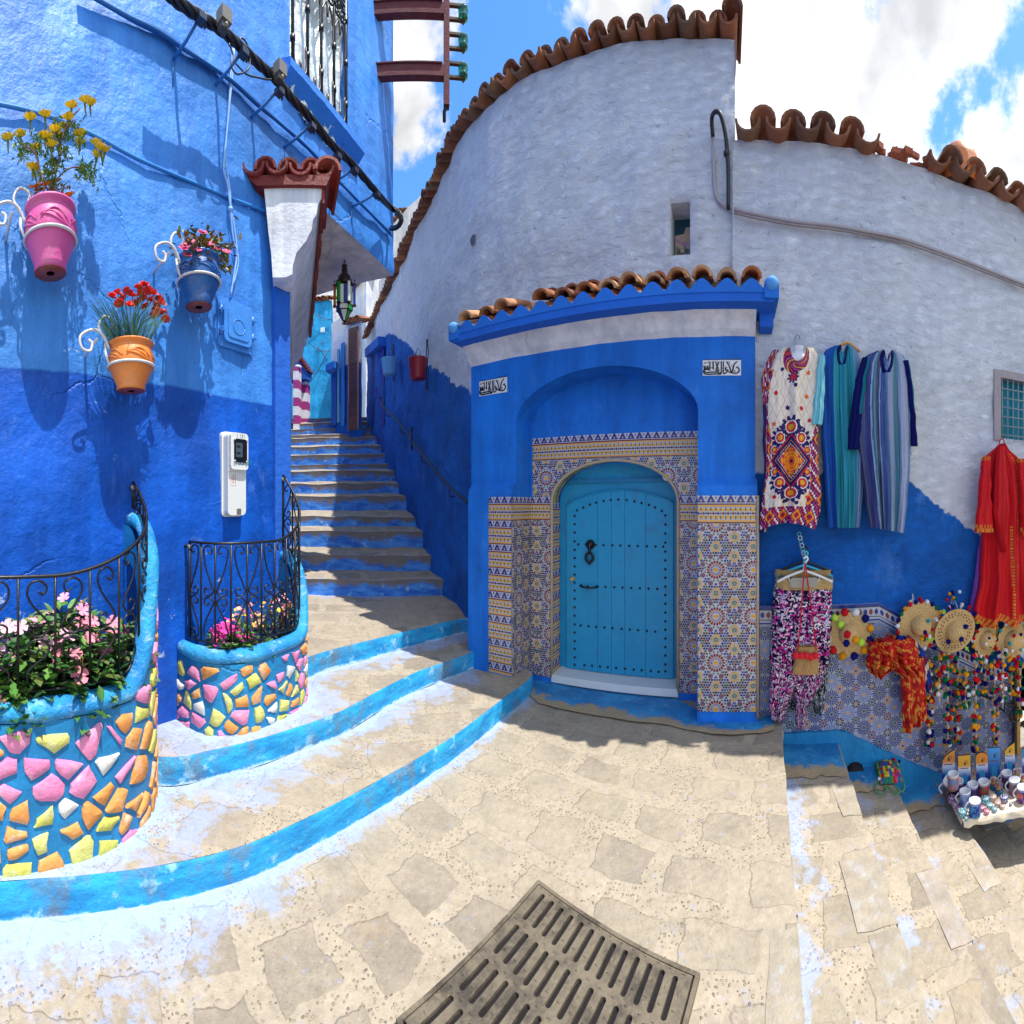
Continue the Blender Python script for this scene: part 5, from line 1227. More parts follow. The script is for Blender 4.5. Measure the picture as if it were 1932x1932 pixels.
for i, (x, y) in enumerate(((378, 30), (458, 95), (526, 168), (587, 235), (636, 291), (668, 318), (710, 364), (736, 400))):
    if i == 7: continue
    mb = MB(); p = PL.P(x, y, .25); a = PL.at(PL.s(x, .25) - .03, p.z - .05, 0); HB = (.03, .2, .6)
    mb.tube([p, PL.at(PL.s(x, .25) - .01, p.z - .03, .12), a], .011, 5, HB); mb.tube([a + V((0, 0, .04)), a + V((0, 0, -.16)) - PL.n * .005], [.014, .004], 5, HB)
    mb.box(p + V((0, 0, -.04)) - PL.u * .025 + PL.n * .02, PL.u * .05, -PL.n * .05, V((0, 0, .035)), (.02, .03, .06)); mb.tube([p + PL.u * .03 + V((0, 0, -.05)), p + PL.u * .035 + V((0, 0, .05))], .008, 5, (.02, .03, .06))
    solo(mb, 'cable_hook', M_paintmetal, ('top', 'second', 'third', 'fourth', 'fifth', 'sixth', 'lowest')[i] + ' painted iron hook down the run of the black cable bundle', 'hook', 'hooks under the cable bundle')
for x, y, lab in ((417, 38, 'grey junction clamp on the cable bundle, above the loose wire loops'), (522, 135, 'grey junction clamp on the cable bundle, beside the window sill')):
    mb = MB(); p = PL.P(x, y, .26); mb.box(p - PL.u * .035 + V((0, 0, -.05)), PL.u * .07, -PL.n * .06, V((0, 0, .075)), hx('#7c7468')); mb.box(p - PL.u * .03 - PL.n * .005 + V((0, 0, -.09)), PL.u * .05, -PL.n * .045, V((0, 0, .04)), hx('#4a463e')); mb.ball(p - PL.n * .05 + V((0, 0, -.07)), .014, hx('#888478'), 6, 4)
    solo(mb, 'cable_clamp', M_plastic, lab, 'clamp')
mb = MB(); CB = (.012, .14, .45)
c2 = [(150, -25), (187, 0), (245, 35), (300, 60), (350, 92), (400, 127), (442, 158), (483, 193), (527, 230), (567, 267), (600, 300), (636, 337), (660, 362), (690, 395), (737, 441)]
for q in range(3): wire([(x + (q - 1) * 2.0, y + (q - 1) * 2.5 + 2 * sin(i * 1.7 + q)) for i, (x, y) in enumerate(c2)], PL, .03 + .012 * (q % 2), .012, CB, mb)
solo(mb, 'wall_cable', M_plastic, 'blue painted run of cables clipped flat below the black bundle', 'cable')
mb = MB(); wire([(-20, 192), (0, 197), (70, 213), (125, 232), (190, 262), (250, 295), (310, 322), (370, 347), (430, 372), (512, 404)], PL, .012, .011, (.03, .24, .68), mb); solo(mb, 'thin_conduit', M_plastic, 'thin blue painted conduit sloping across the wall behind the marigolds', 'conduit')
mb = MB(); LW = (.25, .48, .85)
wire([(440, 88), (436, 130), (432, 200), (424, 290), (422, 320), (430, 350), (434, 385), (442, 430), (447, 475), (443, 510), (435, 560)], PL, .03, .007, LW, mb); wire([(442, 92), (438, 150), (428, 250), (426, 300), (434, 360), (436, 400), (440, 450), (450, 490), (440, 540)], PL, .035, .005, LW, mb)
mb.ball(PL.P(435, 395, .03), .02, LW, 6, 5); mb.ball(PL.P(423, 316, .03), .013, LW, 6, 5)
solo(mb, 'hanging_wire', M_plastic, 'pale blue wire dangling down the wall to the metal hatch', 'wire')

# ---------------------------------------------------------------- planters clad with painted stones
def planter(c, hw, dep, z0, zf, z1, lab, seed, th0=pi, th1=0.0, cell=.098):
    rnd = random.Random(seed); N = 64
    th = [th0 + (th1 - th0) * k / N for k in range(N + 1)]
    def plan(t, r=0.0):
        ct, sn = cos(t), max(0, sin(t)); ex = .72
        return PL.u * (c + (hw + r) * (abs(ct) ** ex) * (1 if ct > 0 else -1)) + PL.n * (PL.D - (dep + r) * sn ** ex)
    def rim(t): k = max(0.0, cos(t)); k = max(0, (k - .45) / .55); return zf + (z1 - zf) * k ** 1.8
    P0 = [plan(t) for t in th]; L = [0]
    for a, b in zip(P0, P0[1:]): L.append(L[-1] + (b - a).length)
    def at(l, z, out=0):
        l = max(0, min(L[-1], l)); j = 0
        while j < N - 1 and L[j + 1] < l: j += 1
        t = (l - L[j]) / (L[j + 1] - L[j]); p = P0[j].lerp(P0[j + 1], t); d = (P0[j + 1] - P0[j]).normalized(); nn = V((d.y, -d.x, 0)); 
        return V((p.x, p.y, z)) + nn * out
    sgn = 1 if (at(L[-1] / 2, 0, .1) - at(L[-1] / 2, 0)).dot(PL.n) < 0 else -1
    f = lambda l, z, o: at(l, z, o * sgn)
    def rl(l):
        l = max(0, min(L[-1], l)); j = 0
        while j < N - 1 and L[j + 1] < l: j += 1
        return rim(th[j] + (th[j + 1] - th[j]) * (l - L[j]) / (L[j + 1] - L[j]))
    T = thing('planter', lab, 'planter', PL.at(c, z0, dep / 2))
    mb = MB(); nl = 60
    mb.grid(lambda u, v: f(u * L[-1], z0 - .02 + (rl(u * L[-1]) - z0) * v, .008 * noise.noise(V((u * 12, v * 6, seed)))), nl, 14, lerp((.006, .22, .58), (.01, .30, .66), .5))
    mb.grid(lambda u, v: f(u * L[-1], rl(u * L[-1]) - .01 - .2 * v, -.09), nl, 2, (.01, .2, .5)); mb.build('body', M_cyan, T)
    mb = MB(); pts = [(f(l, rl(l) + .015, -.03)) for l in [L[-1] * k / nl for k in range(nl + 1)]]
    mb.tube([p + V((0, 0, .006 * noise.noise(p * 9))) for p in pts], [.046 + .005 * noise.noise(p * 7) for p in pts], 12, (.02, .30, .66)); mb.build('ledge', M_ledge, T)
    mb = MB(); so = zf - .10
    ring = [plan(t, -.06) for t in th]; cc = mb.vert(PL.at(c, so, dep * .4)); ids = [mb.vert(V((p.x, p.y, so))) for p in ring]
    for a, b in zip(ids, ids[1:]): mb.face((cc, a, b), hx('#3a2618'))
    mb.build('soil', M_soil, T)
    # stones: shrunken cells of a jittered lattice
    mb = MB(); cols = [hx('#ee8fba'), hx('#f0a458'), hx('#d0cc62'), hx('#deded8'), hx('#ea86b4'), hx('#ee9c50'), hx('#d6d278')]
    seeds = []; nx = int(L[-1] / cell); last = None
    zmax = z1
    rad = []
    for q in range(5000):                                # stones of every size, no two alike
        x, z, r_ = rnd.uniform(0, L[-1]), rnd.uniform(z0, zmax), rnd.choice((.42, .5, .62, .75)) * cell
        if z > rl(x) + .02: continue
        if all(((a - x) / 1.25) ** 2 + (b - z) ** 2 > ((r_ + e) * .72) ** 2 for (a, b), e in zip(seeds, rad)): seeds.append((x, z)); rad.append(r_)
    for i, (x, z) in enumerate(seeds):
        if z > min(rl(x), rl(x - .06), rl(x + .06)) - .045 or x > L[-1] - .04: continue
        q = [(x - .13, z - .10), (x + .13, z - .10), (x + .13, z + .10), (x - .13, z + .10)]
        gp = .0075 + rnd.random() * .006
        for k, (a, b) in enumerate(seeds):
            if k == i or abs(a - x) > .3 or abs(b - z) > .3: continue
            dx, dy = a - x, b - z; dl = hypot(dx, dy)
            if dl < 1e-6: continue
            q = clip(q, dx / dl, dy / dl, (dx * (x + a) / 2 + dy * (z + b) / 2) / dl - gp)
            if len(q) < 3: break
        if len(q) < 3: continue
        q = clip(clip(q, 0, 1, rl(x) - .040), 0, -1, -(z0 + .004))
        if len(q) < 3: continue
        if rnd.random() < .7 and len(q) > 4: q.pop(rnd.randrange(len(q)))
        if rnd.random() < .45:
            ang = rnd.uniform(0, 2 * pi); q2 = clip(q, cos(ang), sin(ang), cos(ang) * x + sin(ang) * z + rnd.uniform(.012, .03)); q = q2 if len(q2) > 2 else q
        ar = abs(sum(a[0] * b[1] - b[0] * a[1] for a, b in zip(q, q[1:] + q[:1]))) / 2
        if ar < .0011: continue
        cx, cz = sum(p[0] for p in q) / len(q), sum(p[1] for p in q) / len(q); col = jit(rnd.choice([k for k in cols if k != last]), .06); last = col
        e = []
        for (a, b), (a2, b2) in zip(q, q[1:] + q[:1]):       # chipped edges
            e.append((a + (cx - a) * .04, b + (cz - b) * .04)); e.append(((a * .5 + a2 * .5) + rnd.uniform(-.005, .005), (b * .5 + b2 * .5) + rnd.uniform(-.005, .005)))
        o_ = .008 + rnd.random() * .005
        lo = [mb.vert(f(a, b, -.004)) for a, b in e]; mi = [mb.vert(f(a + (cx - a) * .03, b + (cz - b) * .03, o_ * .75)) for a, b in e]; hi = [mb.vert(f(a + (cx - a) * .07, b + (cz - b) * .07, o_ + rnd.uniform(-.002, .002))) for a, b in e]; ce = mb.vert(f(cx, cz, o_ + rnd.uniform(-.003, .001))); n = len(e)
        for k in range(n):
            k2 = (k + 1) % n; mb.face((lo[k], lo[k2], mi[k2], mi[k]), col); mb.face((mi[k], mi[k2], hi[k2], hi[k]), col); mb.face((hi[k], hi[k2], ce), col, True)
    mb.build('stones', M_stone, T)
    return T, f, rl, L[-1], plan, so
m, tt_, bs = new_mat('glossy blue ledge'); g = NT(tt_); p = g.pos()
cc_ = g.mix(g.step(g.noise(4, 6, .65, p), .35, .65), (.006, .22, .58), (.03, .40, .74)); cc_ = g.mix(g.m('MULTIPLY', g.step(g.noise(9, 8, .74, g.map(p, (1, 1, 2.5))), .52, .66), .6), cc_, (.45, .70, .84))
g.put(bs.inputs['Base Color'], cc_); bs.inputs['Roughness'].default_value = .42; g.put(bs.inputs['Normal'], g.bump(g.noise(12, 7, .7, p), .03)); M_ledge = m
def railing(f, rl, Lt, l0, l1, lab, hr, rise, nb):
    """bars and curls on the curved front: (l,z) -> point"""
    ff = lambda l, z: f(l, z, -.045); T = thing('planter_railing', lab, 'railing', ff((l0 + l1) / 2, rl((l0 + l1) / 2)))
    zb = lambda l: rl(l) + .085
    def ztp(l): 
        u = (l - l0) / (l1 - l0); return rl(Lt * .35) + hr + rise * max(0, (u - .5) / .5) ** 1.7
    mb = MB(); n = 40; ll = [l0 + (l1 - l0) * k / n for k in range(n + 1)]
    mb.tube([ff(l, ztp(l)) for l in ll], .0085, 6, BK); mb.tube([ff(l, zb(l)) for l in ll], .0065, 6, BK)
    mb.build('rail', M_iron, T)
    mb = Many(); w = (l1 - l0) / nb
    for k in range(nb + 1): l = l0 + w * k; mb.next(); mb.tube([ff(l, zb(l)), ff(l, ztp(l))], .0062 if k % nb else .009, 6, BK)
    mb.build('bar', M_iron, T)
    mb = Many()
    for k in range(nb):
        a = l0 + w * k; zt, z_ = ztp(a + w / 2), zb(a + w / 2); H_ = zt - z_; zm = z_ + H_ * .46; sg = 1 if k % 2 == 0 else -1
        xo, xi = (a + w * .12, a + w * .88) if sg > 0 else (a + w * .88, a + w * .12)
        rr = min(w * .40, .055)
        for (zt0, zt1, up) in ((zt - .01, zm + .005, 1), (z_ + .01, zm - .005, -1)):
            # curl at the rail, long sweep to the bar, curl back at the waist
            d = 1 if up > 0 else -1; mb.next()
            pts = [(a + w / 2 - sg * rr * .1, zt0 - d * rr * .95), (a + w / 2 - sg * rr * .55, zt0 - d * rr * 1.15), (a + w / 2 - sg * rr * .75, zt0 - d * rr * .6), (a + w / 2 - sg * rr * .2, zt0 - d * rr * .15), (a + w / 2 + sg * rr * .5, zt0 - d * rr * .35), (a + w / 2 + sg * rr * .75, zt0 - d * rr * 1.1), (a + w / 2 + sg * rr * .3, (zt0 + zt1) / 2 + d * .01),
                   (a + w / 2 - sg * rr * .7, zt1 + d * rr * 1.25), (a + w / 2 - sg * rr * .95, zt1 + d * rr * .6), (a + w / 2 - sg * rr * .4, zt1 + d * rr * .05), (a + w / 2 + sg * rr * .4, zt1 + d * rr * .15), (a + w / 2 + sg * rr * .6, zt1 + d * rr * .75), (a + w / 2 + sg * rr * .1, zt1 + d * rr * 1.0), (a + w / 2 - sg * rr * .2, zt1 + d * rr * .7)]
            mb.tube([ff(x, z) for x, z in smooth2(pts, 5)], .0052, 5, BK)
    mb.build('scroll', M_iron, T); mb = Many()
    for l in (l0, l1): mb.next(); p = ff(l, ztp(l) - .03); mb.tube([p, p + PL.n * .1], .01, 6, BK); mb.ball(p, .016, (.3, .3, .3), 6, 5)
    mb.build('fixing', M_iron, T)
T1, f1, rl1, L1, plan1, so1 = planter(.44, .66, .56, .13, .76, 1.50, 'large rounded planter clad in pink, orange, yellow and white stones, pink flowers inside', 3)
railing(f1, rl1, L1, .10, L1 - .04, 'black wrought iron railing on the large planter with pink flowers', .55, .42, 12)
T2, f2_, rl2, L2, plan2, so2 = planter(1.84, .46, .40, .27, .72, 1.22, 'smaller rounded planter of coloured stones below the electric meter', 11, cell=.084)
railing(f2_, rl2, L2, .06, L2 - .04, 'black wrought iron railing on the smaller planter below the meter', .66, .44, 12)
# bedding plants
def bush(c, r, h, lab, leafc, flc, nl, nf, fr_, lw=.012, ll=.06, group=None, cen=None, lean=V((0, 0, 0)), petals=5):
    t = thing('flowering_plant', lab, 'plant', c, group); mb = MB(); fl = Many()
    for k in range(nl):
        a = random.random() * 2 * pi; rr = sqrt(random.random()) * r; q = V((rr * cos(a), rr * sin(a), 0)); zz = h * (random.random() ** .6) * (1 - .45 * (rr / r) ** 2)
        p = c + q + V((0, 0, zz)) + lean * (zz / h); leaf(mb, p, V((cos(a), sin(a), random.uniform(-.3, .8))) + rdir(-.3) * .5, V((0, 0, 1)), random.uniform(.7, 1.25) * ll, lw * random.uniform(.8, 1.2), jit(random.choice(leafc), .22))
    for k in range(9): a = random.random() * 6.3; mb.tube([c, c + V((r * .5 * cos(a), r * .5 * sin(a), h * .8))], .004, 5, hx('#6a4a2a'))
    for k in range(nf):
        a = random.random() * 2 * pi; rr = sqrt(random.random()) * r * .95; p = c + V((rr * cos(a), rr * sin(a), h * (1.04 - .42 * (rr / r) ** 2) * random.uniform(.72, 1.05))) + lean
        fl.next(); bloom(fl, p, V((cos(a) * .5, sin(a) * .5, .8)) - PL.n * .5, fr_ * random.uniform(.8, 1.15), jit(flc if not isinstance(flc, list) else random.choice(flc), .1), cen, petals, .2)
    mb.build('foliage', M_leaf, t); fl.build('flower', M_petal, t)
DG = [hx('#3a6a2c'), hx('#4a7a32'), hx('#2f5826'), hx('#5f8a3c'), hx('#6a7a3c')]
labs = ['impatiens with pale pink flowers at the open left end of the large planter', 'impatiens with pale pink flowers in the middle of the large planter', 'impatiens with pink flowers behind the middle of the large planter', 'impatiens with salmon pink flowers near the front rail of the large planter', 'impatiens with few pink flowers at the right end of the large planter', 'leafy impatiens spilling over the front rim of the large planter']
for (s, o, r, h, nf, fc), lab in zip(((.10, .30, .22, .40, 12, '#f6a3b8'), (.42, .30, .22, .42, 14, '#f9b4c4'), (.62, .16, .18, .46, 12, '#f59ab0'), (.62, .36, .18, .34, 8, '#f28a9c'), (.84, .26, .17, .36, 6, '#f0869c'), (.30, .40, .15, .24, 5, '#f2808c')), labs):
    bush(PL.at(s, so1, o), r, h, lab, DG, hx(fc), 460, nf + 3, .036, .019, .075, 'impatiens in the large planter')
bush(PL.at(.12, so1 + .02, .42), .12, .18, 'bright green lance leaved plant at the front of the large planter', [hx('#5f9a34'), hx('#4a8a2c'), hx('#79ad45')], hx('#f28a9c'), 120, 1, .02, .010, .10)
bush(PL.at(1.62, so2 + .04, .22), .13, .24, 'magenta geranium behind the smaller railing', [hx('#5f8a3a'), hx('#4a7430')], hx('#ee2fa0'), 150, 14, .042, .02, .05)
bush(PL.at(1.80, so2, .30), .08, .17, 'orange flower beside the magenta geranium in the smaller planter', [hx('#5f8a3a'), hx('#4a7430')], hx('#f0682c'), 60, 4, .034, .016, .045)
bush(PL.at(1.80, so2, .15), .13, .34, 'pink and yellow daisies rising behind the magenta geranium', [hx('#5a7f34'), hx('#6f9440'), hx('#486a2c')], [hx('#f7a9b0'), hx('#f4c8a0'), hx('#ef8fa0'), hx('#f2c03a')], 330, 34, .016, .0035, .045, 'daisies in the smaller planter', hx('#e0a020'), petals=7)
bush(PL.at(2.06, so2 + .03, .17), .13, .34, 'pink and yellow daisies at the stair end of the smaller planter', [hx('#5a7f34'), hx('#6f9440'), hx('#486a2c')], [hx('#f7a9b0'), hx('#f4c8a0'), hx('#ef8fa0'), hx('#f2c03a')], 330, 34, .016, .0035, .045, 'daisies in the smaller planter', hx('#e0a020'), petals=7)

# ---------------------------------------------------------------- insulators above the alley
A_ = V((-1.30, 4.06, 0)); B_ = V((-.655, 4.21, 0)); du = (B_ - A_).normalized(); dv = V((-du.y, du.x, 0))
t = thing('insulator_rack', 'rusty iron rack with green glass insulators on the house corner', 'insulator rack', A_ + V((0, 0, 5.9))); RU = hx('#6a2f38')
for z in (5.86, 6.48):
    mb = MB(); mb.box(A_ - du * .12 + V((0, 0, z)) - dv * .035, B_ - A_ + du * .1, dv * .07, V((0, 0, .11)), RU); mb.box(A_ - du * .12 + V((0, 0, z + .113)) - dv * .05, B_ - A_ + du * .08, dv * .1, V((0, 0, .012)), RU); mb.build('beam', M_tile, t)
mb = MB(); mb.box(A_ - du * .1 + V((0, 0, 6.75)) - dv * .03, (B_ - A_) * .8, dv * .06, V((0, 0, .1)), RU); mb.build('beam', M_tile, t)
mb = MB(); mb.box(B_ - du * .025 - dv * .035 + V((0, 0, 5.58)), du * .055, dv * .07, V((0, 0, 1.7)), RU); mb.tube([B_ + V((0, 0, 5.58)), B_ + V((-.02, 0, 5.54)), B_ + V((-.02, 0, 5.44))], .018, 6, (.02, .02, .02)); mb.build('post', M_tile, t)
for y in (20, 75, 130):
    z = EYE + tv(y) * 4.25; mb = MB(); c = B_ + du * .17 + V((0, 0, z)) - dv * .0
    for q in (-.07, .07): mb.box(B_ + V((0, 0, z + q - .012)) - dv * .015, du * .19, dv * .03, V((0, 0, .024)), hx('#4a3a30'))
    mb.tube([c + V((0, 0, -.11)), c + V((0, 0, .1))], .008, 6, hx('#3a3028')); i_ = mb.build('insulator', M_iron, t)
    mb = MB(); mb.lathe([(.012, -.065), (.045, -.06), (.05, -.03), (.03, -.012), (.028, .0), (.05, .015), (.052, .045), (.03, .065), (.012, .068)], c, 18, hx('#1f9a78')); mb.build('glass', M_glass, i_)

# ---------------------------------------------------------------- lantern under the soffit
d = 4.22; top = R(650, 489, d); bot = R(650, 612, d); c = V((top.x, top.y, 0)); z1 = top.z; zb = bot.z; hh = z1 - zb
t = thing('lantern', 'pierced iron lantern with coloured glass panes hanging under the white soffit', 'lantern', V((c.x, c.y, zb))); IB = hx('#2a1c18')
mb = MB()
for k in range(6): mb.tube([c + V((.012 * cos(a) if k % 2 else 0, 0 if k % 2 else .012 * cos(a), z1 - .02 - k * .022 + .014 * sin(a))) for a in [2 * pi * q / 8 for q in range(9)]], .003, 4, IB)
mb.build('chain', M_iron, t)
z = lambda q: zb + hh * q
mb = MB(); mb.lathe([(.012, z(.92)), (.03, z(.90)), (.022, z(.87)), (.03, z(.84)), (.028, z(.78)), (.055, z(.74)), (.075, z(.66)), (.085, z(.63)), (.085, z(.60)), (.06, z(.60))], c, 12, IB); mb.build('dome', M_iron, t)
hexp = lambda r, a: V((r * cos(a), r * sin(a), 0)); fr_m = MB(); GC = [hx(x) for x in ('#2f8f3c', '#d8dcd0', '#1d3fb0', '#3aa04a', '#cfd4cc', '#b06a20')]
gl = MB()
for k in range(6):
    a0_, a1_ = pi / 3 * k + .3, pi / 3 * (k + 1) + .3
    for (q0, r0, q1, r1, dv_) in ((.58, .075, .28, .075, 2), (.28, .08, .20, .08, 1), (.20, .07, .05, .018, 1)):
        A0, A1, B0, B1 = c + hexp(r0, a0_) + V((0, 0, z(q0))), c + hexp(r0, a1_) + V((0, 0, z(q0))), c + hexp(r1, a0_) + V((0, 0, z(q1))), c + hexp(r1, a1_) + V((0, 0, z(q1)))
        for i in range(dv_):
            u0, u1 = i / dv_, (i + 1) / dv_
            gl.poly([A0.lerp(A1, u0), A0.lerp(A1, u1), B0.lerp(B1, u1), B0.lerp(B1, u0)], GC[(k * 2 + i + int(q0 * 10)) % 6]); fr_m.tube([A0.lerp(A1, u0), B0.lerp(B1, u0)], .004, 4, IB)
        fr_m.tube([A0, A1], .004, 4, IB); fr_m.tube([B0, B1], .004, 4, IB)
    o = c + hexp(.098, a0_); 
    fr_m.cbox(o + V((0, 0, z(.60))), .034, .034, .012, a0_, IB); fr_m.cbox(o + V((0, 0, z(.28))), .034, .034, .012, a0_, IB); fr_m.tube([o + V((0, 0, z(.6))), o + V((0, 0, z(.66)))], .004, 4, IB); fr_m.ball(o + V((0, 0, z(.67))), .008, IB, 5, 4)
    gl.cbox(o + V((0, 0, z(.44))), .024, .024, hh * .30, a0_, GC[(k + 2) % 6])
fr_m.ball(c + V((0, 0, z(.02))), .012, IB, 6, 5)
gl.build('glass', M_print, t); fr_m.build('frame', M_iron, t)

# ---------------------------------------------------------------- handrail and buckets on the alley wall
fa = PA.at
def PAo(x, y, o): return PA.P(x, y, o)
t = thing('handrail', 'black iron handrail with a curled end climbing the alley wall beside the stairs', 'handrail', PAo(800, 880, .1)); mb = MB()
hr = [(717, 748), (718, 757), (724, 768), (742, 786), (757, 803), (778, 832), (797, 858), (820, 886), (847, 918), (870, 938), (888, 952), (899, 962), (905, 970)]
HO = [.09] * 10 + [.08, .06, .05]
mb.tube(smooth([PAo(x, y, o) for (x, y), o in zip(hr, HO)], 4), .016, 8, BK); b0 = PAo(905, 970, .05)
mb.tube([b0 + V((.0, 0, 0)) + (PA.u * (.05 * (sin(q * .5) - .0) * (1 - q * .06)) * -1) + V((0, 0, -.055 + .055 * cos(q * .5) * (1 - q * .03))) for q in range(0, 11)], .014, 8, BK); mb.build('rail', M_iron, t)
mb = Many()
for x, y in ((728, 775), (757, 806), (795, 858), (848, 920), (884, 952)):
    mb.next(); p = PAo(x, y, .09); mb.tube([p, p + V((0, 0, -.09)), p + V((0, 0, -.10)) + PA.n * .09], .007, 5, BK)
mb.next()
for sg in (-1, 1): 
    p = PAo(777, 828, .1); mb.tube([p + V((0, 0, sg * .12)) + PA.u * (.035 * cos(a)) + V((0, 0, .05 * sin(a))) for a in [2 * pi * k / 10 for k in range(11)]], .009, 5, BK)
p = PAo(777, 828, .1); mb.tube([p + V((0, 0, -.1)), p + V((0, 0, .1))], .012, 6, BK); mb.build('bracket', M_iron, t)
for x, y, col, lab, xb, rr in ((788, 696, hx('#8a1730'), 'dark red bucket hanging from a wrought bracket on the alley wall', 806, .115), (735, 692, hx('#6fb0dc'), 'pale blue bucket hanging beside the alley doorway', 742, .13)):
    o = .2; c = PA.P(x, y, o); t = thing('bucket', lab, 'bucket', c + V((0, 0, -.13))); mb = MB()
    mb.lathe([(.0, -.13), (rr * .78, -.13), (rr * .8, -.12), (rr, .11), (rr * 1.04, .12), (rr * 1.04, .13), (rr * .95, .13), (rr * .75, -.11), (0, -.11)], c, 24, col); mb.build('body', M_plastic, t)
    mb = MB(); mb.tube([c + PA.u * (rr * 1.02 * cos(a)) + V((0, 0, .12 + .13 * sin(a))) for a in [pi * k / 14 for k in range(15)]], .004, 5, (.1, .1, .1)); mb.build('bail', M_iron, t)
    mb = MB(); q = PA.P(xb, y - 8, .03)
    for sz in (1, -1):
        for su in (1, -1): mb.tube([q + PA.u * (su * .045 * sin(pi * k / 8)) + V((0, 0, sz * .30 * k / 8)) for k in range(9)], .007, 5, BK)
        mb.tube([q + V((0, 0, sz * .3)) + PA.u * (.03 * cos(a)) + V((0, 0, .03 * sin(a))) for a in [2 * pi * k / 8 for k in range(9)]], .007, 5, BK)
    mb.tube([q, q - PA.n * .1, c + V((0, 0, .10)) + PA.n * .08], .008, 5, BK)
    solo(mb, 'bucket_bracket', M_iron, 'black wrought iron wall bracket behind the ' + ('dark red' if rr < .12 else 'pale blue') + ' bucket', 'bracket')
# doorway recess painted on the alley wall: surround and dark door
mb = MB(); a, b = PA.s(702), PA.s(726); zt = PA.z(726, 655); zb_d = PA.z(726, 800)
mb.prism(fa, [(a, zb_d - .3), (b, zb_d - .3), (b, zt), (a, zt + .35)], None, .012, (.003, .04, .34)); mb.build('alley_door', M_paint_plain, WHs)
mb = MB(); mb.prism(fa, [(a - .25, zt + .42), (b + .02, zt + .02), (b + .02, zt + .20), (a - .25, zt + .62)], -.02, .14, (.01, .15, .62)); mb.build('door_hood', M_paint_plain, WHs)

# ---------------------------------------------------------------- houses up the alley
def bx_wall(mb, a, b, z0, z1, n=10, m=10, disp=.02):
    d = b - a; nn = V((d.y, -d.x, 0)).normalized()
    mb.grid(lambda u, v: a + d * u + V((0, 0, z0 + (z1 - z0) * v)) + nn * (disp * noise.noise((a + d * u) * 2 + V((0, 0, (z0 + (z1 - z0) * v) * 2)))), n, m, (.8, .8, .8))
def pt(x, d, z=0): a = az(x); return V((d * sin(a), d * cos(a), z))
def zz(y, d): return EYE + tv(y) * d
t = thing('alley_house', 'pale and blue house front with a hung reed mat, halfway up the alley', 'house', pt(660, 9.6, 3))
A0, B0, C0 = pt(683, 9.5), pt(656, 9.75), pt(625, 10.3); C1 = pt(628, 14)
mb = MB(); bx_wall(mb, C0, B0, 2.4, zz(600, 10), 14, 30); bx_wall(mb, B0, A0, 2.4, zz(590, 9.5), 10, 30); bx_wall(mb, C1, C0, 2.4, zz(600, 10), 14, 20)
for i, p in enumerate(mb.v): mb.pa[i] = p.z - zz(690, 9.8)
mb.build('wall', M_whitewall, t)
mb = MB(); f_ = lambda u, v, o: B0.lerp(A0, .1 + .75 * u) + V((.0, -.05 - o, 0)) + V((0, 0, zz(812, 9.6) + (zz(618, 9.6) - zz(812, 9.6)) * v))
for k in range(60): mb.poly([f_(0, k / 60, 0), f_(1, k / 60, 0), f_(1, (k + .8) / 60, .01), f_(0, (k + .8) / 60, .01)], jit(hx('#6a4034'), .3))
mb.box(f_(0, 0, .0), f_(.08, 0, 0) - f_(0, 0, 0), V((0, -.02, 0)), V((0, 0, 2.2)), hx('#9a6a5a')); mb.box(f_(.86, 0, .0), f_(1, 0, 0) - f_(.86, 0, 0), V((0, -.02, 0)), V((0, 0, 2.2)), hx('#9a6a5a')); mb.build('reed_mat', M_wood, t)
mb = MB(); g_ = lambda u, v, o: C0.lerp(B0, u) + V((-.02, -.04 - o, 0)) + V((0, 0, v))
mb.box(g_(.0, zz(700, 10), 0), (B0 - C0) * .55, V((0, -.25, 0)), V((0, 0, .16)), (.02, .2, .62)); mb.box(g_(.12, zz(800, 10), 0), (B0 - C0) * .3, V((0, -.02, 0)), V((0, 0, 1.2)), (.01, .10, .42)); mb.box(g_(.5, zz(798, 10), 0), (B0 - C0) * .14, V((0, -.05, 0)), V((0, 0, 1.7)), (.12, .36, .6)); mb.box(g_(.72, zz(806, 10), 0), (B0 - C0) * .2, V((0, -.04, 0)), V((0, 0, 1.9)), (.02, .2, .6))
mb.build('door', M_paint_plain, t)
mb = MB(); at_a = lambda s: ((B0 + V((0, 0, 0))).lerp(A0, s / 1.0) + V((0, -.05, 0)), V((-.3, -.95, 0)))
eave(mb, at_a, 0, .9, zz(612, 9.6), .16, .1, .5, .3, TERRA, .07); mb.build('roof_tiles', M_tile, t)
t = thing('turquoise_house', 'tall turquoise house closing the top of the alley, tiles along its edge', 'house', pt(597, 13.4, 4))
mb = MB(); a, b = pt(530, 13.6), pt(626, 13.2); bx_wall(mb, a, b, 3.5, zz(572, 13.4), 20, 30, .03); bx_wall(mb, b, pt(632, 17), 3.5, zz(572, 13.4), 6, 10); mb.build('wall', M_turq, t)
mb = MB(); at_t = lambda s: (a.lerp(b, s / (b - a).length), V((-.02, -1, 0))); eave(mb, at_t, .2, (b - a).length, zz(574, 13.4), .17, .1, .6, .45, TERRA, .08); mb.build('roof_tiles', M_tile, t)
mb = MB(); h_ = lambda x, y: pt(x, 13.15, zz(y, 13.15))
for q in (((575, 565), (590, 590), (610, 600), (625, 603)), ((573, 600), (580, 640), (600, 660), (622, 662)), ((600, 655), (612, 672), (622, 690)), ((585, 720), (600, 700), (620, 660))): mb.tube(smooth([h_(*p) for p in q], 4), .012, 5, (.02, .03, .06))
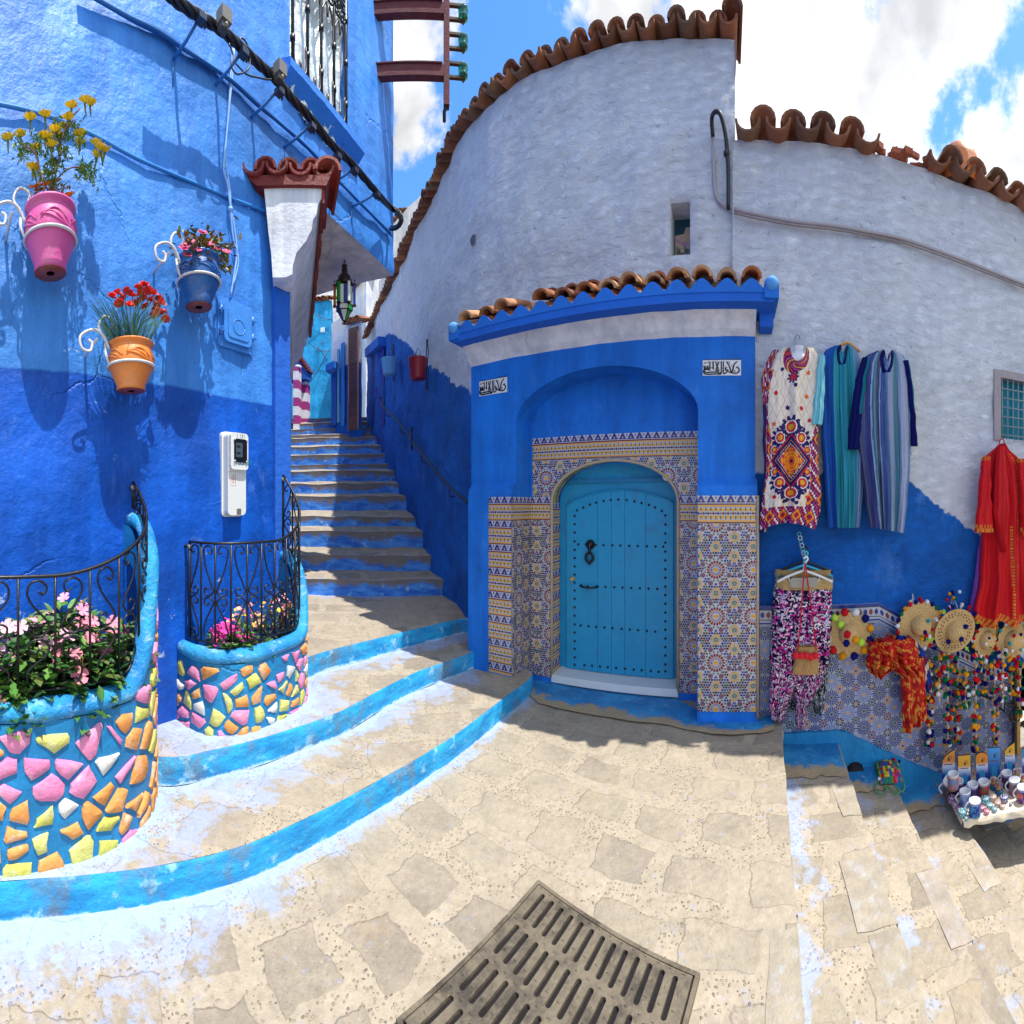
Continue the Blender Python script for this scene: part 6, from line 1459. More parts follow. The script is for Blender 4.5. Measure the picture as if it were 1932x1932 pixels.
mb.box(h_(606, 628), V((.12, 0, 0)), V((0, -.05, 0)), V((0, 0, .14)), (.6, .75, .8)); mb.box(h_(606, 650), V((.1, 0, 0)), V((0, -.05, 0)), V((0, 0, .1)), (.02, .2, .5)); mb.build('wires', M_plastic, t)
t = thing('upper_white_house', 'plain white house rising behind the turquoise one', 'house', pt(600, 18, 5))
mb = MB(); a, b = pt(540, 18.4), pt(642, 17.6); bx_wall(mb, a, b, 4, zz(505, 18), 12, 14, .03); mb.build('wall', M_white, t)
t = thing('corner_house', 'white house with a broken tiled edge seen right of the lantern', 'house', pt(700, 15, 5))
mb = MB(); a, b, c_ = pt(648, 15.5), pt(690, 13.6), pt(740, 15); bx_wall(mb, a, b, 3, zz(545, 14.5), 10, 14, .05); bx_wall(mb, b, c_, 3, zz(505, 14.5), 10, 14, .05); mb.build('wall', M_white, t)
mb = MB(); at_u = lambda s: (a.lerp(b, s / (b - a).length), V((-.6, -.8, 0))); eave(mb, at_u, 0, (b - a).length, zz(550, 14.5), .2, .12, .6, .4, TERRA, .085); mb.build('roof_tiles', M_tile, t)
t = thing('alley_top_house', 'white stone house high behind the eaves with roof tiles on its corner', 'house', pt(765, 13, 6))
mb = MB(); a, b = pt(735, 14.5), pt(800, 12.8); bx_wall(mb, a, b, 4, zz(392, 13.5), 10, 12, .06); bx_wall(mb, pt(700, 18), a, 4, zz(392, 13.5), 6, 8, .06); mb.build('wall', M_white, t)
mb = MB(); at_v = lambda s: (a.lerp(b, s / (b - a).length), V((-.5, -.8, 0))); eave(mb, at_v, 0, .9, zz(412, 14), .2, .12, .5, .4, TERRA, .085); mb.build('roof_tiles', M_tile, t)
PK = hx('#a8327e')
for x0, x1, y1, dd, lab in ((553, 563, 692, 10.6, 'narrow post striped purple and white, nearest the alley wall'), (566, 580, 722, 11.0, 'wider gate post striped purple and white beneath the red hood')):
    mb = MB(); za, zb2 = 3.4, zz(y1, dd); a, b = pt(x0, dd), pt(x1, dd); n = 0; z = za
    while z < zb2: mb.box(a + V((0, 0, z)), b - a, V((-.05, .25, 0)), V((0, 0, min(.22, zb2 - z))), PK if n % 2 else (.8, .78, .8)); n += 1; z += .22
    mb.lathe([(.09, zb2), (.10, zb2 + .03), (.06, zb2 + .06)], (a + b) / 2 + V((0, .1, 0)), 10, (.8, .78, .8)); solo(mb, 'gate_post', M_paint_plain, lab, 'post', 'striped gate posts up the alley')
t = thing('gate_hood', 'small red tiled hood with a blue underside above the striped posts', 'canopy', pt(575, 11.2, zz(712, 11.2)))
mb = MB(); a, b = pt(553, 11.3), pt(588, 11.1); mb.prism(lambda u, v, o: a.lerp(b, u) + V((0, -o, v)), [(0, zz(715, 11.2) - .1), (1, zz(715, 11.2) - .1), (1, zz(708, 11.2)), (.3, zz(672, 11.2)), (0, zz(690, 11.2))], 0, .3, (.01, .12, .5)); mb.build('gable', M_paint_plain, t)
mb = MB()
for k in range(7): u = .4 + .6 * k / 6; p = a.lerp(b, u); z = zz(672, 11.2) + (zz(708, 11.2) - zz(672, 11.2)) * (k / 6); half_tile(mb, p + V((0, -.32, z)), V((0, 1, 0)), V((1, 0, 0)), V((0, 0, 1)), .05, .05, .4, .015, jit(hx('#8e2a22'), .15), True, 5)
mb.build('roof_tiles', M_redtile, t)
t = thing('hanging_pot', 'small white pot with a straggly plant high on the alley wall', 'flower pot', pt(560, 8.6, zz(675, 8.6))); mb = MB(); c = pt(561, 8.6)
mb.lathe([(0, zz(676, 8.6)), (.085, zz(676, 8.6)), (.13, zz(657, 8.6)), (.14, zz(655, 8.6)), (.14, zz(652, 8.6)), (.1, zz(652, 8.6))], c, 16, (.7, .74, .78)); mb.build('pot', M_plastic, t); mb = MB()
for k in range(60): leaf(mb, c + V((random.uniform(-.12, .12), random.uniform(-.1, .1), zz(652, 8.6) + random.random() * .3)), rdir(), V((0, 0, 1)), .09, .016, jit(hx('#8a7a4a'), .3))
mb.build('foliage', M_leaf, t)

# ---------------------------------------------------------------- pipe and wires on the white wall, pot on the roof, drain
mb = MB(); DK_ = hx('#1c1815'); pp = lambda x, y, o: PM.P(x, y, o)
mb.tube(smooth([pp(1345, 258, .05), pp(1343, 225, .10), pp(1348, 212, .16), pp(1358, 214, .18), pp(1366, 240, .16), pp(1371, 275, .13), pp(1374, 330, .10), pp(1374, 395, .08)], 5), .016, 7, DK_); mb.ball(pp(1371, 290, .12), .028, DK_, 6, 5)
solo(mb, 'bent_pipe', M_paintmetal, 'dark bent pipe hooked over the white wall below the roof step', 'pipe')
mb = MB(); wire([(1345, 258), (1347, 320), (1350, 365), (1362, 385), (1385, 395)], PM, .02, .013, hx('#a8a2aa'), mb)
P_ = [PR.P(x, y, .03) for x, y in ((1385, 395), (1430, 405), (1500, 418), (1580, 427), (1640, 438), (1700, 450), (1760, 470), (1820, 492), (1880, 516), (1960, 548))]; mb.tube(smooth(P_, 4), .015, 6, hx('#a39ca4')); mb.tube([p + V((0, 0, -.03)) for p in smooth(P_, 4)], .007, 5, hx('#8a7a74'))
solo(mb, 'wall_conduit', M_plastic, 'pale conduit sagging across the white wall to the right', 'conduit')
mb = MB(); c = PR.at(PR.s(1822), 4.58, -.12); mb.lathe([(.17, -.2), (.17, .02), (.15, .09), (.10, .145), (.04, .168), (.0, .17)], c, 24, hx('#d87a3a')); solo(mb, 'clay_dome', M_clay, 'orange clay dome on the lower roof behind the tiles', 'clay dome')
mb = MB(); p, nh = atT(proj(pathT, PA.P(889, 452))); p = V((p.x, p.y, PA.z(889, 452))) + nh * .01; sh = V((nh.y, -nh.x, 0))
mb.poly([p + nh * .012 + sh * (.045 * cos(a) * (1 + .2 * sin(3 * a))) + V((0, 0, .055 * sin(a))) for a in [2 * pi * k / 14 for k in range(14)]], (.10, .11, .18)); mb.build('weep_hole_shade', M_paint_plain, WHs)  # flat dark patch standing in for the shade inside a small hole
P1 = G(1016, 1672); ga = V((.715, -.70, 0)).normalized(); gb = V((-.655, -.755, 0)).normalized(); GS = .69
fg = lambda a, b, o: P1 + ga * a + gb * b + V((0, 0, o))
t = thing('drain_grate', 'square cast iron drain grate set in the paving', 'drain grate', fg(GS / 2, GS / 2, 0)); CI = hx('#a89c88')
m, tt_, bs = new_mat('worn cast iron'); g = NT(tt_); p = g.pos(); cc_ = g.mix(g.step(g.noise(7, 7, .7, p), .4, .65), hx('#7a6f5c'), hx('#463f36')); cc_ = g.mix(g.m('MULTIPLY', g.step(g.noise(25, 6, .7, p), .55, .7), .5), cc_, hx('#94866c'))
g.put(bs.inputs['Base Color'], cc_); bs.inputs['Roughness'].default_value = .6; bs.inputs['Metallic'].default_value = .15; g.put(bs.inputs['Normal'], g.bump(g.noise(60, 6, .7, p), .004)); M_cast = m
holes = []; na, rows_ = 13, 4
for j in range(rows_):
    b0_, b1_ = .032 + j * .162, .032 + j * .162 + .132
    for i in range(na):
        a0_ = .045 + i * .0475; w = .021; holes.append([(a0_ + w / 2 + w / 2 * cos(q), (b0_ + w / 2 if sin(q) < 0 else b1_ - w / 2) + w / 2 * sin(q)) for q in [-pi + .0001 + 2 * pi * k / 12 for k in range(12)]])
mb = MB(); mb.prism(fg, [(.012, .012), (GS - .012, .012), (GS - .012, GS - .012), (.012, GS - .012)], .008, .022, CI, hx('#4a443c'), holes); plate = mb.build('plate', M_cast, t)
mb = MB()
for j in range(rows_ + 1):
    for i in range(na + 1): 
        a, b = .045 - .013 + i * .0475, .02 + j * .162
        for (a2, b2, rt) in ((a, b, 0), (a, b + .06, 1), (a, b + .11, 0)):
            if b2 > GS - .03 or a2 > GS - .02: continue
            q = (.011, .004) if rt == 0 else (.004, .011); pts = [fg(a2 - q[0], b2, .0215), fg(a2, b2 - q[1], .0215), fg(a2 + q[0], b2, .0215), fg(a2, b2 + q[1], .0215)]; tp = fg(a2, b2, .0265)
            for k in range(4): mb.poly([pts[k], pts[(k + 1) % 4], tp], CI)
mb.build('tread_pattern', M_cast, plate)
mb = MB(); W_ = .009
for o, a, b in (((-W_, -W_), (GS + 2 * W_, 0), (0, W_ * 1.6)), ((-W_, GS - W_ * .6), (GS + 2 * W_, 0), (0, W_ * 1.6)), ((-W_, W_ * .6), (W_ * 1.6, 0), (0, GS - W_ * 1.2)), ((GS - W_ * .6, W_ * .6), (W_ * 1.6, 0), (0, GS - W_ * 1.2))): mb.box(fg(o[0], o[1], 0), ga * a[0] + gb * a[1], ga * b[0] + gb * b[1], V((0, 0, .018)), hx('#a89c86'))
mb.build('frame', M_cast, t)
mb = MB(); mb.poly([fg(0, 0, .013 - .004), fg(GS, 0, .009), fg(GS, GS, .009), fg(0, GS, .009)], (.018, .014, .016)); mb.build('drain_shade', M_soil, t)  # black sheet painted as the darkness of the drain below the slots
mb = MB(); ft = lambda a, b, o: fg(b, a, o)
text_mesh('NM.10.9.001', .028, lambda a, b, o: fg(.034 - b, .16 + a, o), 0, 0, .0225, hx('#5a5044'), mb); text_mesh('D 400', .03, lambda a, b, o: fg(.034 - b, .40 + a, o), 0, 0, .0225, hx('#5a5044'), mb); mb.build('lettering', M_cast, plate)
# ---------------------------------------------------------------- clothes on the wall
def rowfn(rows):
    ys = [r[0] for r in rows]
    def f(v):
        y = ys[0] + (ys[-1] - ys[0]) * v; 
        for a, b in zip(rows, rows[1:]):
            if y <= b[0] + 1e-6: t = (y - a[0]) / (b[0] - a[0]); return y, a[1] + (b[1] - a[1]) * t, a[2] + (b[2] - a[2]) * t
        return rows[-1]
    return f
def garment(mb, rows, col, pl=PR, out=.10, th=.06, nu=40, nv=60, fold=.02, kf=5, seed=0, top=None, hem=None, fl=1.0, edge=2.5):
    """a hung tube of cloth; x runs -1..1 across the front, v 0..1 down"""
    f = rowfn(rows)
    def P(u, v, front):
        x = (u * 2 - 1); y, xl, xr = f(v); xl += edge * noise.noise(V((v * 7, seed, 0))); xr += edge * noise.noise(V((v * 7, seed, 5))); px = xl + (xr - xl) * u
        if top and v < .5: y += top(x) * (1 - v * 2) ** 2 if False else (top(x) * max(0, 1 - v / .12) if v < .12 else 0)
        if hem: y += hem(x) * max(0, (v - .8) / .2)
        s = pl.s(px, out); z = pl.z(px, y, out)
        e = sqrt(max(0, 1 - x * x))
        k = fold * (.25 + .75 * v) * (noise.noise(V((x * kf, v * 1.3, seed))) + .6 * sin(x * kf * 2.1 + 2 * noise.noise(V((v * 2, seed, x)))) + .35 * noise.noise(V((x * kf * 3, v * 4, seed + 7))))
        o = out + (th * e ** .7 * fl + k * (.3 + .7 * e) if front else -th * .25 * e + k * .3)
        return pl.at(s, z, o)
    cf = (lambda u, v: col(u * 2 - 1, v)) if callable(col) else col
    mb.grid(lambda u, v: P(u, v, True), nu, nv, cf)
    cb = (lambda u, v: tuple(x * .9 for x in col(u * 2 - 1, min(v + .0, 1)))) if callable(col) else col
    mb.grid(lambda u, v: P(u, v, False), max(6, nu // 4), max(6, nv // 4), cb)
    return P
def hook(mb, x, y, out=.07, col=(.3, .3, .32), r=.0035):
    mb.tube([PR.P(x + dx, y + dy, out) for dx, dy in ((0, 14), (0, 4), (-1, -2), (2, -7), (6, -8), (9, -4), (8, 0))], r, 5, col)
PU, RE, OR_, YE, WH_, PKK = hx('#2c1a5e'), hx('#c42a34'), hx('#e0682a'), hx('#e8a82c'), hx('#e8e2e4'), hx('#c23a6a'); BE, BE2 = hx('#e6d9cc'), hx('#cbb596')
def ornate(a, b):                                       # running band of diamonds
    fx, fy = (a % 1) - .5, (b % 1) - .5; d = abs(fx) + abs(fy)
    if d < .10: return PU
    if d < .24: return RE
    if d < .32: return YE
    if d < .40: return OR_
    q = (int(a * 8) * 7 + int(b * 8) * 3) % 5
    return (PU, PU, RE, PKK, WH_)[q] if d > .46 else PU
def petals(dx, dy, n, r): 
    a = atan2(dy, dx); q = hypot(dx, dy) / r; return q < .55 + .45 * abs(cos(a * n / 2)), q
def dresscol(x, v):
    aspect = 3.05; X, Y = x, v * aspect * 2 - 0.0         # units of half width
    if v > .885: return ornate(x * 2.2, (v - .885) / .115)
    if x > .96 - max(0, v - .25) * .75 + .03 * sin(v * 20) : return ornate(x * 2.2 + .3, v * 9)
    if x < -.86 + .05 * sin(v * 14): return ornate(x * 3, v * 9 + .5) if v > .12 else BE
    d = hypot((x + .02) / .60, (v - .01) / .135)
    if d < 1 and v < .14: return ((PKK, PU, RE, PU, YE, PU)[int(atan2(v - .01, x * .2) * 6 + d * 11) % 6])
    ok, q = petals(x + .02, (v - .165) * 6, 9, .22)
    if ok: return RE if q < .5 else PU
    cx, cy = -.06, .62; du, dv = (x - cx) / .80, (v - cy) / .15; m = abs(du) + abs(dv)
    if m < 1.0:
        if m < .09: return PU
        ok, q = petals(du, dv, 8, .52)
        if m < .60: return YE if (ok and q > .3 and int(q * 9) % 2) else (OR_ if ok else RE)
        if m < .67: return WH_ if int((du - dv) * 16) % 2 else PU
        if m < .74: return PU
        return (PU, PU, RE, PU, YE)[int(abs(du) * 13 + 5 * abs(dv) * 2.6) % 5]
    for sx, sy, r in ((0, -.185, .40), (.40, -.125, .36), (-.42, -.125, .36), (0, .175, .40), (.40, .12, .36), (-.40, .12, .36), (.22, -.16, .3), (-.22, -.16, .3), (.62, -.06, .26), (-.62, -.06, .26), (.6, .06, .26), (-.6, .06, .26), (.22, .155, .3), (-.22, .155, .3)):
        ok, q = petals((x - cx - sx), (v - cy - sy) * 6.1, 10, r)
        if ok: return YE if q < .25 else RE if q < .45 else WH_ if q < .55 else PU
    for hx_, hy in ((-.5, .12), (.55, .14), (.1, .21), (-.62, .25), (.5, .27), (-.2, .33), (.3, .335), (.62, .4), (-.7, .42), (.72, .52), (-.72, .52), (-.6, .82), (-.25, .85), (.15, .86), (.5, .82)):
        if hypot(x - hx_, (v - hy) * 6.1) < .075: return (RE, PU, OR_)[int(hx_ * 10) % 3]
    if (X * 3.3 + Y * 1.7) % 1 < .09 or (X * 3.3 - Y * 1.7) % 1 < .09: return BE2
    return BE
t = thing('printed_kaftan', 'cream kaftan with purple and orange print on a white bust beside the doorway', 'dress', PR.P(1488, 1003, .1)); mb = MB()
garment(mb, [(660, 1474, 1536), (668, 1464, 1541), (690, 1455, 1544), (720, 1447, 1546), (760, 1444, 1546), (830, 1446, 1543), (890, 1444, 1545), (930, 1440, 1549), (965, 1435, 1548), (1000, 1433, 1538)], dresscol, PR, .12, .065, 110, 190, .042, 3.4, 3, lambda x: 26 * max(0, 1 - (x / .5) ** 2) ** .6, lambda x: -10 * (1 - x * x) * 1.4)
mb.build('cloth', M_silk, t); mb = MB()
garment(mb, [(664, 1456, 1470), (690, 1444, 1458), (716, 1436, 1452), (740, 1438, 1452), (800, 1440, 1450), (880, 1441, 1449), (1003, 1437, 1446)], lambda x, v: ornate(x * .8, v * 12) if v < .3 else (PU if x < .2 else ornate(x, v * 10)), PR, .10, .05, 14, 60, .02, 3, 8); mb.build('sleeve', M_silk, t)
mb = MB(); bc = PR.P(1507, 672, .13); MN = (.72, .73, .78)
BM = Matrix((PR.u, -PR.n * .42, V((0, 0, 1)))).transposed(); mb.lathe([(.0, .076), (.036, .075), (.038, .07), (.033, .05), (.036, .03), (.06, .012), (.095, -.008), (.108, -.03), (.10, -.07), (0, -.09)], bc - PR.n * .005, 22, MN, BM); mb.build('bust', M_paint_plain, t)
mb = MB(); hook(mb, 1500, 640, .10); mb.build('hook', M_iron, t)
TEA, DBL, NVY, GRY, TE2 = hx('#2a8cab'), hx('#163f92'), hx('#0e1556'), hx('#7f89a8'), hx('#0e6a80')
def tun1(x, v):
    if v < .10 and abs(x) < .32 * (1 - v / .13) + .10 and abs(x) > .20 * (1 - v / .10): return NVY
    q = noise.noise(V((x * 34, v * 2, 1)))
    if x < -.45: return lerp(DBL, hx('#2a66b8'), .5 + q)
    if x > .62: return lerp(hx('#7f93b4'), hx('#4f7fae'), .5 + q)
    return lerp(TE2, hx('#3f9fb4'), max(0, min(1, .45 + q)))
t = thing('blue_tunic', 'blue and teal tunic on a wooden hanger, between the kaftan and the striped tunic', 'tunic', PR.P(1588, 995, .1)); mb = MB()
garment(mb, [(655, 1572, 1607), (662, 1556, 1618), (680, 1549, 1624), (740, 1547, 1628), (850, 1551, 1630), (930, 1556, 1628), (995, 1561, 1622)], tun1, PR, .07, .05, 90, 110, .05, 5.5, 21, lambda x: 22 * max(0, 1 - abs(x) / .3)); mb.build('cloth', M_cloth, t)
mb = MB(); garment(mb, [(672, 1545, 1556), (700, 1541, 1556), (740, 1537, 1556), (775, 1532, 1554), (802, 1530, 1551)], lambda x, v: lerp(hx('#4fb0c4'), hx('#9ad4dc'), .5 + noise.noise(V((x * 9, v * 5, 2)))), PR, .16, .035, 16, 26, .015, 3, 4); mb.build('sleeve', M_cloth, t)
mb = MB(); WD = hx('#c98d4a')
mb.tube(smooth([PR.P(1572, 664, .08), PR.P(1582, 655, .09), PR.P(1597, 647, .09), PR.P(1612, 655, .09), PR.P(1622, 663, .08)], 4), .011, 7, WD); mb.build('hanger', M_wood, t); mb = MB(); hook(mb, 1594, 642, .09, (.5, .5, .52)); mb.build('hook', M_iron, t)
SEQ = [(-.82, NVY), (-.55, hx('#1a2f86')), (-.50, hx('#9fb0cc')), (-.38, TE2), (-.2, NVY), (-.16, hx('#6f9fc4')), (-.02, hx('#1c3f90')), (.10, hx('#46709c')), (.30, GRY), (.36, hx('#4f7f9c')), (.52, TE2), (.60, hx('#7f8fb4')), (.86, hx('#98a2bc')), (2, hx('#5a72a8'))]
def tun2(x, v):
    if v < .13 and abs(x - .05) < .34 * (1 - v / .15) + .09 and abs(x - .05) > .22 * (1 - v / .12): return NVY
    x += .02 * noise.noise(V((v * 6, 3, 3))); q = noise.noise(V((x * 60, v * 1.5, 5)))
    for b, c in SEQ:
        if x < b: return lerp(c, (.55, .6, .75), max(0, .12 + .25 * q))
t = thing('striped_tunic', 'navy, teal and grey striped long tunic on a wire hanger', 'tunic', PR.P(1668, 1000, .1)); mb = MB()
garment(mb, [(664, 1652, 1690), (671, 1634, 1703), (690, 1622, 1712), (740, 1616, 1716), (820, 1616, 1719), (900, 1626, 1716), (960, 1634, 1711), (1000, 1640, 1706)], tun2, PR, .11, .05, 110, 110, .055, 5.0, 33, lambda x: 24 * max(0, 1 - abs(x - .05) / .32), lambda x: 6 * x); mb.build('cloth', M_cloth, t)
for rr, sd in (([(676, 1626, 1640), (720, 1614, 1634), (770, 1606, 1628), (830, 1600, 1622), (848, 1599, 1621)], 3), ([(682, 1702, 1714), (720, 1711, 1721), (780, 1716, 1726), (842, 1719, 1731)], 5)):
    mb = MB(); garment(mb, rr, lambda x, v: NVY if x < .3 or v > .6 else TE2, PR, .14, .035, 14, 26, .012, 3, sd); mb.build('sleeve', M_cloth, t)
mb = MB(); hook(mb, 1664, 652, .10, (.6, .6, .62)); mb.tube([PR.P(1640, 674, .11), PR.P(1664, 664, .11), PR.P(1694, 674, .11)], .0035, 5, (.6, .6, .62)); mb.build('hanger', M_iron, t)
RD_, RD2, GD = (.56, .006, .012), (.40, .004, .010), hx('#c8832c')
def red(x, v):
    if v > .955 or (.045 < (x + .1) % .9 - .0 < .0): return GD if int(x * 22 + v * 60) % 2 else RD_
    for c0, w in ((.02 + .10 * v, .035), (-.62, .0), (.55 - .25 * v, .03)):
        if w and abs(x - c0) < w and v > (.05 if c0 > .3 else .45): return GD if int(v * 120) % 2 else RD_
    return lerp(RD_, RD2, max(0, noise.noise(V((x * 9, v * 2, 8))))) 
t = thing('red_dress', 'bright red gold-trimmed dress hanging below the barred window', 'dress', PR.P(1890, 1178, .1)); mb = MB()
garment(mb, [(838, 1884, 1892), (850, 1872, 1902), (862, 1858, 1918), (880, 1852, 1932), (940, 1853, 1940), (1010, 1852, 1942), (1090, 1848, 1948), (1150, 1838, 1955), (1176, 1834, 1958)], red, PR, .12, .06, 110, 140, .06, 5.0, 41, None, lambda x: 6 * sin(x * 8)); mb.build('cloth', M_silk, t)
mb = MB(); garment(mb, [(842, 1882, 1893), (900, 1876, 1900), (960, 1875, 1903), (1010, 1880, 1898), (1042, 1888, 1896)], lambda x, v: lerp(RD_, RD2, .3 + .5 * noise.noise(V((x * 8, v * 2, 1)))), PR, .22, .03, 24, 40, .02, 4, 6); mb.build('sash', M_silk, t)
for rr, sd in (([(862, 1852, 1868), (900, 1848, 1868), (950, 1844, 1870), (1004, 1838, 1874)], 2), ([(866, 1918, 1934), (930, 1924, 1944), (1010, 1926, 1950)], 4)):
    mb = MB(); garment(mb, rr, lambda x, v: (GD if (int(x * 8) + int(v * 60)) % 2 else RD_) if v > .9 or v < .06 else RD_, PR, .20, .04, 20, 40, .02, 3, sd); mb.build('sleeve', M_silk, t)
mb = MB(); hook(mb, 1886, 836, .13, hx('#b01a24'), .006); mb.build('hook', M_plastic, t)
m, tt_, bs = new_mat('sheer purple net'); bs.inputs['Base Color'].default_value = (*hx('#7a3a9c'), 1); bs.inputs['Alpha'].default_value = .72; bs.inputs['Roughness'].default_value = .7; M_net = m
mb = MB(); garment(mb, [(1010, 1849, 1858), (1080, 1840, 1858), (1140, 1831, 1856), (1166, 1827, 1856)], (.3, .1, .45), PR, .08, .02, 12, 20, .01, 3, 3); mb.build('veil', M_net, t)
# patterned trousers on stacked hangers, small burlap bag in front
def floral(seed, pal):
    def f(x, v): q = noise.cell(V((x * 17 + 3 * noise.noise(V((x * 6, v * 22, seed))), v * 62 + 2 * noise.noise(V((x * 9, v * 30, seed + 4))), seed))); return pal[int((q + 1) * .5 * len(pal) * .999) % len(pal)]
    return f
FL1 = [hx(c) for c in ('#1c1438', '#141030', '#cfc4cc', '#c42a8c', '#241a44', '#f0e6ea', '#d86ab0', '#2a1c48', '#a8b8d0', '#b42880', '#1a1230')]; FL2 = [hx(c) for c in ('#14161e', '#c8ccd4', '#1c222c', '#8f98a6', '#12141a', '#2a3440')]
HC = PR.P(1516, 1070, .12)
t = thing('patterned_trousers', 'pink, white and navy flowered trousers under a white hanger, right of the tiled pier', 'trousers', PR.P(1505, 1350, .1)); mb = MB()
garment(mb, [(1108, 1464, 1570), (1160, 1459, 1568), (1215, 1456, 1566), (1250, 1454, 1563)], floral(1, FL1), PR, .12, .07, 110, 60, .03, 4, 9); garment(mb, [(1246, 1454, 1520), (1290, 1453, 1504), (1330, 1451, 1484), (1352, 1455, 1482)], floral(2, FL1), PR, .12, .06, 60, 50, .03, 3, 2); garment(mb, [(1246, 1503, 1564), (1290, 1498, 1548), (1330, 1500, 1524), (1366, 1501, 1522)], floral(3, FL1), PR, .12, .06, 60, 55, .03, 3, 5)
mb.build('cloth', M_cloth, t); mb = MB(); garment(mb, [(1090, 1464, 1572), (1110, 1464, 1571)], lambda x, v: jit(hx('#b89a66'), .2), PR, .12, .075, 60, 8, .012, 4, 9); mb.build('waistband', M_straw, t)
mb = MB(); mb.prism(lambda a, b, o: PR.at(PR.s(1517, .2) + a, PR.z(1517, 1099, .2) + b, o), rrect(-.10, .10, -.035, .035, .02), .18, .21, hx('#9a9488')); mb.build('buckle', M_clay, t)
t2 = thing('patterned_trousers', 'black and white patterned trousers at the back of the hanger stack', 'trousers', PR.P(1550, 1330, .05)); mb = MB()
garment(mb, [(1085, 1462, 1566), (1160, 1456, 1564), (1240, 1452, 1562)], floral(6, FL2), PR, .06, .04, 80, 50, .02, 4, 12); garment(mb, [(1240, 1524, 1566), (1290, 1526, 1560), (1342, 1536, 1553)], floral(7, FL2), PR, .06, .05, 40, 40, .02, 3, 4); garment(mb, [(1240, 1452, 1492), (1300, 1456, 1486), (1335, 1480, 1500)], floral(8, FL2), PR, .05, .04, 40, 40, .02, 3, 4); mb.build('cloth', M_cloth, t2)
mb = MB(); garment(mb, [(1074, 1462, 1568), (1086, 1462, 1567)], lambda x, v: jit(hx('#a98a58'), .2), PR, .07, .06, 40, 6, .01, 4, 9); mb.build('waistband', M_straw, t2)
for yy, col, lab, o in ((1058, (.015, .015, .02), 'black plastic hanger at the back of the trouser stack', .06), (1066, hx('#3fb0c0'), 'turquoise plastic hanger in the middle of the trouser stack', .10), (1076, (.72, .72, .74), 'white plastic hanger at the front of the trouser stack', .20)):
    mb = MB(); P = lambda x, y: PR.P(x, y, o)
    mb.tube(smooth([P(1516, yy - 22), P(1521, yy - 26), P(1524, yy - 21), P(1520, yy - 15), P(1517, yy - 8), P(1517, yy)], 4), .008, 6, col)
    mb.tube(smooth([P(1517, yy), P(1490, yy + 10), P(1466, yy + 22)], 4), .0095, 6, col); mb.tube(smooth([P(1517, yy), P(1545, yy + 10), P(1571, yy + 22)], 4), .0095, 6, col); mb.tube([P(1488, yy + 14), P(1490, yy + 20), P(1544, yy + 20), P(1546, yy + 14)], .006, 5, col)
    solo(mb, 'clothes_hanger', M_plastic, lab, 'hanger', 'hangers in the trouser stack')
mb = MB()
for k in range(7): p = PR.P(1508 + k * 1.6, 1008 + k * 7, .10); mb.tube([p + PR.u * (.014 * cos(a)) + V((0, 0, .017 * sin(a))) for a in [2 * pi * q / 8 for q in range(9)]], .004, 5, (.55, .56, .58) if k % 2 else hx('#3fa0b0'))
solo(mb, 'hanging_chain', M_paintmetal, 'short chain of rings carrying the hangers below the kaftan', 'chain')
t = thing('burlap_bag', 'small burlap bag with a row of red pompoms in front of the flowered trousers', 'bag', PR.P(1522, 1271, .24)); mb = MB()
garment(mb, [(1218, 1506, 1540), (1222, 1501, 1543), (1245, 1499, 1544), (1270, 1494, 1545)], lambda x, v: jit(hx('#b28a58'), .18), PR, .24, .035, 40, 40, .008, 3, 2); mb.build('body', M_straw, t); mb = Many()
for k in range(5): mb.next(); p = PR.P(1502 + k * 9.2, 1237 + (3 if k == 3 else 0), .29); mb.ball(p, .024, hx('#e0303c'), 12, 9, rough=.12)
mb.build('pompom', M_wool, t); mb = MB()
for x in (1506, 1540): mb.tube([PR.P(1519, 1062, .22), PR.P((1519 + x) / 2 + (2 if x > 1520 else -1), 1150, .24), PR.P(x, 1226, .28)], .0045, 5, hx('#d0202c'))
mb.build('strap', M_cloth, t)

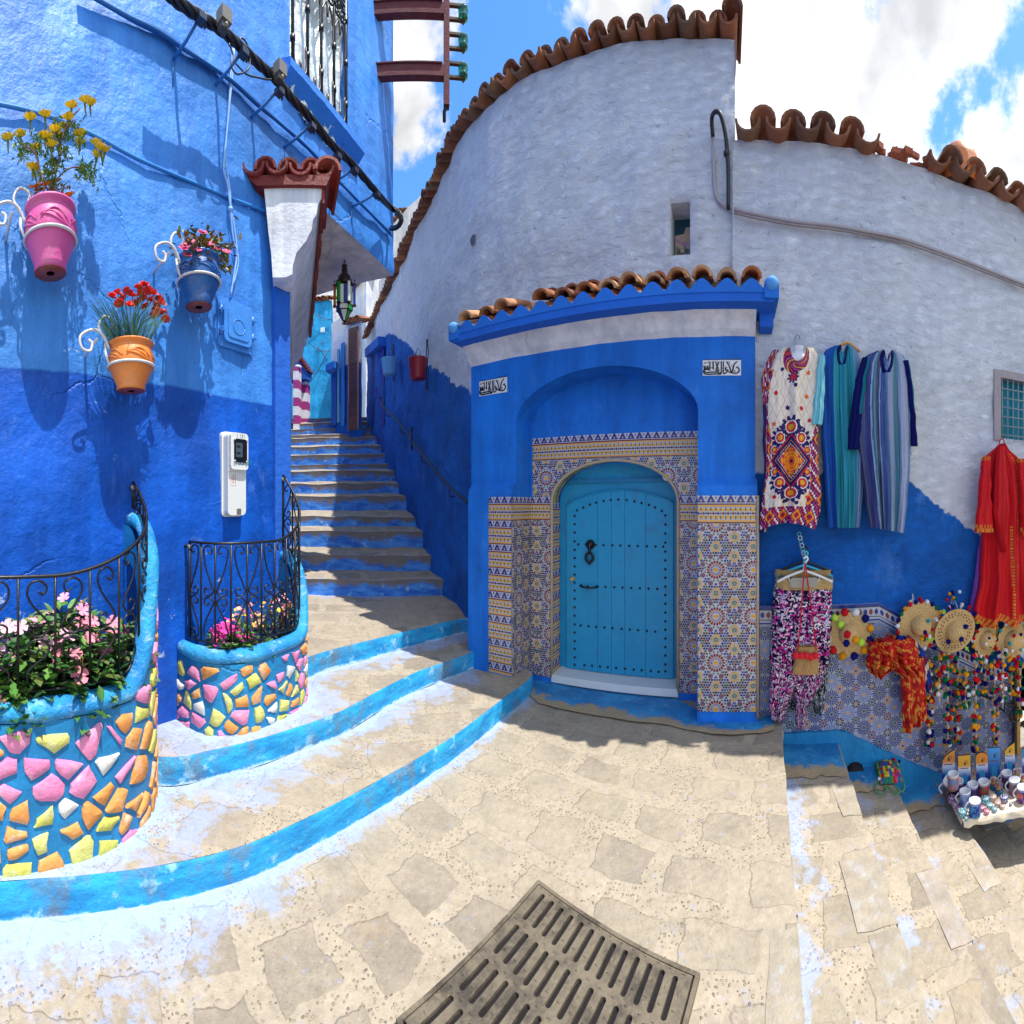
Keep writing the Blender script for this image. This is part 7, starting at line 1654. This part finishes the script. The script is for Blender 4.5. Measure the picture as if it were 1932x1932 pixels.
# ---------------------------------------------------------------- straw hats
POM = [hx(c) for c in ('#c41a24', '#e89a18', '#151a68', '#e6e4e8', '#0f6a44', '#b4e04a', '#1f9aa8')]
ST = [hx('#d2b078'), hx('#c29c62'), hx('#dcbf8c'), hx('#b08850')]
def pom(mb, p, r, col): mb.ball(p, r, col, 9, 7, rough=.16)
def hat(x, y, rp, lab, out, tx, tz, poms, pr, crown=.56, holes=False, npom=12, tas=False, ch=.5, order=None):
    c = PR.P(x, y, out); d = (c - V((0, 0, EYE))).length; r = rp * 1.16 / F * hypot(c.x, c.y); ax = (-PR.n + PR.u * tx + V((0, 0, tz))).normalized(); sx = PR.u - ax * PR.u.dot(ax); sx.normalize(); sy = ax.cross(sx); M = Matrix((sx, sy, ax)).transposed()
    t = thing('straw_hat', lab, 'hat', c, 'straw hats on the wall'); mb = MB(); prof = []; n = 26
    for k in range(n + 1): q = k / n; prof.append((r * (1 - (1 - crown) * q), r * (.03 + .05 * q + .05 * (1 - q) ** 3)))
    m = 22
    for k in range(1, m + 1): q = k / m; a = q * pi / 2; prof.append((r * crown * (cos(a) ** .7 if q < 1 else 0.0), r * (.08 + ch * sin(a) ** 1.1)))
    def hc(i, k): return jit(ST[(i * 7 + k // 3) % 4], .2) if not (holes and 6 < i < 18 and (i // 3 + k // 2) % 2 and k % 2) else hx('#5a3a4e')
    mb.lathe(prof, c, 60, hc, M); mb.lathe([(a, b - .004) for a, b in prof[:n]], c, 30, ST[3], M); mb.build('straw', M_straw, t)
    mb = Many()
    for k in range(npom):
        mb.next()
        a = 2 * pi * k / npom + .2; p = c + M @ V((r * 1.02 * cos(a), r * 1.02 * sin(a), r * .06)); cc = jit(POM[(order or (0, 1, 2, 3, 0, 4))[k % len(order or (0, 1, 2, 3, 0, 4))]], .1)
        if tas:
            for q in range(10): mb.tube([p, p + (M @ V((cos(a), sin(a), random.uniform(-.3, .4))) + rdir(-1) * .5) * pr * 1.5], [.003, .005], 4, cc)
        else: pom(mb, p, pr, cc)
    for (a, q, z, cc) in poms: mb.next(); pom(mb, c + M @ V((r * q * cos(a), r * q * sin(a), r * z)), pr * .9, POM[cc])
    mb.build('pompom', M_wool, t); return c, r
hat(1602, 1196, 35, 'straw hat with big pompoms hanging beside the flowered trousers', .10, -.05, .10, [(2.6, .2, .62, 0), (-.6, .25, .6, 1), (-2.2, .35, .55, 2), (2.3, .66, .3, 5), (-.6, .6, .35, 5)], .030, .5, False, 12, False, .55, (1, 2, 3, 0, 5, 2, 3, 0, 1, 2))
hat(1735, 1179, 38, 'straw hat with small pompoms round its brim, above the red scarf', .12, .02, .0, [(-1.3, .3, .58, 0), (-1.8, .45, .5, 1), (-1.0, .45, .5, 3), (-1.5, .5, .45, 4), (-1.5, .15, .6, 2), (1.0, .35, .55, 6), (-1.1, .58, .42, 5)], .018, .46, False, 24, False, .5, (0, 1, 4, 2, 3, 0, 2))
hat(1801, 1189, 37, 'straw hat with an openwork brim and lime tassels', .14, .05, -.15, [(.9, .42, .5, 2), (-1.5, .15, .62, 2), (-2.5, .55, .3, 2)], .022, .5, True, 16, True, .5, (5, 2, 0, 3, 2, 5, 3, 0))
hat(1861, 1207, 26, 'small straw hat under the hem of the red dress', .10, .1, .0, [(k * 1.1, .3 + .1 * (k % 2), .52, k % 5) for k in range(6)], .016, .6, False, 14, False, .55)
hat(1908, 1208, 32, 'straw hat at the right end of the row', .10, .1, -.05, [(k * 1.0 - 1, .45, .45, (6, 3, 2, 0)[k % 4]) for k in range(6)], .018, .55, False, 14, False, .5, (3, 6, 2, 0))
for x, y in ((1722, 1140), (1797, 1140)):
    mb = MB(); p = PR.P(x, y - 20, .02)
    for q in range(4): mb.tube([p, PR.P(x + random.uniform(-10, 12), y + 8, .08)], .0022, 4, (.7, .68, .7))
    for k in range(9): pom(mb, PR.P(x + random.uniform(-14, 14), y - random.uniform(-8, 12 + 12 * (x > 1750)), .07), .015, jit(POM[k % 5], .1))
    solo(mb, 'pompom_bunch', M_wool, 'bunch of pompoms on strings above the ' + ('openwork hat' if x > 1750 else 'hat over the red scarf'), 'pompoms')
# strings of pompoms
G_ = [(1753, 1250, 1405, 'string of pompoms nearest the red scarf'), (1772, 1238, 1330, None), (1788, 1234, 1410, None), (1806, 1240, 1400, None), (1822, 1262, 1345, None), (1841, 1236, 1420, None), (1858, 1240, 1330, None), (1876, 1250, 1412, None), (1892, 1225, 1330, None), (1908, 1240, 1320, None), (1924, 1250, 1365, 'string of pompoms before the mirror at the right')]
for i, (x, y0, y1, lab) in enumerate(G_):
    o = .10 + .04 * (i % 3); t = thing('pompom_garland', lab or 'pompom string over the blue flowered tiles, ' + ('', 'second', 'third', 'fourth', 'fifth', 'sixth', 'seventh', 'eighth', 'ninth', 'tenth')[i] + ' from the red scarf', 'garland', PR.P(x, y1, o), 'pompom strings over the tiles')
    mb = MB(); mb.tube([PR.P(x + .6 * sin(k), y0 + (y1 - y0) * k / 8, o) for k in range(9)], .0025, 4, (.75, .73, .72)); mb.tube([PR.P(x + 3, y0, o), PR.P(x + 1, (y0 + y1) / 2, o)], .002, 4, (.75, .73, .72)); mb.build('string', M_cloth, t)
    mb = Many(); bk_ = Many(); y = y0 + 6
    while y < y1:
        mb.next(); bk_.next()
        n = random.choice((5, 6, 7))
        for k in range(n): pom(mb, PR.P(x + random.uniform(-7, 7), y + random.uniform(-5, 5), o + random.uniform(-.03, .04)), random.uniform(.014, .022), jit(POM[random.choice((0, 0, 1, 2, 2, 3, 4, 4, 1))], .15))
        bk_.lathe([(.004, .022), (.014, .0), (.016, -.01)], PR.P(x, y - 7, o), 10, ST[1]); y += random.uniform(19, 25)
    mb.build('pompom_cluster', M_wool, t); bk_.build('straw_cup', M_straw, t)
# second handrail with scarves over it
t = thing('handrail', 'black iron handrail with curled end in front of the blue flowered tiles', 'handrail', PR.P(1780, 1290, .1)); mb = MB(); rp = [(1632, 1227), (1677, 1246), (1764, 1279), (1840, 1307), (1895, 1327), (1915, 1333)]
mb.tube(smooth([PR.P(x, y, .11) for x, y in rp], 4), .013, 7, BK); e = PR.P(1915, 1333, .11)
mb.tube([e + PR.u * (.075 * sin(a) * (1 - a * .07)) + V((0, 0, -.075 + .075 * cos(a) * (1 - a * .07))) for a in [k * .4 for k in range(16)]], .013, 7, BK); mb.build('rail', M_iron, t); mb = Many()
for x in (1680, 1775, 1895): y = 1227 + (x - 1632) * .374; p = PR.P(x, y, .11); mb.next(); mb.tube([p, p + V((0, 0, -.08)), p + V((0, 0, -.08)) + PR.n * .1], .007, 5, BK)
mb.build('bracket', M_iron, t)
def scar(x, v): q = noise.noise(V((x * 3.2 + .8 * sin(v * 9), v * 9, 3))) + .7 * noise.noise(V((x * 8, v * 20, 6))); return hx('#c98a34') if q > .22 else hx('#b81a14') if q > -.3 else hx('#8e1014')
t = thing('red_scarf', 'red and gold brocade scarf knotted over the iron rail', 'scarf', PR.P(1720, 1368, .2)); mb = MB()
garment(mb, [(1200, 1676, 1708), (1206, 1660, 1724), (1226, 1652, 1732), (1244, 1660, 1728), (1268, 1690, 1738)], scar, PR, .15, .10, 60, 40, .06, 5, 3); garment(mb, [(1238, 1698, 1742), (1290, 1700, 1744), (1340, 1703, 1748), (1368, 1702, 1746)], scar, PR, .17, .05, 50, 70, .035, 4, 7, None, lambda x: -14 * x); garment(mb, [(1206, 1636, 1668), (1225, 1640, 1690), (1250, 1632, 1692), (1268, 1640, 1660)], scar, PR, .15, .09, 44, 36, .06, 5, 13); mb.build('cloth', M_silk, t)
t = thing('blue_scarf', 'blue and maroon bordered scarf hanging behind the red one', 'scarf', PR.P(1745, 1300, .1)); mb = MB()
garment(mb, [(1196, 1690, 1712), (1204, 1688, 1726), (1230, 1716, 1744), (1280, 1728, 1757), (1302, 1736, 1756)], lambda x, v: (hx('#1f3f9c'), hx('#7a1f3c'), hx('#d8c8b8'), hx('#1c2f86'))[int(v * 9 + x * 2) % 4], PR, .11, .05, 40, 50, .03, 4, 17); mb.build('cloth', M_silk, t)
t = thing('mirror', 'gilt framed mirror leaning on the tiles at the right edge', 'mirror', PR.P(1928, 1425, .1)); mb = MB(); a = PR.s(1919, .12); z0, z1 = PR.z(1920, 1424, .12), PR.z(1920, 1256, .12); fm = lambda s, z, o: PR.at(s, z, .10 + o)
mb.prism(fm, [(a, z0), (a + .5, z0), (a + .5, z1), (a, z1)], -.02, .02, hx('#a9803c'), None, [[(a + .035, z0 + .035), (a + .465, z0 + .035), (a + .465, z1 - .035), (a + .035, z1 - .035)]]); mb.build('frame', M_wood, t)
m, tt_, bs = new_mat('mirror glass'); bs.inputs['Metallic'].default_value = 1; bs.inputs['Roughness'].default_value = .04; bs.inputs['Base Color'].default_value = (.8, .82, .85, 1)
mb = MB(); mb.poly([fm(a + .03, z0 + .03, .005), fm(a + .47, z0 + .03, .005), fm(a + .47, z1 - .03, .005), fm(a + .03, z1 - .03, .005)]); mb.build('glass', m, t)

# ---------------------------------------------------------------- souvenir table on the steps
TZ = -.55; A_ = G(1817, 1547, TZ); B_ = G(1932, 1527, TZ); C_ = G(1779, 1474, TZ); D_ = G(1932, 1446, TZ); ext = lambda p, q, k: p + (q - p) * k
B2, D2 = ext(A_, B_, 2.2), ext(C_, D_, 2.0)
t = thing('souvenir_table', 'low table under a cream cloth, standing on the steps by the tiled wall', 'table', (A_ + D2) / 2 + V((0, 0, -.5)))
mb = MB(); CL = hx('#e6d6bc')
def tb(u, v, dz=0): return A_.lerp(B2, u).lerp(C_.lerp(D2, u), v) + V((0, 0, dz))
mb.grid(lambda u, v: tb(u, v, .004 * noise.noise(V((u * 20, v * 6, 0)))), 40, 10, CL); fo_ = (A_ - C_).normalized()
mb.grid(lambda u, v: tb(u, 0) + fo_ * (.012 * sin(v * 2) + .022 * v * noise.noise(V((u * 16, v, 4))) * (1 + 3 * max(0, u - .5))) + V((0, 0, -.042 * v * (1 + 8 * max(0, u - .42)))), 60, 8, CL); mb.grid(lambda u, v: tb(0, u) + (A_ - B_).normalized() * (.01 * v) + V((0, 0, -.036 * v)), 10, 4, CL); mb.build('cloth', M_cloth, t)
mb = MB(); mb.poly([tb(.01, .02, -.02), tb(1, .02, -.02), tb(1, 1, -.02), tb(.01, 1, -.02)], hx('#4a3826')); mb.poly([tb(.01, .02, -.05), tb(1, .02, -.05), tb(1, 1, -.05), tb(.01, 1, -.05)], hx('#4a3826')); mb.build('board', M_wood, t)
for u, v in ((.55, .3), (.12, .92), (.95, .2), (.95, .9)): mb = MB(); p = tb(u, v); gz = -.22 * max(1, sum(1 for e in UE if e < p.dot(EU))) - .0; mb.box(p + V((-.015, -.015, gz - TZ)), V((.03, 0, 0)), V((0, .03, 0)), V((0, 0, TZ - gz - .03)), hx('#5a4630')); mb.build('leg', M_wood, t)
def cx6(x, y): return (1725.9 + .12 * x, 1365.3 + .12 * y)
def mug(x, y, col, col2, lab, z=TZ, hs=-1):
    px, py = cx6(x, y); c = G(px, py, z); r, h = .041, .105; vd = V((c.x, c.y, 0)).normalized(); sd = V((vd.y, -vd.x, 0)) * hs
    t = thing('mug', lab, 'mug', c, 'printed mugs on the souvenir table'); mb = MB(); ca = atan2(-vd.y, -vd.x)
    def mc(i, k):
        a = (2 * pi * (k + .5) / 28 - ca + pi) % (2 * pi) - pi
        if not 1 <= i <= 7 or abs(a) > 2.4: return (.76, .77, .80)
        if i == 7: return lerp(col, (.7, .75, .85), .4)
        q = noise.noise(V((a * 2.2, i * .55, px))); return jit(lerp(col, col2, max(0, min(1, .5 + 1.6 * q))) if q > -.15 else lerp(col, (.02, .02, .05), .45), .2)
    mb.lathe([(r * .9, 0)] + [(r, .004 + (h - .008) * k / 7) for k in range(8)] + [(r, h), (r * .9, h), (r * .88, .008), (0, .008)], c, 28, mc); mb.build('body', M_print, t)
    mb = MB(); mb.tube([c + sd * (r + .026 * sin(pi * k / 10)) + V((0, 0, .016 + (h - .030) * k / 10)) for k in range(11)], .0055, 8, (.76, .77, .80)); mb.build('handle', M_print, t); return c
MC = [hx(c) for c in ('#1f3f9c', '#6a83b8', '#7a4a3c', '#4a2f6e', '#3a2f86', '#6f5a50')]
mug(945, 1440, MC[0], hx('#2f8ac0'), 'deep blue mug at the front of the souvenir table'); mug(790, 1285, MC[1], hx('#8f9cc4'), 'pale blue mug behind the deep blue one'); mug(525, 1130, MC[2], hx('#3a3f5c'), 'brown and white mug at the left, a mug stacked on it'); mug(680, 1110, MC[3], hx('#a05a4c'), 'purple mug half hidden behind the stacked mugs'); mug(910, 1170, MC[4], hx('#2a1c50'), 'violet mug before the pointed-window plaque'); mug(1080, 1125, MC[5], hx('#a03a30'), 'mug printed with a brown street, left of the glass globes')
mug(605, 1010, hx('#c46a4a'), hx('#5f7fb0'), 'mug printed with a doorway, stacked on two others', TZ + .1065); mug(1445, 980, MC[4], hx('#7a3a4a'), 'violet mug in shade before the yellow pointed plaque'); mug(1565, 1095, hx('#6f7f90'), hx('#b04a40'), 'grey and red mug near the right edge of the cloth'); mug(1695, 1215, MC[0], hx('#d0604a'), 'blue mug with red spots, rightmost on the table')
def trinket(x, y, rp, col, lab, hh=1.0, heart=False):
    px, py = cx6(x, y); c = G(px, py - 4, TZ); r = rp * .12 / F * hypot(c.x, c.y); t = thing('trinket_box', lab, 'trinket box', c, 'beaded trinket boxes on the souvenir table'); mb = MB(); H_ = r * 1.25 * hh; sp = lambda i, k: (.75, .74, .72) if (k % 2 and i in (2, 4, 6)) else jit(col, .2)
    f = lambda i, k: (jit((.75, .72, .70), .15) if (i in (1, 3, 6, 8) and (k + i) % 2) else jit(col, .2))
    mb.lathe([(0, 0), (r * .97, 0), (r, H_ * .12), (r, H_ * .28), (r, H_ * .42), (r * .96, H_ * .5), (r * 1.03, H_ * .54), (r * 1.03, H_ * .72), (r * .9, H_ * .9), (r * .6, H_ * 1.06), (r * .3, H_ * 1.12), (0, H_ * 1.14)], c, 22, f, Matrix.Diagonal((1, .8 if heart else 1, 1))); mb.build('body', M_beads, t)
    mb = MB()
    for k in range(7): a = k * 2.4; q = r * .22 * sqrt(k); mb.ball(c + V((q * cos(a), q * sin(a), H_ * (1.14 - .12 * k / 7))), r * .11, jit(hx('#e8e4d8'), .2), 5, 4)
    mb.build('beads', M_beads, t)
TL_, PU_, PK_, NV_, BR_ = hx('#168a9a'), hx('#6a2a78'), hx('#b83a68'), hx('#28307a'), hx('#a87f6c')
for a in ((750, 1480, 72, TL_, 'large teal beaded box at the front left corner'), (815, 1545, 38, TL_, 'tiny teal heart box at the very front of the cloth', .9, True), (590, 1262, 70, PU_, 'large purple beaded box by the table edge'), (635, 1345, 52, PU_, 'purple beaded box, middle one along the table edge'), (690, 1400, 42, PU_, 'small purple beaded box behind the large teal one'), (1060, 1395, 46, PK_, 'pink beaded box right of the deep blue mug'), (1130, 1450, 46, PK_, 'pink beaded box nearest the front hem'), (1105, 1275, 72, TL_, 'large teal beaded box among the back boxes'), (1225, 1240, 66, BR_, 'large rosy beaded box behind the globes'), (1405, 1255, 68, NV_, 'large navy beaded box at the right of the boxes'),
          (1175, 1360, 54, TL_, 'teal beaded box in the middle of the cloth'), (1255, 1412, 44, TL_, 'small teal beaded box near the front hem'), (1305, 1325, 54, BR_, 'rosy beaded box in front of the navy one'), (1378, 1368, 42, BR_, 'small pale beaded box before the rosy one'), (1508, 1320, 34, NV_, 'tiny navy heart box alone on the cloth', .9, True)): trinket(*a)
for x, y, lab in ((1325, 1100, 'snow globe with a yellow house inside, in the sun'), (1240, 1020, 'snow globe in shade behind the sunlit one'), (1602, 880, 'snow globe beside the yellow pointed plaque'), (1712, 975, 'snow globe at the right edge behind the mugs')):
    px, py = cx6(x, y); c = G(px, py, TZ); t = thing('snow_globe', lab, 'snow globe', c, 'snow globes on the souvenir table'); mb = MB(); mb.lathe([(0, 0), (.032, 0), (.033, .01), (.030, .03), (.024, .036), (0, .036)], c, 20, lambda i, k: hx('#1f6a8c') if i < 3 else hx('#7a3a2c') if (k // 3) % 2 else hx('#2f7a9c')); mb.build('base', M_print, t); mb = MB(); mb.ball(c + V((0, 0, .063)), .031, (.9, .95, 1), 18, 12); g_o = mb.build('glass', M_globe, t) if 'M_globe' in globals() else None
    if g_o is None:
        M_globe = vc('clear glass', .02, None, None, trans=.95); g_o = mb.build('glass', M_globe, t)
    mb = MB(); mb.cbox(c + V((0, 0, .05)), .022, .018, .024, .6, hx('#e0a82c')); mb.lathe([(.016, .06), (0, .08)], c, 4, hx('#b03a2c')); mb.build('little_house', M_print, t)
# painted plaques leaning at the back
PLQ = [(420, 640, 480, 960, 'slant', '#d98a3a', 'orange plaque with a slanted top, leftmost'), (688, 884, 552, 1000, 'square', '#e0a22c', 'yellow square-topped plaque with pointed window'), (966, 1155, 508, 930, 'arch', '#e08a2a', 'orange plaque with an arched top and blue window'), (1155, 1348, 432, 880, 'square', '#3f86cc', 'blue square-topped plaque behind the glass snow globes'), (1404, 1578, 358, 800, 'ogee', '#e0aa2c', 'yellow plaque with a pointed shoulder'), (1690, 1880, 430, 800, 'square', '#2f8ac0', 'turquoise plaque at the right edge')]
for x0, x1, y0, y1, kind, colr, lab in PLQ:
    p0, p1 = cx6(x0, y1), cx6(x1, y1); a, b = G(p0[0], p0[1], TZ), G(p1[0], p1[1] - (x1 - x0) * .008, TZ); b = a + (b - a).normalized() * (b - a).length; w = (b - a).length; dm = hypot((a.x + b.x) / 2, (a.y + b.y) / 2); hgt = (y1 - y0) * .12 / F * dm * 1.0; u_ = (b - a).normalized(); nn = V((-u_.y, u_.x, 0)); nn = nn if nn.dot(V((a.x, a.y, 0))) > 0 else -nn
    up = (V((0, 0, 1)) + nn * .22); fq = lambda s, z, o: a + u_ * s + up * z - nn * o
    tops = {'slant': [(w, hgt), (w * .8, hgt * .97), (w * .35, hgt * .85), (w * .12, hgt * .72)], 'square': [(w, hgt), (0, hgt * .985)], 'arch': [(w / 2 + w / 2 * cos(pi * k / 12), hgt * .84 + hgt * .16 * sin(pi * k / 12)) for k in range(13)], 'ogee': [(w, hgt), (w * .85, hgt * .96), (w * .4, hgt * .87), (w * .1, hgt * .75), (w * .12, hgt * .66)]}[kind]
    t = thing('painted_plaque', lab, 'souvenir plaque', (a + b) / 2, 'painted plaques on the souvenir table'); mb = MB(); mb.prism(fq, [(0, 0), (w, 0)] + tops, -.006, .006, hx('#2a2430')); mb.build('board', M_wood, t)
    mb = MB(); top_c = hx(colr); N_ = 26
    for k in range(N_):
        z0, z1 = hgt * k / N_, hgt * (k + 1) / N_; pl_ = [(0, z0), (w, z0), (w, z1), (0, z1)]; full = [(0.001, 0.001), (w - .001, 0.001)] + tops
        zc = (k + .5) / N_; c = hx('#1f3f9a') if zc < .30 else lerp(hx('#1f3f9a'), hx('#c8d4ea'), (zc - .3) / .25) if zc < .55 else lerp(hx('#d8dcea'), top_c, min(1, (zc - .55) / .12))
        if kind == 'square' and colr == '#3f86cc': c = lerp(hx('#1f2f8a'), hx('#4a9ad8'), zc)
        q = clip(clip(full, 0, 1, z1), 0, -1, -z0)
        if len(q) > 2: mb.poly([fq(s, z, .0075) for s, z in q], c)
    aw = w * .22; cz = hgt * .12; pts = [(w / 2 - aw, cz), (w / 2 + aw, cz), (w / 2 + aw, hgt * .34)] + ([(w / 2, hgt * .46)] if kind == 'square' and colr != '#3f86cc' else [(w / 2 + aw * cos(pi * k / 8), hgt * .34 + aw * .9 * sin(pi * k / 8)) for k in range(1, 8)]) + [(w / 2 - aw, hgt * .34)]
    mb.poly([fq(s, z, .0085) for s, z in pts], hx('#2f9ac8'))
    for k in range(1, 4): mb.poly([fq(w / 2 - aw + aw * .5 * k - .0008, cz, .009), fq(w / 2 - aw + aw * .5 * k + .0008, cz, .009), fq(w / 2 - aw + aw * .5 * k + .0008, hgt * .40, .009), fq(w / 2 - aw + aw * .5 * k - .0008, hgt * .40, .009)], hx('#1a3a5a'))
    for k in range(7): mb.poly([fq(s, z, .009) for s, z in ngon(w * (.22 + .09 * k), hgt * .585 + .002 * (k % 2), w * .045, 6)], hx('#7a2f24'))
    mb.poly([fq(s, z, .009) for s, z in ngon(w * .55, hgt * .74, w * .11, 7, 0, .7, 1.2)], hx('#3a2a20')); stroke(mb, fq, [(w * .55, hgt * .78), (w * .6, hgt * .83), (w * .74, hgt * .82), (w * .76, hgt * .74)], w * .03, .009, hx('#3a2a20')); mb.build('painting', M_print, t)
# small wares on the steps
t = thing('embroidered_pouch', 'yellow and green embroidered pouch with beads on a blue step', 'pouch', G(1677, 1462, -.43)); mb = MB(); q = [G(1648, 1438, -.42), G(1696, 1440, -.42), G(1705, 1478, -.42), G(1660, 1482, -.42)]; PC = [hx(c) for c in ('#c8b42c', '#b8302c', '#3a8a3c', '#7a3a8c', '#d8c84a', '#2a6a8c', '#c44a7a')]
mb.grid(lambda u, v: q[0].lerp(q[1], u).lerp(q[3].lerp(q[2], u), v) + V((0, 0, .008 + .05 * sin(pi * u) ** .4 * sin(pi * v) ** .4)), 30, 26, lambda u, v: jit(PC[int(noise.cell(V((u * 9, v * 8, 2))) * 3.5 + 3.5) % 7], .2) if .06 < u < .94 else hx('#3a8a3c')); mb.build('body', M_cloth, t); mb = MB()
for u, v in ((0, .1), (0, .5), (0, .9), (.2, 0), (.5, 0), (.8, 0), (1, .1), (.6, .2), (.75, .3)): pom(mb, q[0].lerp(q[1], u).lerp(q[3].lerp(q[2], u), v) + V((0, 0, .03)), .012, POM[int(u * 7 + v * 9) % 5])
mb.build('pompoms', M_wool, t)
mb = MB(); pts = smooth([G(x, y, -.42) for x, y in ((1690, 1446), (1675, 1470), (1655, 1478), (1652, 1494), (1664, 1502), (1673, 1494), (1668, 1486), (1678, 1490), (1690, 1503), (1698, 1494), (1688, 1486), (1700, 1497), (1706, 1490), (1703, 1474), (1696, 1460), (1690, 1448))], 6)
L_ = sum((a - b).length for a, b in zip(pts, pts[1:]))
for p in resample(pts, int(L_ / .0135)): mb.ball(p + V((0, 0, .012 + (.05 if 1 else 0) * 0)), .0072, jit(hx('#3f8a54'), .15), 7, 5)
solo(mb, 'bead_necklace', M_beads, 'green bead necklace coiled in front of the embroidered pouch', 'necklace')
mb = MB(); c = G(1612, 1447, -.42)
mb.grid(lambda u, v: c + EU * ((u - .5) * .12) + EV * ((v - .5) * .13) + V((0, 0, .006 + .045 * sin(pi * u) ** .5 * sin(pi * v) ** .5 + .01 * noise.noise(V((u * 5, v * 5, 1))))), 20, 20, lambda u, v: hx('#c8b02c') if abs(v - .5) < .16 and abs(u - .45) < .36 else hx('#a03028') if abs(v - .7) < .05 else hx('#1c1a24')); solo(mb, 'dark_pouch', M_silk, 'small black and yellow pouch on the step against the blue plinth', 'pouch')
S.view_layers[0].update()
